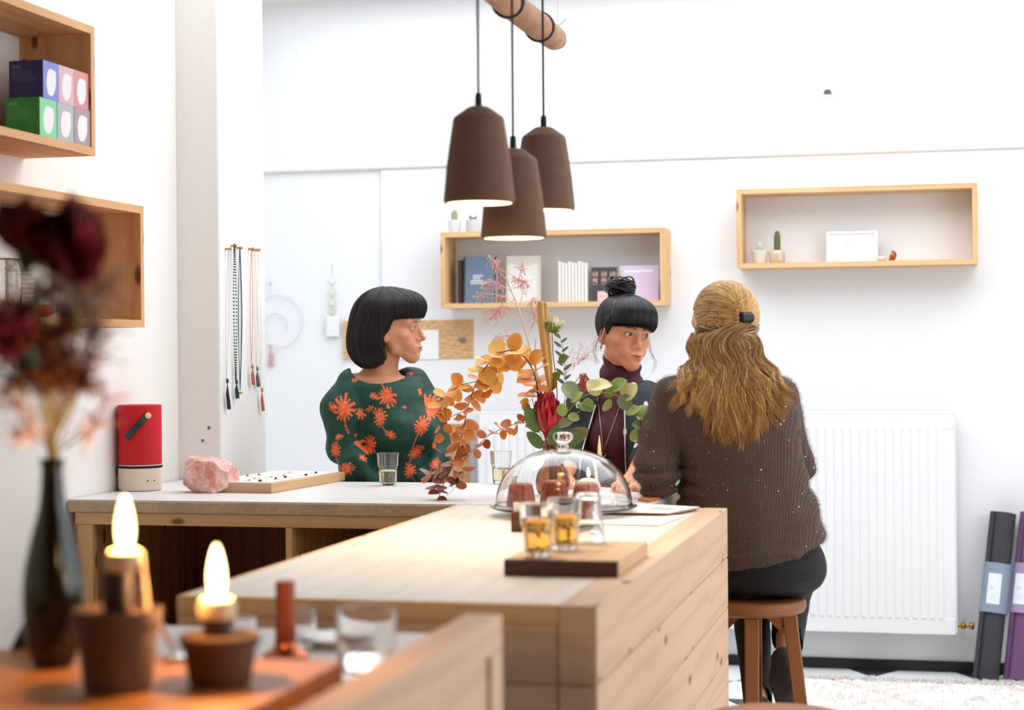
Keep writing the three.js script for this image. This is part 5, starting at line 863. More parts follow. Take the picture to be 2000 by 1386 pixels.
{
  const cakeMat = (() => { const t = dataTex(256, 256, (u, v) => { const k = 1 + 0.3 * fbm(u * 14, v * 14, 2, 4); return [176 * k, 82 * k, 44 * k]; }); return new THREE.MeshPhysicalMaterial({ map: t, roughness: 0.42, clearcoat: 0.25, clearcoatRoughness: 0.3, bumpMap: t, bumpScale: 0.001 }); })();
  const cake = (() => { const pr = curved([[0.0001, 0], [0.034, 0], [0.0355, 0.003], [0.033, 0.02], [0.0285, 0.047], [0.0265, 0.054], [0.021, 0.058], [0.012, 0.0565], [0.008, 0.05], [0.0001, 0.046]], 44), g = lathe(pr, 96), p = g.attributes.position; for (let i = 0; i < p.count; i++) { const x = p.getX(i), z = p.getZ(i), a = Math.atan2(z, x), k = 1 + 0.085 * (Math.pow(Math.abs(Math.cos(a * 6)), 0.7) - 0.6) * smooth(0.008, 0.02, Math.hypot(x, z)); p.setX(i, x * k); p.setZ(i, z * k); } g.computeVertexNormals(); return g; })();
  for (const [px, py, label] of [[1018, 990, 'small brown fluted cake under the dome, leftmost of the three'], [1083, 983, 'small brown fluted cake under the dome, in the middle'], [1145, 990, 'small brown fluted cake under the dome, rightmost of the three']]) { const p = atY(px, py, CT + 0.019); const d = Math.hypot(p.x - DC.x, p.z - DC.z), k = d > 0.112 ? 0.112 / d : 1; single('fluted_cake', label, 'cake', cake, cakeMat, [DC.x + (p.x - DC.x) * k, CT + 0.0182, DC.z + (p.z - DC.z) * k], 'fluted cakes under the dome'); }
}
// candles
const flameMat = new THREE.MeshStandardMaterial({ color: 0xffffff, emissive: new THREE.Color(1, 0.72, 0.34), emissiveIntensity: 9 });
function flame(t, x, y, z, h, r, power) {
  part(t, 'wick', rod(V(x, y - 0.004, z), V(x + 0.0005, y + 0.006, z), 0.0007), M.blackMatt);
  const pr = curved([[0.0001, 0], [r * 0.66, h * 0.06], [r * 0.97, h * 0.24], [r * 0.98, h * 0.46], [r * 0.72, h * 0.72], [r * 0.42, h * 0.9], [r * 0.2, h * 0.97], [0.0001, h]], 24);
  part(t, 'flame', lathe(pr, 28).translate(x, y + 0.002, z), flameMat);
  const l = new THREE.PointLight(new THREE.Color(1, 0.55, 0.2), power); l.name = 'candle_flame_light'; l.castShadow = true; l.shadow.radius = 0.3; const w = V(x, y + h * 0.45, z).add(t.position); l.position.copy(w); scene.add(l);
}
{
  const p = atY(1150, 953, CT), t = thing('pillar_candle', 'lit white candle with a rounded top behind the glass dome', 'candle', [p.x + 0.005, CT + 0.0004, p.z]);
  part(t, 'wax', lathe(curved([[0.0001, 0], [0.034, 0], [0.036, 0.004], [0.036, 0.018], [0.03, 0.03], [0.016, 0.037], [0.004, 0.038], [0.0001, 0.037]], 30), 48), M.wax);
  flame(t, 0, 0.039, 0, 0.036, 0.0055, 0.035);
}
{ const p = atY(1160, 948, CT), t = thing('taper_candle', 'thin unlit white taper whose tip shows above the dome', 'candle', [p.x, CT + 0.0004, p.z - 0.09]); part(t, 'wax', lathe([[0.0001, 0], [0.0055, 0], [0.0055, 0.1], [0.0045, 0.112], [0.001, 0.14], [0.0001, 0.1405]], 20), M.wax); part(t, 'holder', lathe([[0.0057, 0], [0.014, 0], [0.015, 0.003], [0.009, 0.01], [0.0057, 0.011]], 28), M.brass); }
// red speaker
{
  const p = atY(274, 957, CT), a = Math.atan2(-p.x, -p.z) , t = thing('speaker', 'red cylindrical loudspeaker with a black strap on a cream base', 'speaker', [p.x, CT + 0.0004, p.z], a), r = 0.0615;
  const cloth = dataTex(128, 128, (u, v) => { const k = 150 + 60 * Math.sin(u * 6.283 * 32) * Math.sin(v * 6.283 * 32); return [k, k, k]; }, false); cloth.repeat.set(4, 2);
  part(t, 'base', lathe([[0, 0], [0.0575, 0], [0.0605, 0.003], [0.0622, 0.01], [0.0622, 0.064], [0.061, 0.0655], [0, 0.0655]], 72), mat(hex('#e6d3c2'), 0.55), 'cream base');
  part(t, 'band', lathe([[0.055, 0.0657], [0.0628, 0.0657], [0.0634, 0.067], [0.0634, 0.0705], [0.0625, 0.0715], [0.055, 0.0715]], 72), M.blackMatt);
  part(t, 'band', lathe([[0.055, 0.0717], [0.0618, 0.0717], [0.0622, 0.0735], [0.0615, 0.0745], [0.055, 0.0745]], 72), M.whitePaint);
  part(t, 'grille', lathe([[0.05, 0.0747], [r, 0.0747], [0.062, 0.077], [0.062, 0.24], [0.0605, 0.2435], [0.0575, 0.2445], [0, 0.2445]], 80), new THREE.MeshPhysicalMaterial({ color: hex('#c4101a'), roughness: 0.75, bumpMap: cloth, bumpScale: 0.0006 }), 'red cloth cover');
  const wrap = (u, y, k) => { const q = u / r; return V(Math.sin(q) * (r + k), y, Math.cos(q) * (r + k)); };
  // strap wound over the front from the button down to the left
  { const g = new THREE.BoxGeometry(1, 1, 1, 30, 1, 1), ps = g.attributes.position, A = [0.021, 0.215], B = [-0.039, 0.15]; const dx = B[0] - A[0], dy = B[1] - A[1], l = Math.hypot(dx, dy); for (let i = 0; i < ps.count; i++) { const s = ps.getX(i) + 0.5, w = ps.getY(i) * 0.017, k = ps.getZ(i) + 0.5, u = A[0] + dx * s - dy / l * w, y = A[1] + dy * s + dx / l * w, v = wrap(u, y, 0.0013 + 0.0026 * k + 0.004 * Math.sin(Math.PI * s)); ps.setXYZ(i, v.x, v.y, v.z); } g.computeVertexNormals(); part(t, 'strap', g, mat(hex('#2b2d33'), 0.45), 'black leather strap'); }
  { const b = lathe([[0, 0], [0.0085, 0], [0.009, 0.001], [0.009, 0.004], [0.0082, 0.005], [0, 0.0052]], 28).rotateX(Math.PI / 2), c = wrap(0.021, 0.215, 0.0055); b.rotateY(0.021 / r).translate(c.x, c.y, c.z); part(t, 'button', b, mat(hex('#d9b98c'), 0.4, { metalness: 0.3 }), 'tan round button'); }
  for (const [u, w, hgt] of [[0.021, 0.0024, 0.0024], [0.0315, 0.0009, 0.0009], [0.042, 0.003, 0.0017]]) { const c = wrap(u, 0.03, 0.0012); part(t, 'port', new THREE.SphereGeometry(1, 14, 10).scale(w, hgt, 0.0012).rotateY(u / r).translate(c.x, c.y, c.z), M.black); }
  part(t, 'print', [0, 1, 2, 3, 4, 5, 6, 7].map((k) => { const c = wrap(0.021, 0.185 - k * 0.011, 0.0006); return boxAt(-0.0014, 0.0014, -0.0036, 0.0036, -0.0003, 0.0003).rotateY(0.021 / r).translate(c.x, c.y, c.z); }), mat(hex('#a50d16'), 0.6), 'faint darker lettering down the front');
  part(t, 'tag', boxAt(-0.0665, -0.0645, 0.042, 0.066, -0.006, 0.006), M.walnut);
}
// rose quartz
{
  const p = atY(398, 962, CT), g0 = new THREE.IcosahedronGeometry(1, 30), ps = g0.attributes.position, planes = [[-1, 0.1, 0.1, 0.94], [1, 0.05, 0.2, 0.98], [0.05, 1, 0.1, 0.84], [0, 0.25, 1, 0.92], [0, 0, -1, 0.95], [-0.8, 0.7, 0.3, 0.98], [0.75, 0.6, 0.5, 1.0], [-0.6, -0.5, 0.7, 0.98], [0.5, 0.75, -0.3, 1.03], [-0.45, 0.5, 0.8, 1.02], [0.55, 0.1, 0.85, 1.03], [-0.7, -0.7, 0, 0.98], [0.6, -0.8, 0.2, 1.1], [0, -1, 0, 0.84]].map(([x, y, z, d]) => [V(x, y, z).normalize(), d]); 
  for (let i = 0; i < ps.count; i++) { const v = V(ps.getX(i), ps.getY(i), ps.getZ(i)).normalize(); let r = 2; for (const [n, d] of planes) { const c = n.dot(v); if (c > 0.05) r = Math.min(r, d / c); } v.multiplyScalar(r * (1 + 0.05 * fbm(v.x * 5, v.y * 5 + 7, v.z * 5, 3) + 0.02 * fbm(v.x * 16, v.y * 16, v.z * 16, 2))); ps.setXYZ(i, v.x * 0.07, Math.max(-0.046, v.y * 0.055), v.z * 0.05); }
  const g = mergeVertices((() => { const h = g0.clone(); h.deleteAttribute('uv'); h.deleteAttribute('normal'); return h; })()); g.computeVertexNormals();
  const pk = lin('#e3a196'), pl = lin('#f2d9d2'), dk = lin('#c97a68');
  paint(g, (x, y, z) => { const n = fbm(x * 30, y * 26, z * 30, 3), e = Math.pow(Math.abs(Math.sin(x * 170 + y * 60 + 7 * fbm(x * 40, y * 40, z * 40, 2))), 14); return mix3(mix3(pk, dk, clamp(0.35 - n * 0.9)), pl, clamp(0.2 + n + 0.35 * e)); });
  const t = thing('rose_quartz', 'large rough block of pink rose quartz beside the red speaker', 'stone', [p.x, CT + 0.0462, p.z - 0.03], 0.25);
  part(t, 'stone', g, new THREE.MeshPhysicalMaterial({ vertexColors: true, roughness: 0.4, clearcoat: 0.3, clearcoatRoughness: 0.3 }));
}
// jewellery tray
{
  const FR = atY(532, 963, CT), BR = atY(675, 938, CT), dir = V(BR.x - FR.x, 0, BR.z - FR.z), len = dir.length(), a = Math.atan2(-dir.x, -dir.z), w = 0.235;
  const t = thing('display_tray', 'flat wooden display tray covered with small pieces of jewellery', 'tray', [FR.x, CT + 0.0004, FR.z], a);
  part(t, 'frame', boxAt(-w, 0, 0, 0.026, -len, 0, 'z', 0.002, 0.3), M.birch);
  part(t, 'front_rail', boxAt(-w - 0.001, 0, 0.0003, 0.0275, 0.0002, 0.006, 'x', 0.001, 0.9), M.pineRaw);
  part(t, 'lining', boxAt(-w + 0.012, -0.014, 0.0262, 0.028, -len + 0.014, -0.014), mat(hex('#ece7dd'), 0.9), 'cream lining');
  t.updateMatrixWorld(true);
  const R = rng(61), kinds = [['bead_charm', 'charm', '#1b1b1d'], ['bead_charm', 'charm', '#b5523c'], ['bead_charm', 'charm', '#c9a44e'], ['bead_charm', 'charm', '#e8ddd0'], ['bead_charm', 'charm', '#c2c8cb']], mats = kinds.map((k) => mat(hex(k[2]), 0.4));
  const names = ['black', 'coral red', 'gold', 'ivory', 'grey'];
  const chain = new THREE.TorusGeometry(0.012, 0.0006, 6, 28).rotateX(Math.PI / 2), bead = new THREE.SphereGeometry(0.0036, 12, 9).scale(1, 0.8, 1.6).translate(0, 0.0028, 0.0125), proto = [];
  for (let i = 0; i < 14; i++) {
    const col = i % 3, row = Math.floor(i / 3), q = t.localToWorld(V(-0.045 - col * 0.066 + (R() - 0.5) * 0.012, 0.0291, -0.045 - row * (len - 0.08) / 5.2 + (R() - 0.5) * 0.02)), k = (i * 3 + row) % 5;
    let g = proto[k]; const label = `${names[k]} bead on a thin ring chain on the display tray, ${['first', 'second', 'third', 'fourth', 'fifth'][row]} row, ${['right', 'middle', 'left'][col]}`;
    if (!g) { g = thing('bead_charm', label, 'charm', q.toArray(), R() * 6, `${names[k]} bead charms on the display tray`); part(g, 'chain', chain, mat(hex('#e6dcc4'), 0.5)); part(g, 'bead', bead, mats[k]); proto[k] = g; } else copy(g, q.toArray(), R() * 6, label);
  }
}
// six necklaces on pegs on the pier
{
  const N = [[440, 486, 437, 740, 800, '#c9bcc6', '#3c3050', 'thin lilac cord necklace with a dark violet tassel, leftmost on the pegs', 0.0009], [451, 480, 455, 742, 779, '#1f3634', '#134a50', 'black and green bead necklace with a teal tassel', 0.0026, 1], [462, 484, 464, 762, 776, '#33486b', '#c7a258', 'double blue cord necklace with small gold charms', 0.0012, 2], [485, 486, 486, 712, 752, '#e0906c', '#d97a5c', 'coral cord necklace with a coral tassel, hanging shortest', 0.001], [492, 488, 496, 716, 756, '#ead9c0', '#74838a', 'cream cord necklace with a grey tassel', 0.001], [497, 488, 505, 757, 803, '#eadfd6', '#e08a78', 'cream cord necklace with a pink tassel, rightmost on the pegs', 0.001]];
  const wood = mat(hex('#b58a58'), 0.6);
  for (const [px, py, tx, ty0, ty1, cc, tc, label, r, kind] of N) {
    const a = atX(px, py, XPIER), b = atX(tx, ty0, XPIER), c = atX(tx, ty1, XPIER);
    const peg = thing('wall_peg', `wooden peg holding the ${label.split(',')[0].replace(' necklace', '')}`, 'peg', [XPIER, a.y, a.z], 0, 'wooden pegs on the white pier');
    part(peg, 'pin', lathe([[0, 0], [0.0035, 0], [0.003, 0.014], [0.0055, 0.016], [0.0055, 0.019], [0, 0.02]], 16).rotateZ(-Math.PI / 2), wood);
    const t = thing('necklace', label, 'necklace', [XPIER + 0.008, a.y, a.z]);
    const half = 0.011, yb = b.y - a.y, zb = b.z - a.z, loop = [];
    for (let i = 0; i <= 40; i++) { const q = i / 40 * Math.PI * 2, w = Math.sin(q), v = (1 - Math.cos(q)) / 2; loop.push(V(0.0015 + 0.001 * Math.cos(q), 0.0045 + (yb - 0.0045) * v, zb * v + half * w * (0.35 + 0.65 * Math.sin(Math.PI * v)))); }
    if (kind === 1) { const beads = []; for (let i = 0; i < 120; i++) { const p = new THREE.CatmullRomCurve3(loop).getPoint(i / 120); beads.push(new THREE.SphereGeometry(0.0027, 8, 6).translate(p.x + 0.001, p.y, p.z)); } const bs = part(t, 'bead_string', beads.slice(0, 60), mat(hex('#16181a'), 0.4)); part(t, 'bead_string', beads.slice(60), mat(hex('#1d4a46'), 0.4)); }
    else { part(t, 'cord', tube(loop, r, 90, 6), mat(hex(cc), 0.7)); if (kind === 2) part(t, 'cord', tube(loop.map((p) => V(p.x + 0.001, p.y * 0.965, p.z * 1.4)), r, 90, 6), mat(hex('#24544f'), 0.7)); }
    const L0 = c.y - b.y;
    if (kind === 2) { for (const dz of [-0.006, 0.004, 0.012]) part(t, 'charm', new THREE.SphereGeometry(0.0042, 12, 8).scale(0.5, 1, 1).translate(0.003, yb - 0.008, zb + dz), M.brass); }
    else { const th = []; const R = rng(px); for (let i = 0; i < 46; i++) { const an = R() * 6.28, rr = Math.sqrt(R()); th.push(strand([V(0.004, yb - 0.012, zb), V(0.004 + Math.cos(an) * 0.005 * rr, yb + L0 * 0.5, zb + Math.sin(an) * 0.006 * rr), V(0.004 + Math.cos(an) * 0.005 * rr, yb + L0 * (0.92 + R() * 0.08), zb + Math.sin(an) * 0.009 * rr + L0 * 0.12)], () => 0.0009, 5)); } const ts = part(t, 'tassel', strands(th), mat(hex(tc), 0.8), 'thread tassel'); part(ts, 'tassel_head', new THREE.SphereGeometry(0.0055, 14, 10).scale(0.8, 1.5, 1).translate(0.004, yb - 0.006, zb), mat(hex(tc), 0.8)); }
  }
}
// dream-catcher hoop, paper garland, pin-boards on the back wall
{
  const c = atZ(545, 628, ZB), t = thing('hoop_hanging', 'pale wire hoop hanging with a moon and a pink tassel on the back wall', 'wall hanging', [c.x, c.y, ZB + 0.012]), wire = mat(hex('#d6d3d7'), 0.6), wh = mat(hex('#e6e4e6'), 0.7);
  part(t, 'ring', new THREE.TorusGeometry(0.115, 0.0016, 8, 72), wire);
  part(t, 'crescent', new THREE.TorusGeometry(0.055, 0.0018, 8, 48, 4.4).rotateZ(-0.3).translate(-0.01, -0.02, 0), wire);
  part(t, 'hanging_cord', [rod(V(-0.03, 0.112, 0), V(-0.035, 0.2, 0), 0.0012), new THREE.SphereGeometry(0.007, 12, 8).translate(-0.034, 0.17, 0)], wire);
  part(t, 'web', [0, 1, 2, 3, 4].map((k) => rod(V(Math.cos(k * 1.256) * 0.11, Math.sin(k * 1.256) * 0.11, 0), V(-0.01 + Math.cos(k * 1.256 + 0.5) * 0.05, -0.02 + Math.sin(k * 1.256 + 0.5) * 0.05, 0), 0.0005, 0.0005, 5)), wh);
  const th = [], R = rng(9); for (let i = 0; i < 40; i++) th.push(strand([V(-0.035, -0.115, 0), V(-0.035 + (R() - 0.5) * 0.025, -0.15, (R() - 0.5) * 0.01), V(-0.035 + (R() - 0.5) * 0.032, -0.185 - R() * 0.012, (R() - 0.5) * 0.012)], () => 0.0012, 4)); part(t, 'tassel', strands(th), mat(hex('#e3bdbd'), 0.9), 'pale pink tassel');
  part(t, 'bead', new THREE.SphereGeometry(0.0095, 14, 10).translate(-0.035, -0.102, 0), mat(hex('#d9d6b4'), 0.6));
}
{
  const c = atZ(651, 517, ZB), t = thing('paper_garland', 'white hanging garland with three pale green discs on the back wall', 'garland', [c.x, c.y, ZB + 0.012]), pale = mat(hex('#dfe0c8'), 0.8), wh = mat(hex('#ecebea'), 0.8);
  part(t, 'string', rod(V(0, 0, 0), V(0, -0.285, 0), 0.0009), mat(hex('#a9a8a2'), 0.7)); part(t, 'nail', new THREE.SphereGeometry(0.004, 10, 8), M.steel);
  for (const [y, r, m] of [[-0.07, 0.011, wh], [-0.12, 0.0145, pale], [-0.162, 0.016, pale], [-0.2, 0.0125, mat(hex('#cfcfc4'), 0.8)]]) part(t, 'disc', new THREE.CylinderGeometry(r, r, 0.004, 28).rotateX(Math.PI / 2).translate(0, y, 0.003), m);
  part(t, 'pouch', new RoundedBoxGeometry(0.062, 0.09, 0.012, 3, 0.005).translate(0, -0.27, 0.004), wh);
}
{
  const P = (x, y) => atZ(x, y, ZB + 0.008), tl = P(671, 627), br = P(925, 700), osb = (() => { const R = rng(17), t = dataTex(512, 256, (u, v) => { const a = noise(u * 18 + 6 * noise(u * 5, v * 5, 2), v * 26, 1), b = noise(u * 40, v * 14 + 5, 3), k = 1 + 0.16 * a + 0.12 * b; return [214 * k, 172 * k, 124 * k]; }); return new THREE.MeshPhysicalMaterial({ map: t, roughness: 0.8, bumpMap: t, bumpScale: 0.001 }); })();
  const flatBox = (x0, x1, y0, y1, z0, z1) => { const g = new THREE.BoxGeometry(x1 - x0, y1 - y0, z1 - z0).translate((x0 + x1) / 2, (y0 + y1) / 2, (z0 + z1) / 2); return g; };
  single('pin_board', 'golden chipboard pin-board on the back wall behind the woman in green', 'board', flatBox(tl.x, br.x, br.y, tl.y, ZB + 0.0005, ZB + 0.016), osb);
  const line = (g, w, h, list, c, lw) => { g.strokeStyle = c; g.lineWidth = lw; g.beginPath(); list.forEach(([x, y], i) => (i ? g.lineTo(x * w, y * h) : g.moveTo(x * w, y * h))); g.stroke(); };
  const a = P(745, 645), b = P(858, 701);
  single('paper_sheet', 'small blank white sheet pinned on the golden chipboard', 'paper', flatBox(a.x, b.x, b.y, a.y, ZB + 0.0162, ZB + 0.0172), mat(hex('#f4f2f1'), 0.8));
  const c = P(672, 701), d = P(921, 824), tex = canvasTex(512, 256, (g, w, h) => { g.fillStyle = '#f3f3f6'; g.fillRect(0, 0, w, h); line(g, w, h, [[0.0, 0.82], [0.3, 0.42], [0.62, 0.12], [1, -0.2]], '#b9c2d2', 3); line(g, w, h, [[0.2, 0.1], [0.62, 0.32], [1, 0.38]], '#cdd3de', 3); line(g, w, h, [[0.56, 0.05], [0.58, 0.9]], '#d3d6de', 3); line(g, w, h, [[0.1, 0.55], [0.5, 0.75], [1, 0.66]], '#dcdfe6', 2); });
  single('drawing_sheet', 'large white drawing with thin blue lines below the chipboard', 'drawing', flatBox(c.x, d.x, d.y, c.y, ZB + 0.0005, ZB + 0.003), [mat(hex('#f0f0f2'), 0.8), mat(hex('#f0f0f2'), 0.8), mat(hex('#f0f0f2'), 0.8), mat(hex('#f0f0f2'), 0.8), new THREE.MeshPhysicalMaterial({ map: tex, roughness: 0.8 }), mat(hex('#f0f0f2'), 0.8)]);
  const e = P(690, 827), f = P(921, 960);
  single('pin_board', 'lower beige board leaning below the drawing, behind the orange leaves', 'board', flatBox(e.x, f.x, 0.62, e.y, ZB + 0.0005, ZB + 0.014), new THREE.MeshPhysicalMaterial({ map: osb.map, color: hex('#f0e2d0'), roughness: 0.8 }));
  const gl = P(922, 832), gr = P(951, 945);
  { const t = thing('grey_cabinet', 'narrow grey cabinet front left of the smaller radiator', 'cabinet', [0, 0, 0]); part(t, 'carcass', boxAt(gl.x, gr.x - 0.012, 0, gl.y, ZB + 0.0005, ZB + 0.05, 'y', 0.003), mat(hex('#b4b2b6'), 0.6)); }
  const pin = P(904, 664); single('push_pin', 'grey push pin on the right half of the golden chipboard', 'pin', lathe([[0, 0], [0.01, 0.001], [0.007, 0.005], [0.005, 0.01], [0.008, 0.012], [0, 0.013]], 18).rotateX(Math.PI / 2).scale(1.5, 0.8, 1), mat(hex('#7d8190'), 0.5), [pin.x, pin.y, ZB + 0.0162]);
}
// books and papers in the middle shelf
{
  const y = SM.y0 + 0.0204, zf = FS - 0.035, X = (px) => atZ(px, 540, zf).x, Y = (py) => atZ(1000, py, zf).y;
  function book(px0, px1, pyTop, z, th, c, label, group, lean = 0.06, tex) {
    const w = X(px1) - X(px0), h = Y(pyTop) - y, t = thing('book', label, 'book', [(X(px0) + X(px1)) / 2, y, z], 0, group), q = (g) => g.translate(0, 0, 0).rotateX(-lean).translate(0, 0.0006, 0);
    const cover = mat(hex(c), 0.6), front = tex ? new THREE.MeshPhysicalMaterial({ map: tex, roughness: 0.6 }) : cover;
    const cv = new THREE.BoxGeometry(w, h, 0.002).translate(0, h / 2, -0.001); const m = part(t, 'front_cover', q(cv), cover); m.material = [cover, cover, cover, cover, front, cover];
    part(t, 'back_cover', q(new THREE.BoxGeometry(w, h, 0.002).translate(0, h / 2, -th + 0.001)), cover);
    part(t, 'spine', q(new THREE.BoxGeometry(0.002, h, th - 0.0042).translate(-w / 2 + 0.001, h / 2, -th / 2)), cover);
    part(t, 'pages', q(new THREE.BoxGeometry(w - 0.006, h - 0.004, th - 0.0044).translate(0.0015, h / 2, -th / 2)), M.paper);
    return t;
  }
  const blue = canvasTex(256, 384, (g, w, h) => { g.fillStyle = '#66788c'; g.fillRect(0, 0, w, h); g.fillStyle = '#2e2c30'; g.fillRect(0, 0, 16, h); g.fillRect(w - 14, 0, 14, h); g.fillStyle = '#d9e0dc'; for (const [x, yy, l] of [[78, 150, 70], [78, 170, 50], [56, 192, 96], [56, 212, 110]]) { let a = x; const R = rng(yy); while (a < x + l) { const k = 5 + R() * 9; g.fillRect(a, yy, k, 13); a += k + 3; } } });
  book(901, 966, 499, zf - 0.02, 0.03, '#5d6d80', 'large slate-blue book with a white title, leftmost in the middle shelf', undefined, 0.08, blue);
  { const t = thing('book', 'dark brown book standing edge-on against the left side of the middle shelf', 'book', [X(896), y, zf - 0.03]); part(t, 'cover', boxAt(-0.006, 0.006, 0, Y(505) - y, -0.12, 0.02, 'y', 0.001), M.walnut); part(t, 'pages', boxAt(-0.0045, 0.0045, 0.003, Y(505) - y - 0.003, -0.1195, 0.021, 'y', 0.0005), mat(hex('#3b2a20'), 0.8)); }
  const beige = canvasTex(128, 192, (g, w, h) => { g.fillStyle = '#cfc6b9'; g.fillRect(0, 0, w, h); g.fillStyle = '#dcdad8'; g.fillRect(10, 36, w - 22, h - 40); g.fillStyle = '#ebe8ea'; g.fillRect(40, 70, 50, 8); g.fillRect(34, 84, 62, 8); });
  book(986, 1052, 499, zf - 0.02, 0.025, '#cfc6b9', 'pale beige picture book behind the pink dried branch', undefined, 0.08, beige);
  const slim = ['#ecebe9', '#e6e6e4', '#eeeeee', '#e2e3e1'].map((c) => mat(hex(c), 0.7));
  for (let i = 0; i < 9; i++) { const x = X(1093 + i * 6.4), h = 0.168 - (i % 3) * 0.004, t = i === 0 || true ? thing('booklet', `thin white booklet in the middle shelf, ${['first', 'second', 'third', 'fourth', 'fifth', 'sixth', 'seventh', 'eighth', 'ninth'][i]} from the left`, 'booklet', [x, y, zf], 0, 'thin white booklets in the middle shelf') : null; part(t, 'cover', boxAt(-0.0055, 0.0055, 0, h, -0.1, 0, 'y', 0.0008), slim[i % 4]); part(t, 'pages', boxAt(-0.0045, 0.0045, 0.002, h - 0.002, -0.1, 0.0004, 'y', 0.0003), M.paper); }
  const lope = canvasTex(128, 420, (g, w, h) => { g.fillStyle = '#47434a'; g.fillRect(0, 0, w, h); g.fillStyle = '#e8b898'; g.font = 'bold 66px sans-serif'; g.textAlign = 'center'; g.fillText('LO', w / 2, 104); g.fillText('PE', w / 2, 186); g.fillStyle = '#b98f78'; g.fillRect(18, 116, w - 36, 5); g.fillRect(18, 202, w - 36, 4); g.fillRect(18, 212, w - 56, 4); });
  for (let i = 0; i < 3; i++) book(1153.5 + i * 17.2, 1170 + i * 17.2, 525, zf - 0.005, 0.02, '#47434a', ['black booklet with copper lettering, leftmost of the three', 'black booklet with copper lettering, middle of the three', 'black booklet with copper lettering, rightmost of the three, behind the hair bun'][i], 'black booklets in the middle shelf', 0.03, lope);
  { const a = X(1168), b = X(1188), t = thing('card', 'small pink card in front of the black booklets', 'card', [(a + b) / 2, y + 0.0004, zf + 0.014]); part(t, 'card', boxAt(a - (a + b) / 2, b - (a + b) / 2, 0, 0.041, -0.0006, 0.0006), new THREE.MeshPhysicalMaterial({ color: hex('#f0c3c0'), roughness: 0.8 })); part(t, 'print', boxAt(-0.014, 0.012, 0.02, 0.0225, 0.0006, 0.0009), mat(hex('#d98f92'), 0.8)); part(t, 'stand', boxAt(-0.012, 0.012, 0, 0.03, -0.011, -0.0006), mat(hex('#efe4dd'), 0.8)); }
  const lil = canvasTex(256, 200, (g, w, h) => { const gr = g.createLinearGradient(0, 0, w, h); gr.addColorStop(0, '#d9d0dd'); gr.addColorStop(0.5, '#d4c3dc'); gr.addColorStop(1, '#cdb9d6'); g.fillStyle = gr; g.fillRect(0, 0, w, h); g.fillStyle = '#f4eef6'; let a = 30; const R = rng(2); while (a < w - 40) { const k = 6 + R() * 12; g.fillRect(a, 24 + (R() > 0.7 ? -5 : 0), k, 14); a += k + 5; } });
  book(1207, 1284, 522, zf - 0.03, 0.008, '#d2c2da', 'lilac magazine with a white title at the right end of the middle shelf', undefined, 0.1, lil);
}
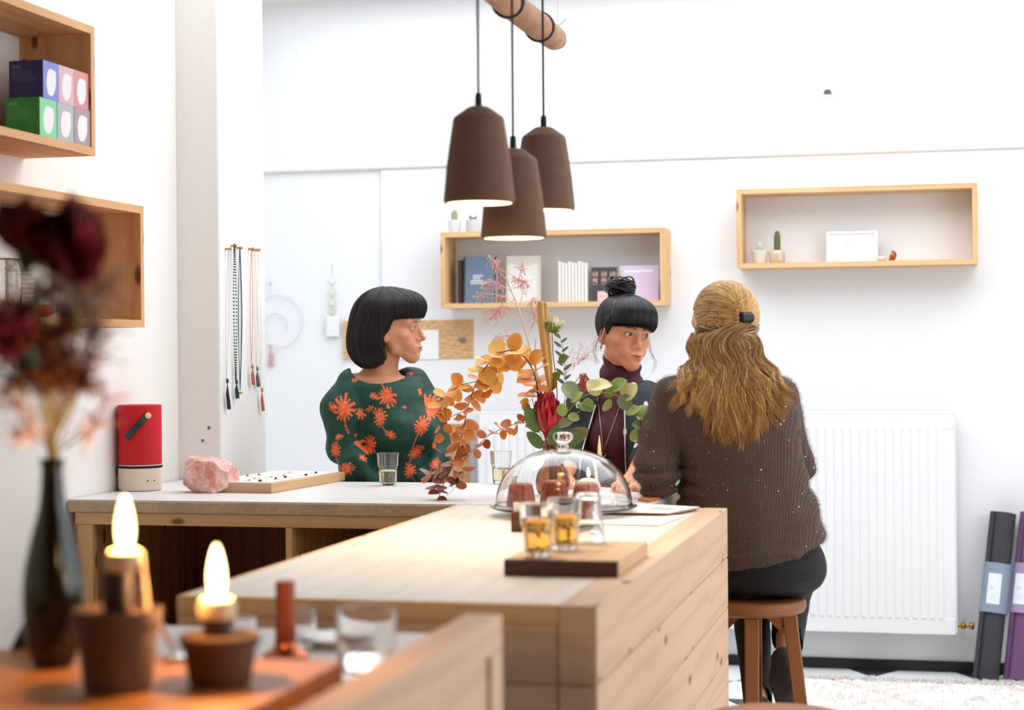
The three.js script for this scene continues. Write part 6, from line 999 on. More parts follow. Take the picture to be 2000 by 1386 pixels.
// small plants
function ribbed(h, r, n = 9) { const g = lathe(curved([[0.0001, 0], [r * 0.85, 0.001], [r, h * 0.25], [r * 1.02, h * 0.55], [r * 0.8, h * 0.85], [r * 0.35, h * 0.98], [0.0001, h]], 26), 72), p = g.attributes.position; for (let i = 0; i < p.count; i++) { const x = p.getX(i), z = p.getZ(i), k = 1 + 0.09 * Math.cos(Math.atan2(z, x) * n); p.setX(i, x * k); p.setZ(i, z * k); } g.computeVertexNormals(); return g; }
{
  const y = SR.y0 + 0.0204, z = FS - 0.06, X = (px) => atZ(px, 500, z).x, soil = mat(hex('#3b3530'), 1);
  { const t = thing('potted_cactus', 'small pale cactus in a cream bowl-shaped pot, left in the right shelf', 'plant', [X(1484), y, z]); part(t, 'pot', lathe(curved([[0.0001, 0], [0.021, 0], [0.024, 0.004], [0.034, 0.045], [0.035, 0.052], [0.0325, 0.052], [0.031, 0.046], [0.0001, 0.045]], 36), 40), mat(hex('#ddd6cc'), 0.6)); part(t, 'soil', new THREE.CylinderGeometry(0.0305, 0.0305, 0.002, 32).translate(0, 0.0478, 0), soil); part(t, 'cactus', ribbed(0.042, 0.0125), mat(hex('#c5c8b4'), 0.8), 'pale grey-green cactus'); t.children[2].position.y = 0.048; }
  { const t = thing('potted_cactus', 'tall green column cactus in a glazed two-tone pot, right of the cream pot', 'plant', [X(1518), y, z]); part(t, 'pot', lathe(curved([[0.0001, 0], [0.026, 0], [0.031, 0.006], [0.0335, 0.025], [0.031, 0.045], [0.027, 0.052], [0.0245, 0.052], [0.025, 0.046], [0.0001, 0.045]], 36), 40), mat(hex('#c9b49a'), 0.12, { clearcoat: 1 })); part(t, 'soil', new THREE.CylinderGeometry(0.0245, 0.0245, 0.002, 32).translate(0, 0.0478, 0), soil); part(t, 'cactus', ribbed(0.084, 0.0125, 7), mat(hex('#5f6636'), 0.75)); t.children[2].position.y = 0.048; }
  { const a = X(1613), b = X(1714), h = 0.125, w = b - a, tex = canvasTex(512, 320, (g, W2, H2) => { g.fillStyle = '#f4f2f4'; g.fillRect(0, 0, W2, H2); g.strokeStyle = '#c9c7cb'; g.lineWidth = 3; g.strokeRect(88, 40, 330, 230); g.fillStyle = '#b7b5b9'; for (const [x, yy, l, hh] of [[150, 92, 90, 16], [246, 92, 64, 16], [190, 132, 56, 16], [254, 128, 26, 24], [130, 188, 240, 7], [168, 216, 190, 6]]) { let q = x; const R = rng(x + yy); while (q < x + l) { const k = 6 + R() * 12; g.fillRect(q, yy, Math.min(k, x + l - q), hh); q += k + 4; } } });
    const t = thing('framed_print', 'white framed print with faint grey lettering in the right shelf', 'picture', [(a + b) / 2, y + 0.0006, z - 0.03]); const q = (g) => g.rotateX(-0.09); const fm = M.whitePaint;
    part(t, 'frame', q(merge([boxAt(-w / 2, w / 2, 0, 0.011, -0.008, 0.006), boxAt(-w / 2, w / 2, h - 0.011, h, -0.008, 0.006), boxAt(-w / 2, -w / 2 + 0.016, 0.011, h - 0.011, -0.008, 0.006), boxAt(w / 2 - 0.016, w / 2, 0.011, h - 0.011, -0.008, 0.006)])), fm);
    const pr = new THREE.BoxGeometry(w - 0.032, h - 0.022, 0.004).translate(0, h / 2, -0.002); part(t, 'print', q(pr), [fm, fm, fm, fm, new THREE.MeshPhysicalMaterial({ map: tex, roughness: 0.7 }), fm]); }
  { const t = thing('copper_bowl', 'small polished copper bowl tipped on its side in the right shelf', 'bowl', [X(1741), y + 0.0185, z]); part(t, 'bowl', lathe(curved([[0.0001, -0.02], [0.012, -0.018], [0.02, -0.008], [0.0215, 0.004], [0.0203, 0.004], [0.0185, -0.007], [0.011, -0.0165], [0.0001, -0.0185]], 30), 40).rotateZ(1.25).translate(0, 0.003, 0), M.copper); }
  single('pale_stone', 'small pale pink stone beside the copper bowl in the right shelf', 'stone', rough(new THREE.SphereGeometry(0.015, 24, 16).scale(1.4, 0.7, 1), 0.003, 40), mat(hex('#e9c9bb'), 0.6), [X(1722), y + 0.0108, z + 0.01]);
  const yt = SM.y1 + 0.0004, z2 = FS - 0.08, X2 = (px) => atZ(px, 440, z2).x;
  { const t = thing('potted_plant', 'little green cactus in a conical white cup on top of the middle shelf', 'plant', [X2(888), yt, z2]); part(t, 'pot', lathe(curved([[0.0001, 0], [0.019, 0], [0.021, 0.004], [0.029, 0.056], [0.0275, 0.057], [0.026, 0.05], [0.0001, 0.05]], 30), 40), mat(hex('#dfdde2'), 0.5)); part(t, 'cactus', ribbed(0.05, 0.013, 8), mat(hex('#9aa37c'), 0.8)); t.children[1].position.y = 0.0505; }
  { const t = thing('potted_plant', 'grey-green succulent in a pale grey pot on top of the middle shelf', 'plant', [X2(924), yt, z2]); part(t, 'pot', lathe(curved([[0.0001, 0], [0.024, 0], [0.027, 0.003], [0.03, 0.055], [0.0285, 0.056], [0.027, 0.05], [0.0001, 0.05]], 30), 40), mat(hex('#c9c9cc'), 0.6)); const R = rng(3); for (let i = 0; i < 12; i++) { const a = i * 2.4, l = 0.014 + R() * 0.018, tip = V(Math.cos(a) * 0.018, l, Math.sin(a) * 0.018); part(t, 'leaf', strands([strand(path([V(Math.cos(a) * 0.006, 0, Math.sin(a) * 0.006), tip.clone().multiplyScalar(0.6).setY(l * 0.4), tip], 6), (k) => 0.0048 * Math.sin(Math.PI * clamp(0.15 + k * 0.8)), 7)]).translate(0, 0.05, 0), mat(hex('#8d9682'), 0.8)); } }
}
// upper left shelf: six boxes; lower left shelf: glasses, ribbed cups, red candle
{
  const dp = 0.0905, hh = 0.0925, y = SU.y0 + 0.0204, x = XL + 0.2 - 0.003 - dp / 2;
  const rows = [[['#2f8a3a', '#7fd39a', 'green'], ['#7b7f80', '#aeb3b4', 'grey'], ['#7d6a72', '#a8929c', 'mauve']], [['#241a5e', '#7e86d0', 'dark blue'], ['#b7868f', '#d9b0b6', 'pale pink'], ['#b8656c', '#d68d92', 'rose red']]];
  const sideTex = (c, seed) => canvasTex(256, 256, (g, w, h) => { g.fillStyle = c; g.fillRect(0, 0, w, h); g.fillStyle = 'rgba(255,255,255,0.42)'; const R = rng(seed); for (let k = 0; k < 2; k++) { let q = 24; while (q < 80 + R() * 14) { const l = 4 + R() * 8; g.fillRect(q, 30 + k * 14, l, 8); q += l + 3; } } g.fillStyle = 'rgba(255,255,255,0.3)'; for (let k = 0; k < 6; k++) { let q = 24; const e = 170 + R() * 40; while (q < e) { const l = 3 + R() * 8; g.fillRect(q, 70 + k * 13, l, 4); q += l + 3; } } });
  const frontTex = (c) => canvasTex(256, 256, (g, w, h) => { g.fillStyle = c; g.fillRect(0, 0, w, h); g.fillStyle = '#ece7e6'; g.beginPath(); g.moveTo(210, 58); g.quadraticCurveTo(150, 44, 112, 48); g.bezierCurveTo(52, 60, 36, 180, 84, 220); g.bezierCurveTo(130, 250, 200, 220, 212, 130); g.lineTo(210, 58); g.fill(); });
  rows.forEach((row, j) => row.forEach(([side, front, cname], i) => {
    const s = j ? 0.0785 : 0.085, z = SU.zf + 0.0225 + s / 2 + (2 - i) * (s + (j ? 0.0008 : 0.003)), pos = ['nearest the camera', 'in the middle', 'against the end of the shelf'][i];
    const t = thing('tea_box', `${cname} tea box with a white spot, ${j ? 'upper' : 'lower'} row, ${pos}`, 'box', [x + (j ? -0.003 : 0), y + j * (hh + 0.0006) + 0.0003, z], 0, 'cardboard tea boxes in the upper left shelf');
    const sm = mat(hex(side), 0.55), fm = new THREE.MeshPhysicalMaterial({ map: frontTex(front), roughness: 0.5 }), tm = new THREE.MeshPhysicalMaterial({ map: sideTex(side, i + j * 7 + 1), roughness: 0.5 });
    const m = part(t, 'carton', new THREE.BoxGeometry(dp, hh - 0.0008, s).translate(0, (hh - 0.0008) / 2, 0), [fm, sm, sm, sm, tm, sm]);
    part(t, 'lid_flap', boxAt(-dp / 2 + 0.001, dp / 2 - 0.001, hh - 0.0008, hh - 0.0002, -s / 2 + 0.001, s / 2 - 0.001), sm);
  }));
  const y2 = SL.y0 + 0.0204, P = (px, py, d = 0.11) => { const p = atX(px, py, XL + d); return p; };
  { const t = thing('glass_jar', 'clear glass jar at the left edge of the lower left shelf', 'jar', [XL + 0.12, y2 + 0.0003, P(8, 600, 0.12).z - 0.004]); part(t, 'glass_wall', lathe([[0, 0], [0.036, 0], [0.039, 0.003], [0.0395, 0.1], [0.036, 0.118], [0.033, 0.126], [0.0345, 0.134], [0.0325, 0.134], [0.0308, 0.126], [0.0335, 0.117], [0.037, 0.1], [0.0365, 0.006], [0, 0.005]], 48), M.glass); part(t, 'label_card', boxAt(-0.03, 0.03, 0.136, 0.138, -0.03, 0.03), mat(hex('#6e5a4a'), 0.8)); }
  { const t = thing('cup_stack', 'pale ribbed beaker beside the glass jar in the lower left shelf', 'cup', [XL + 0.085, y2 + 0.0003, P(38, 600, 0.085).z]); const pr = [[0, 0], [0.03, 0]]; for (let k = 0; k < 11; k++) { const yy = 0.002 + k * 0.0112; pr.push([0.0322, yy], [0.0345, yy + 0.003], [0.0345, yy + 0.007], [0.0318, yy + 0.0102]); } pr.push([0.032, 0.128], [0.03, 0.128], [0.0285, 0.01], [0, 0.008]); part(t, 'beaker', lathe(pr, 48), mat(hex('#cbbfae'), 0.6)); }
  { const g = rough(new THREE.SphereGeometry(0.022, 32, 20).scale(1.15, 0.75, 1.1), 0.0025, 50, 3); single('red_candle', 'small red faceted candle in the lower left shelf', 'candle', g, mat(hex('#c31c24'), 0.35, { clearcoat: 0.5 }), [XL + 0.11, y2 + 0.0178, P(86, 585, 0.11).z]); }
  { const t = thing('paper_card', 'pale folded card leaning in the lower left shelf beside the red candle', 'card', [XL + 0.06, y2 + 0.0004, P(112, 560, 0.06).z]); part(t, 'card', boxAt(-0.001, 0.001, 0, 0.11, -0.03, 0.03), mat(hex('#d9cdbf'), 0.8)); part(t, 'flap', boxAt(-0.026, 0.0, 0, 0.0012, -0.03, 0.03), mat(hex('#d9cdbf'), 0.8)); }
}
// foreground: candle pots, dark vase, copper mill, glasses
{
  function pot(px, py, rTop, h, label, drip) {
    const p = atY(px, py, TT), t = thing('candle_pot', label, 'candle', [p.x, TT + 0.0004, p.z], 0, 'lit candles in clay pots');
    const rb = rTop * 0.74;
    part(t, 'pot', lathe([[0, 0], [rb, 0], [rb + 0.002, 0.003], [rTop * 0.93, h * 0.78], [rTop, h * 0.79], [rTop * 1.03, h * 0.98], [rTop * 0.97, h], [rTop * 0.9, h * 0.99], [rTop * 0.88, h * 0.9], [0, h * 0.9]], 56), M.clay);
    part(t, 'sand', new THREE.CylinderGeometry(rTop * 0.87, rTop * 0.87, 0.004, 40).translate(0, h * 0.9 + 0.0022, 0), mat(hex('#b8824e'), 0.95));
    const y = h * 0.9 + 0.0045, cx = drip ? 0.01 : -0.003;
    const hc = drip ? 0.044 : 0.018; part(t, 'socket', lathe([[0, 0], [0.015, 0], [0.016, 0.002], [0.0155, hc - 0.002], [0.0165, hc], [0, hc]], 32).translate(drip ? cx - 0.009 : cx, y, 0), mat(hex('#3a211a'), 0.6), 'dark candle socket');
    const w = lathe(curved([[0.0001, 0], [0.0185, 0.0005], [0.0205, 0.006], [0.02, 0.016], [0.0165, 0.022], [0.008, 0.0225], [0.004, 0.021], [0.0001, 0.02]], 24), 36).translate(cx, y + hc + 0.0002, 0);
    part(t, 'wax', w, new THREE.MeshPhysicalMaterial({ color: hex('#f2d9a8'), roughness: 0.45 }));
    if (drip) part(t, 'wax_drip', strands([strand(path([V(cx + 0.017, y + hc + 0.012, 0.004), V(cx + 0.021, y + hc - 0.004, 0.004), V(cx + 0.022, y + hc * 0.4, 0.005), V(cx + 0.021, y + 0.004, 0.005)], 14), (k) => 0.006 - 0.002 * Math.sin(k * 5), 12)]), new THREE.MeshPhysicalMaterial({ color: hex('#eec88e'), roughness: 0.45 }));
    flame(t, cx, y + hc + 0.0222, 0, 0.057, 0.0092, 0.16);
    return t;
  }
  pot(230, 1348, 0.046, 0.088, 'lit candle in the taller dark clay pot, in front of the black vase', true);
  pot(430, 1336, 0.043, 0.054, 'lit candle in the lower clay pot, right of the taller one', false);
  const v = atY(105, 1302, TT);
  { const t = thing('bottle_vase', 'dark bottle-shaped glass vase holding dried red flowers in the foreground', 'vase', [v.x, TT + 0.0004, v.z]);
    const pr = curved([[0.0001, 0], [0.02, 0.0005], [0.024, 0.006], [0.031, 0.03], [0.0345, 0.07], [0.033, 0.11], [0.024, 0.152], [0.0155, 0.185], [0.0128, 0.215], [0.0125, 0.232], [0.0142, 0.236], [0.0142, 0.239], [0.0115, 0.2395], [0.0105, 0.215], [0.013, 0.186], [0.0215, 0.152], [0.0305, 0.11], [0.032, 0.07], [0.0285, 0.032], [0.021, 0.016], [0.0001, 0.014]], 70);
    part(t, 'glass_body', lathe(pr, 56), new THREE.MeshPhysicalMaterial({ color: hex('#ffffff'), roughness: 0.03, transmission: 1, thickness: 0.01, ior: 1.5, attenuationColor: new THREE.Color(0.1, 0.09, 0.05), attenuationDistance: 0.0035 })); }
  { const t = thing('folded_card', 'black folded card standing on the table behind the vase', 'card', [atY(78, 1268, TT).x, TT + 0.0004, atY(78, 1268, TT).z], 0.25); const s = new THREE.Shape([new THREE.Vector2(-0.036, 0), new THREE.Vector2(0.02, 0), new THREE.Vector2(0.012, 0.06), new THREE.Vector2(-0.008, 0.055)]); part(t, 'front', new THREE.ExtrudeGeometry(s, { depth: 0.002, bevelEnabled: false }), M.black); part(t, 'foot', boxAt(-0.034, 0.018, 0, 0.002, -0.02, 0), M.black); }
  { const p = atY(348, 1284, TT), q = at(268, 1146, 2.06), t = thing('spoon', 'steel spoon handle leaning against the taller candle pot', 'spoon', [p.x, TT, p.z]), a = V(0, 0.004, 0), b = q.clone().sub(t.position); part(t, 'handle', rod(a, b, 0.0042, 0.0034), M.steel); part(t, 'bowl', new THREE.SphereGeometry(1, 20, 14).scale(0.016, 0.0035, 0.024).translate(0.004, 0.0042, 0.012), M.steel); }
  { const p = atY(558, 1284, ST), t = thing('copper_mill', 'slim copper candlestick with a flared foot, blurred in the foreground', 'candlestick', [p.x, ST + 0.0004, p.z]); part(t, 'foot', lathe(curved([[0.0001, 0], [0.03, 0], [0.031, 0.004], [0.018, 0.012], [0.0145, 0.022]], 20).concat([[0.0001, 0.022]]), 40), M.copper); part(t, 'stem', lathe([[0.0001, 0.0222], [0.0145, 0.0222], [0.0138, 0.05], [0.0132, 0.056], [0.0132, 0.1], [0.0125, 0.103], [0.0001, 0.103]], 36), mat(hex('#9a4a30'), 0.45, { metalness: 0.6 })); }
  function cup(px, py, r, h, label, fill) { const p = atY(px, py, ST), t = thing('drinking_glass', label, 'glass', [p.x, ST + 0.0004, p.z], 0, 'plain drinking glasses on the grey side table'); part(t, 'glass_wall', lathe([[0, 0], [r * 0.9, 0], [r * 0.94, 0.002], [r, h - 0.001], [r - 0.0012, h], [r - 0.0025, h - 0.001], [r * 0.94 - 0.003, 0.012], [r * 0.8, 0.008], [0, 0.007]], 48), M.glass); if (fill) part(t, 'water', lathe([[0, 0.0074], [r * 0.8, 0.0084], [r * 0.935 - 0.003, 0.0124], [lerp(r * 0.94, r, fill / h) - 0.0032, fill], [0, fill]], 40), new THREE.MeshPhysicalMaterial({ color: 0xffffff, roughness: 0, transmission: 1, thickness: 0.03, ior: 1.33 })); }
  cup(716, 1320, 0.0395, 0.085, 'tumbler with a little water behind the pale bench', 0.03);
  cup(583, 1262, 0.026, 0.052, 'small glass jar just behind the copper candlestick', 0);
  cup(478, 1255, 0.018, 0.036, 'tiny glass between the lower pot and the copper candlestick', 0);
  { const p = atY(655, 1262, ST); single('saucer', 'white saucer on the grey side table behind the tumbler', 'saucer', lathe([[0, 0], [0.03, 0], [0.045, 0.006], [0.055, 0.01], [0.054, 0.012], [0.043, 0.008], [0, 0.004]], 44), mat(hex('#e9e8ea'), 0.3), [p.x, ST + 0.0004, p.z - 0.02]); }
}

// ---------------------------------------------------------------- bouquet behind the dome, dried flowers in the foreground vase
// leaf geometry: length 1 along +x, cupped; slightly thick
function leafGeo(wid, cup, point, fold = 0) {
  const n = 12, m = 6, pos = [], idx = [];
  for (const side of [1, -1]) for (let i = 0; i <= n; i++) { const t = i / n, w = wid * Math.pow(Math.sin(Math.PI * Math.pow(t, point)), 0.62); for (let j = 0; j <= m; j++) { const v = j / m * 2 - 1; pos.push(t - 0.06 * v * v * (t < 0.5 ? 1 : -0.4) * wid, cup * (t * t - t) * -0.9 + fold * v * v * w + 0.012 * side, v * w); } }
  const L = (n + 1) * (m + 1);
  for (let i = 0; i < n; i++) for (let j = 0; j < m; j++) { const a = i * (m + 1) + j, b = a + 1, c = a + m + 1, d = c + 1; idx.push(a, b, c, b, d, c); idx.push(L + a, L + c, L + b, L + b, L + c, L + d); }
  const g = new THREE.BufferGeometry(); g.setAttribute('position', new THREE.Float32BufferAttribute(pos, 3)); g.setIndex(idx); g.computeVertexNormals(); return g;
}
const leafMat = (c, tr = 0.35, rough = 0.6) => new THREE.MeshPhysicalMaterial({ color: hex(c), roughness: rough, transmission: tr, thickness: 0, side: THREE.DoubleSide });
const ROUND = [leafGeo(0.46, 0.18, 0.9, 0.12), leafGeo(0.42, -0.22, 1.0, -0.1), leafGeo(0.5, 0.3, 0.85, 0.2)];
function putLeaf(t, name, geo, m, p, dir, up, s) { const X = dir.clone().normalize(), Z = X.clone().cross(up).normalize(), Y = Z.clone().cross(X), o = part(t, name, geo, m); o.matrix.makeBasis(X, Y, Z).scale(V(s, s, s)).setPosition(p); o.matrix.decompose(o.position, o.quaternion, o.scale); return o; }
const BD = 4.86, vb = atY(1079, 968, CT), BO = V(vb.x, CT + 0.0004, vb.z);
const Q = (x, y, dz = 0) => at(x, y, BD - dz).sub(BO);
{
  const t = thing('bouquet_vase', 'round dark amber glass vase behind the cake dome', 'vase', BO.toArray());
  const pr = curved([[0.0001, 0], [0.03, 0.0005], [0.043, 0.012], [0.0485, 0.04], [0.044, 0.07], [0.031, 0.094], [0.0255, 0.108], [0.0265, 0.138], [0.03, 0.146], [0.028, 0.1475], [0.0235, 0.138], [0.0228, 0.108], [0.0285, 0.093], [0.0415, 0.069], [0.046, 0.04], [0.041, 0.014], [0.028, 0.006], [0.0001, 0.005]], 60);
  part(t, 'glass_body', lathe(pr, 56), new THREE.MeshPhysicalMaterial({ color: 0xffffff, roughness: 0.02, transmission: 1, thickness: 0.01, ior: 1.5, attenuationColor: new THREE.Color(0.55, 0.27, 0.07), attenuationDistance: 0.0035 }));
}
function branchThing(name, label, category) { return thing(name, label, category, BO.toArray()); }
const mouth = (x, z = 0) => V(x, 0.13, z), foot = (x) => V(x, 0.012, 0);
function stem(t, pts, r0, r1, m, name = 'stem') { return part(t, name, strands([strand(path(pts, 60), (k) => lerp(r0, r1, k), 7)]), m); }
{
  // dried orange eucalyptus: one long arching branch with side twigs
  const t = branchThing('eucalyptus_branch', 'dried orange eucalyptus branch arching left over the counter', 'branch'), R = rng(201), twig = mat(hex('#6b4630'), 0.8);
  const tones = ['#ffdb7c', '#f9c35c', '#f0a43c', '#e08a34', '#c87038', '#a85a38', '#8a4a3a'].map((c) => leafMat(c, 0.4));
  const main = [foot(-0.006), mouth(-0.012), Q(1052, 790, 0.02), Q(1045, 735, 0.04), Q(1025, 698, 0.05), Q(995, 684, 0.06), Q(962, 702, 0.08), Q(935, 738, 0.1), Q(915, 790, 0.11), Q(902, 850, 0.12), Q(885, 905, 0.13), Q(862, 955, 0.14), Q(850, 1000, 0.15)];
  const runs = [[main, 0.28, 1, 68, 0.0022, 1], [[Q(930, 745, 0.1), Q(900, 752, 0.11), Q(872, 772, 0.12), Q(858, 800, 0.12)], 0.15, 1, 12, 0.0012, 0.9], [[mouth(-0.008), Q(1050, 830, 0.03), Q(1015, 826, 0.06), Q(985, 836, 0.08), Q(955, 850, 0.09), Q(925, 878, 0.11), Q(905, 900, 0.12)], 0.3, 1, 18, 0.0014, 0.72], [[Q(912, 800, 0.11), Q(880, 815, 0.12), Q(858, 840, 0.13), Q(850, 850, 0.13)], 0.2, 1, 6, 0.001, 0.7], [[Q(890, 895, 0.13), Q(905, 925, 0.15), Q(890, 950, 0.16), Q(872, 968, 0.16)], 0.2, 1, 8, 0.001, 0.85], [[Q(1000, 684, 0.06), Q(985, 715, 0.08), Q(960, 740, 0.09), Q(950, 765, 0.09)], 0.2, 1, 9, 0.001, 0.8], [[Q(862, 955, 0.14), Q(845, 935, 0.13), Q(838, 915, 0.13)], 0.2, 1, 6, 0.001, 0.9], [[Q(1042, 735, 0.04), Q(1050, 760, 0.05), Q(1030, 790, 0.06)], 0.3, 1, 5, 0.001, 0.7]];
  const sign = (p) => { const v = p.clone().add(BO); return v.y; };
  for (const [pts, a, b, n, r, size] of runs) {
    stem(t, pts, r, r * 0.45, twig); const c = new THREE.CatmullRomCurve3(pts);
    for (let i = 0; i < n; i++) {
      const u = lerp(a, b, (i + R() * 0.6) / n), p = c.getPointAt(clamp(u)), tg = c.getTangentAt(clamp(u)), sd = V(0, 0, 0), ang = (i % 2 ? 0 : Math.PI) + Math.floor(i / 2) * 1.7 + R();
      const e1 = tg.clone().cross(V(0.2, 0.3, 1)).normalize(), e2 = tg.clone().cross(e1); sd.addScaledVector(e1, Math.cos(ang)).addScaledVector(e2, Math.sin(ang)).addScaledVector(tg, 0.35).normalize(); sd.y -= 0.15;
      const h = clamp((p.y + BO.y - 0.93) / 0.34), k = clamp(Math.floor((1 - h) * 4.8 + R() * 1.8), 0, 6), s = (0.036 + R() * 0.012) * size * (pts === main ? lerp(1.22, 0.82, smooth(0.4, 0.85, u)) : 1);
      if (p.y + BO.y + sd.y * s < CT + 0.01) continue;
      putLeaf(t, 'leaf', ROUND[Math.floor(R() * 3)], tones[k], p.clone().addScaledVector(sd, 0.003), sd, V(R() - 0.5, 0.4 + R(), R() * 0.9 + 0.2), s);
    }
  }
  for (const [x, y, dz] of [[848, 1003, 0.16], [855, 985, 0.16], [845, 1012, 0.15], [862, 968, 0.15]]) putLeaf(t, 'leaf', ROUND[0], tones[5], Q(x, y, dz), V(-0.2 + R() * 0.4, -1, 0.2), V(0.3, 0.2, 1), 0.03);
}
{
  const t = branchThing('eucalyptus_branch', 'fresh green eucalyptus branch reaching right toward the woman in the brown sweater', 'branch'), R = rng(77), gs = ['#7f9c40', '#9db450', '#bccb74', '#ece5ac', '#9aa67c'].map((c) => leafMat(c, 0.42)), tw = mat(hex('#a9965c'), 0.7);
  const pts = [foot(0.008), mouth(0.012), Q(1088, 830, 0.05), Q(1112, 800, 0.07), Q(1140, 774, 0.09), Q(1172, 766, 0.1), Q(1205, 772, 0.11), Q(1232, 790, 0.11), Q(1250, 815, 0.11), Q(1258, 840, 0.11)];
  stem(t, pts, 0.0022, 0.001, tw);
  const lv = [[1160, 757, 26, -1, 3, 34], [1192, 762, 22, 0.9, 1, 30], [1230, 766, 2, 1, 3, 36], [1150, 790, -1.2, 0.2, 2, 26], [1185, 790, -0.9, -0.5, 2, 26], [1222, 785, -1, 0.05, 4, 30], [1235, 802, 0.4, 1, 2, 28], [1252, 800, 0.2, 1, 1, 34], [1262, 812, 0.1, 1, 3, 34], [1250, 832, -0.3, 1, 0, 30], [1258, 845, -0.9, 0.2, 1, 30], [1268, 828, -0.15, 1, 4, 26], [1242, 850, -0.8, -0.7, 2, 26], [1142, 792, -0.2, 1, 0, 30], [1112, 764, -0.8, 0.7, 4, 38], [1120, 815, -0.3, 1, 2, 22], [1098, 800, -0.9, 0.2, 2, 24], [1105, 828, 0.4, 1, 4, 28], [1126, 776, 0.5, 0.6, 2, 28], [1092, 850, 0.15, 1, 4, 30], [1172, 756, 0.15, 1, 3, 42], [1208, 752, 0.6, 1, 1, 34]];
  lv.forEach(([x, y, dy, dx, k, s], i) => { const d = V(Math.sign(dx) * Math.min(1, Math.abs(dx)), Math.sign(dy) * Math.min(1, Math.abs(dy)), 0.25 * (R() - 0.3)).applyQuaternion(camera.quaternion), up = V((R() - 0.5) * 1.3, 0.5 + R() * 0.8, 0.5 + R() * 0.4).applyQuaternion(camera.quaternion), p = Q(x, y, 0.1 + R() * 0.02).addScaledVector(d.clone().normalize(), -s * 0.5 / 722); putLeaf(t, 'leaf', ROUND[i % 3], gs[k], p, d, up, s / 722 * 1.05); });
  for (const [a, b] of [[[1080, 842], [1142, 795]], [[1172, 766], [1160, 770]]]) stem(t, [Q(...a, 0.09), Q(...b, 0.1)], 0.0018, 0.001, tw);
}
{
  const t = branchThing('protea', 'red protea bloom in the middle of the bouquet', 'flower'), b = Q(1071, 846, 0.07), tip = Q(1068, 784, 0.07), ax = tip.clone().sub(b).normalize(), H0 = b.distanceTo(tip), reds = ['#c31a2e', '#d8283a', '#a81428', '#e04a50'].map((c) => mat(hex(c), 0.5)), pet = leafGeo(0.1, 0.3, 1.15, 0.5), R = rng(4);
  stem(t, [foot(0), mouth(0.0, 0.01), b], 0.004, 0.004, mat(hex('#6f7a38'), 0.7));
  const e1 = ax.clone().cross(V(0, 0, 1)).normalize(), e2 = ax.clone().cross(e1);
  for (let ring = 0; ring < 5; ring++) for (let i = 0; i < 16; i++) { const a = i / 16 * 6.283 + ring * 0.33, o = e1.clone().multiplyScalar(Math.cos(a)).addScaledVector(e2, Math.sin(a)), open = 0.43 - ring * 0.075, d = ax.clone().addScaledVector(o, open + (R() - 0.5) * 0.06), p = b.clone().addScaledVector(o, 0.011 - ring * 0.002).addScaledVector(ax, ring * 0.005); putLeaf(t, 'petal', pet, reds[Math.floor(R() * 4)], p, d, o, H0 * (0.78 + ring * 0.06 + R() * 0.1)); }
  part(t, 'base', ell ? strands([strand([b.clone().addScaledVector(ax, -0.012), b.clone().addScaledVector(ax, 0.002), b.clone().addScaledVector(ax, 0.03), b.clone().addScaledVector(ax, 0.05)], (k) => [0.006, 0.016, 0.022, 0.012][Math.round(k * 3)], 20)]) : null, reds[2]);
  const gl = ['#5d7a2a', '#7a8a4a', '#8d8a5c'].map((c) => leafMat(c, 0.25));
  for (const [x, y, dx, dy, k, s] of [[1052, 838, -0.5, 1, 0, 56], [1085, 868, 0.9, 0.5, 1, 60], [1098, 858, 0.9, 0.45, 2, 58], [1060, 868, -0.6, 0.6, 0, 44], [1075, 862, 0.4, 1, 1, 46]]) putLeaf(t, 'leaf', leafGeo(0.27, 0.1, 0.9, 0.15), gl[k], Q(x, y + 6, 0.085), V(dx, dy, 0.15).applyQuaternion(camera.quaternion), V(0.2, 0.2, 1).applyQuaternion(camera.quaternion), s / 722);
}
{
  const t = branchThing('dried_leaf_stalk', 'tall folded tan dried leaf standing upright in the bouquet', 'leaf'), a = mat(hex('#e0b670'), 0.7), b = mat(hex('#c99650'), 0.7);
  const pts = path([foot(0.004), mouth(0.004), Q(1076, 770, 0.03), Q(1068, 690, 0.03), Q(1061, 620, 0.03), Q(1059, 588, 0.03)], 40);
  for (const [o, m, k] of [[-0.006, a, 1], [0.006, b, 0.85], [0.0, a, 0.7]]) part(t, 'blade', strands([strand(pts.map((p, i) => V(p.x + o * smooth(12, 26, i), p.y - (k < 1 ? 0.004 : 0), p.z + (k < 0.8 ? 0.006 : 0))), (q) => (q < 0.35 ? 0.004 : lerp(0.004, 0.0095 * k, smooth(0.35, 0.6, q))) * (q > 0.97 ? 0.75 : 1), 9)]), m);
}
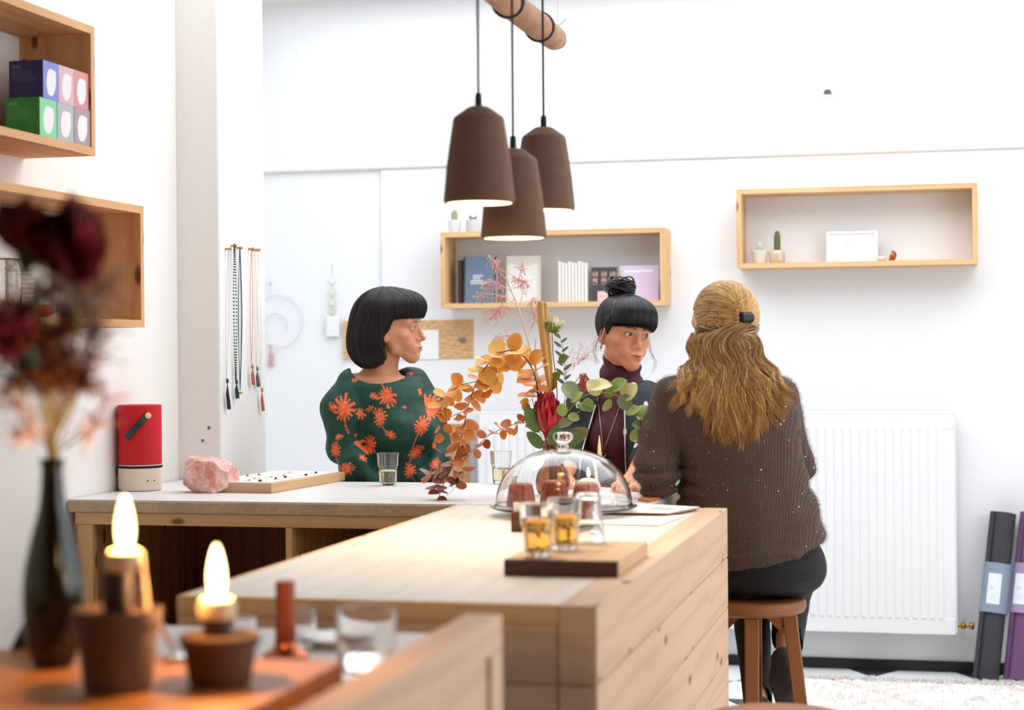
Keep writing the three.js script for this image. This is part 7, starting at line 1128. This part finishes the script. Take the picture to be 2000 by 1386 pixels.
{
  const t = branchThing('dried_spray', 'tall pale dried branch with feathery pink twigs in the bouquet', 'branch'), pale = mat(hex('#f0dcc8'), 0.8), pinks = ['#f3c0b4', '#eba49c', '#f6d3c4', '#dd8480'].map((c) => mat(hex(c), 0.9)), R = rng(33);
  const main = [foot(-0.004), mouth(-0.004), Q(1056, 760, 0.02), Q(1038, 690, 0.02), Q(1012, 600, 0.02), Q(990, 545, 0.02), Q(990, 522, 0.02), Q(997, 502, 0.02)]; stem(t, main, 0.0032, 0.0016, pale);
  stem(t, [mouth(-0.002), Q(1052, 770, 0.02), Q(1045, 700, 0.03), Q(1046, 660, 0.03)], 0.0032, 0.0018, pale);
  const subs = [[[1025, 645], [1000, 612], [965, 606], [945, 612]], [[1010, 596], [985, 580], [955, 573], [935, 578]], [[1000, 570], [975, 555], [957, 550], [940, 556]], [[1014, 605], [1022, 560], [1018, 530], [1022, 515]], [[992, 548], [975, 530], [968, 512], [960, 505]], [[1028, 660], [1045, 620], [1038, 600], [1042, 580]], [[1034, 680], [1008, 660], [985, 655], [970, 660]], [[1005, 585], [980, 600], [970, 610], [958, 622]], [[990, 530], [1005, 540], [1015, 548], [1030, 550]]];
  for (const s of subs) { const c = s.map(([x, y]) => Q(x, y, 0.02 + (R() - 0.5) * 0.03)); stem(t, c, 0.0013, 0.0006, pale, 'side_twig'); const cv = new THREE.CatmullRomCurve3(c), fz = [[], [], [], []]; for (let i = 0; i < 70; i++) { const p = cv.getPoint(0.25 + R() * 0.8), d = V(R() - 0.5, R() - 0.55, R() - 0.5).normalize(), l = 0.007 + R() * 0.02, k = Math.floor(R() * 4); fz[k].push(strand([p, p.clone().addScaledVector(d, l * 0.6).add(V(0, -0.001, 0)), p.clone().addScaledVector(d, l).add(V(0, -0.004, 0))], (q) => 0.00045 + (q > 0.6 ? 0.0005 : 0), 4)); } fz.forEach((f, k) => { if (f.length) { const o = part(t, 'feathery_tip', strands(f), pinks[k]); o.userData.kind = 'stuff'; } }); }
}
{
  const t = branchThing('pink_sprig', 'coral-pink dried sprig at the right of the bouquet, before the dark jacket', 'branch'), m = mat(hex('#c8604f'), 0.8), p2 = mat(hex('#eebfb4'), 0.8), R = rng(8);
  stem(t, [foot(0.003), mouth(0.006), Q(1098, 800, 0), Q(1128, 740, 0.01), Q(1140, 728, 0.01)], 0.0016, 0.001, mat(hex('#c79a78'), 0.8));
  const a = [], b = []; for (let i = 0; i < 34; i++) { const s = Q(1132 + R() * 14, 728 + R() * 6, R() * 0.02), e = Q(1128 + R() * 30, 745 + R() * 28, R() * 0.03); a.push(strand(path([s, s.clone().lerp(e, 0.5).add(V(0, 0.004, 0)), e], 8), (k) => 0.0011 + 0.0005 * Math.sin(k * 30), 5)); } part(t, 'drooping_tips', strands(a), m);
  for (let i = 0; i < 60; i++) { const f = Math.floor(R() * 5), s = Q(1100 + f * 9 + R() * 3, 735 - f * 9 + R() * 6), e = Q(1098 + f * 10 + R() * 34, 676 + R() * 40 - f * 3, (R() - 0.5) * 0.03); b.push(strand(path([s, s.clone().lerp(e, 0.6).add(V(0, 0.005, 0)), e], 6), () => 0.00028, 4)); for (let k = 0; k < 2; k++) { const q = e.clone().add(V((R() - 0.5) * 0.01, (R() - 0.5) * 0.01, 0)); b.push(strand([e, q], () => 0.0006, 4)); } } const o = part(t, 'fine_twigs', strands(b), p2); o.userData.kind = 'stuff';
}
{
  const t = branchThing('flower_bud', 'green and white closed flower bud on a dark stem, top of the bouquet', 'flower'); stem(t, [foot(0.002), mouth(0.003), Q(1088, 770, 0.02), Q(1080, 690, 0.03), Q(1078, 650, 0.03)], 0.0014, 0.0012, mat(hex('#5a3a26'), 0.7));
  const c = Q(1080, 636, 0.035), gp = leafMat('#93ad3a', 0.2), wp = leafMat('#f2ecd6', 0.3), pet = leafGeo(0.4, 0.5, 0.9, 0.35), ax = V(0.35, 0.75, 0.1).applyQuaternion(camera.quaternion).normalize();
  for (let i = 0; i < 9; i++) { const a = i * 2.4, e1 = ax.clone().cross(V(0, 0, 1)).normalize(), e2 = ax.clone().cross(e1), o = e1.clone().multiplyScalar(Math.cos(a)).addScaledVector(e2, Math.sin(a)), d = ax.clone().addScaledVector(o, 0.55); putLeaf(t, i < 5 ? 'outer_petal' : 'petal', pet, i < 5 ? gp : wp, c.clone().addScaledVector(ax, -0.018 + (i >= 5 ? 0.008 : 0)), d, o, i < 5 ? 0.034 : 0.042); }
  for (const [x, y, k] of [[1100, 700, 0], [1086, 735, 0], [1080, 752, 1]]) putLeaf(t, 'leaf', ROUND[0], k ? leafMat('#c8903c', 0.3) : leafMat('#8aa040', 0.3), Q(x - 8, y + 6, 0.03), V(0.8, 0.5, 0.2), V(0, 0.5, 1), 0.03);
}
{
  const t = branchThing('leafy_sprig', 'thin grey-green sprig with tiny leaves right of the tan stalk', 'sprig'), m = mat(hex('#7d8a78'), 0.7), lm = leafMat('#7c8c70', 0.2), g = leafGeo(0.16, 0.1, 0.9, 0.1), R = rng(6); stem(t, [mouth(0.006), Q(1104, 770, 0), Q(1103, 705, 0), Q(1094, 660, 0), Q(1090, 648, 0)], 0.001, 0.0006, m);
  for (let i = 0; i < 12; i++) { const y = 660 + i * 9, x = 1094 + (y - 650) * 0.09, s = i % 2 ? 1 : -1; putLeaf(t, 'leaf', g, lm, Q(x, y), V(s, 0.8, 0.2).applyQuaternion(camera.quaternion), V(0, 0.3, 1), 0.022 + R() * 0.008); }
}
{
  const t = branchThing('billy_button', 'round yellow billy button flower left of the red protea', 'flower'); stem(t, [mouth(-0.006), Q(1050, 838, 0.04), Q(1030, 802, 0.05)], 0.001, 0.0009, mat(hex('#9aa06a'), 0.7)); const c = Q(1027, 794, 0.05); part(t, 'flower_head', rough(new THREE.SphereGeometry(0.0115, 32, 24), 0.0012, 300).translate(c.x, c.y, c.z), mat(hex('#d9a02c'), 0.9));
}
// the foreground vase: three dried red carnations and fluffy dried stems
{
  const v = atY(105, 1302, TT), O = V(v.x, TT + 0.0004, v.z), D = camera.position.clone().sub(v).length(), S = (x, y, dz = 0) => at(x, y, 2.04 - dz).sub(O), R = rng(404), inside = (a) => [V(Math.cos(a) * 0.006, 0.02, Math.sin(a) * 0.006), V(Math.cos(a) * 0.004, 0.238, Math.sin(a) * 0.004)], stemM = mat(hex('#7a7a52'), 0.8);
  const petal = leafGeo(0.5, 0.3, 0.75, 0.3), reds = ['#6d0a12', '#8a0e18', '#4e060c', '#a01018'].map((c) => mat(hex(c), 0.7));
  [[46, 436, 92, V(-0.05, 1, 0.0), 'dried dark red carnation, top left in the foreground vase', 0.3], [150, 478, 112, V(0.8, 0.25, 0.2), 'bright red carnation tilted to the right in the foreground vase', 0.3], [16, 648, 84, V(-0.4, 0.6, 0.3), 'dark red carnation lowest at the left edge of the photo', 0.3]].forEach(([x, y, s, ax, label, dz], n) => {
    const t = thing('carnation', label, 'flower', O.toArray()), c = S(x, y, dz), r = s / 2000; ax.applyQuaternion(camera.quaternion).normalize(); const b = c.clone().addScaledVector(ax, -r * 0.9), e1 = ax.clone().cross(V(0.1, 0.2, 1)).normalize(), e2 = ax.clone().cross(e1);
    part(t, 'stem', strands([strand(path([...inside(n * 2), S(lerp(118, x, 0.25), 800, dz * 0.3), S(lerp(118, x, 0.75), (y + 800) / 2 - 60, dz * 0.8), b], 40), () => 0.0016, 6)]), stemM);
    part(t, 'calyx', strands([strand([b.clone().addScaledVector(ax, -0.01), b.clone().addScaledVector(ax, 0.004), b.clone().addScaledVector(ax, 0.02)], (k) => [0.003, 0.009, 0.012][Math.round(k * 2)], 14)]), mat(hex('#4a5230'), 0.8));
    for (let i = 0; i < 46; i++) { const a = R() * 6.283, op = Math.sqrt(R()) * 1.25, o = e1.clone().multiplyScalar(Math.cos(a)).addScaledVector(e2, Math.sin(a)), d = ax.clone().addScaledVector(o, op).normalize(); putLeaf(t, 'petal', petal, reds[Math.floor(R() * 4)], b.clone().addScaledVector(ax, 0.012), d, ax.clone().addScaledVector(o, -0.4), r * (0.85 + R() * 0.4)); }
  });
  const tuftG = (list, m, n, len, rad) => { const out = []; for (const [x, y, dz] of list) { const c = S(x, y, dz); for (let i = 0; i < n; i++) { const d = V(R() - 0.5, R() - 0.4, R() - 0.5).normalize(), l = len * (0.5 + R()); out.push(strand([c, c.clone().addScaledVector(d, l * 0.6), c.clone().addScaledVector(d, l)], (k) => rad * (1 - 0.4 * k), 4)); } } return [strands(out), m]; };
  const kinds = [['dried_flower', 'rust-brown dried flower heads massed over the mouth of the foreground vase', '#8a4a28', [[95, 720], [120, 700], [80, 690], [140, 730], [105, 750], [160, 745], [70, 650], [110, 650], [60, 610], [130, 620]], 90, 0.02], ['dried_flower', 'grey-pink fluffy dried stems spreading right in the foreground vase', '#a88a7c', [[160, 600], [185, 650], [200, 560], [150, 560], [120, 560], [175, 700], [90, 580], [195, 610], [110, 540], [140, 640]], 46, 0.03], ['dried_flower', 'dark brown dried flower heads at the left of the foreground vase', '#5a2a1c', [[20, 690], [45, 720], [60, 680], [30, 750], [75, 740], [10, 620]], 70, 0.022], ['dried_flower', 'pale pink dried grass at the sides of the foreground vase', '#d2a79a', [[60, 840], [40, 850], [170, 850], [190, 830], [30, 790], [210, 780], [15, 770]], 16, 0.022]];
  kinds.forEach(([name, label, c, spots, n, len], q) => {
    const t = thing(name, label, 'dried flowers', O.toArray()), m = mat(hex(c), 0.95), st = [];
    spots.forEach(([x, y], i) => { const e = S(x, y, 0.16 + (R() - 0.5) * 0.1); st.push(strand(path([...inside(i + q), S(lerp(120, x, 0.4), lerp(880, y, 0.45), 0), e], 20), () => 0.0009, 5)); spots[i] = [x, y, 0.16 + (R() - 0.5) * 0.1]; });
    part(t, 'stems', strands(st), mat(hex('#8c7a58'), 0.85)); const [g, mm] = tuftG(spots, m, n, len, 0.0011); const o = part(t, 'flower_fluff', g, mm); o.userData.kind = 'stuff';
  });
}

renderer.render(scene, camera);
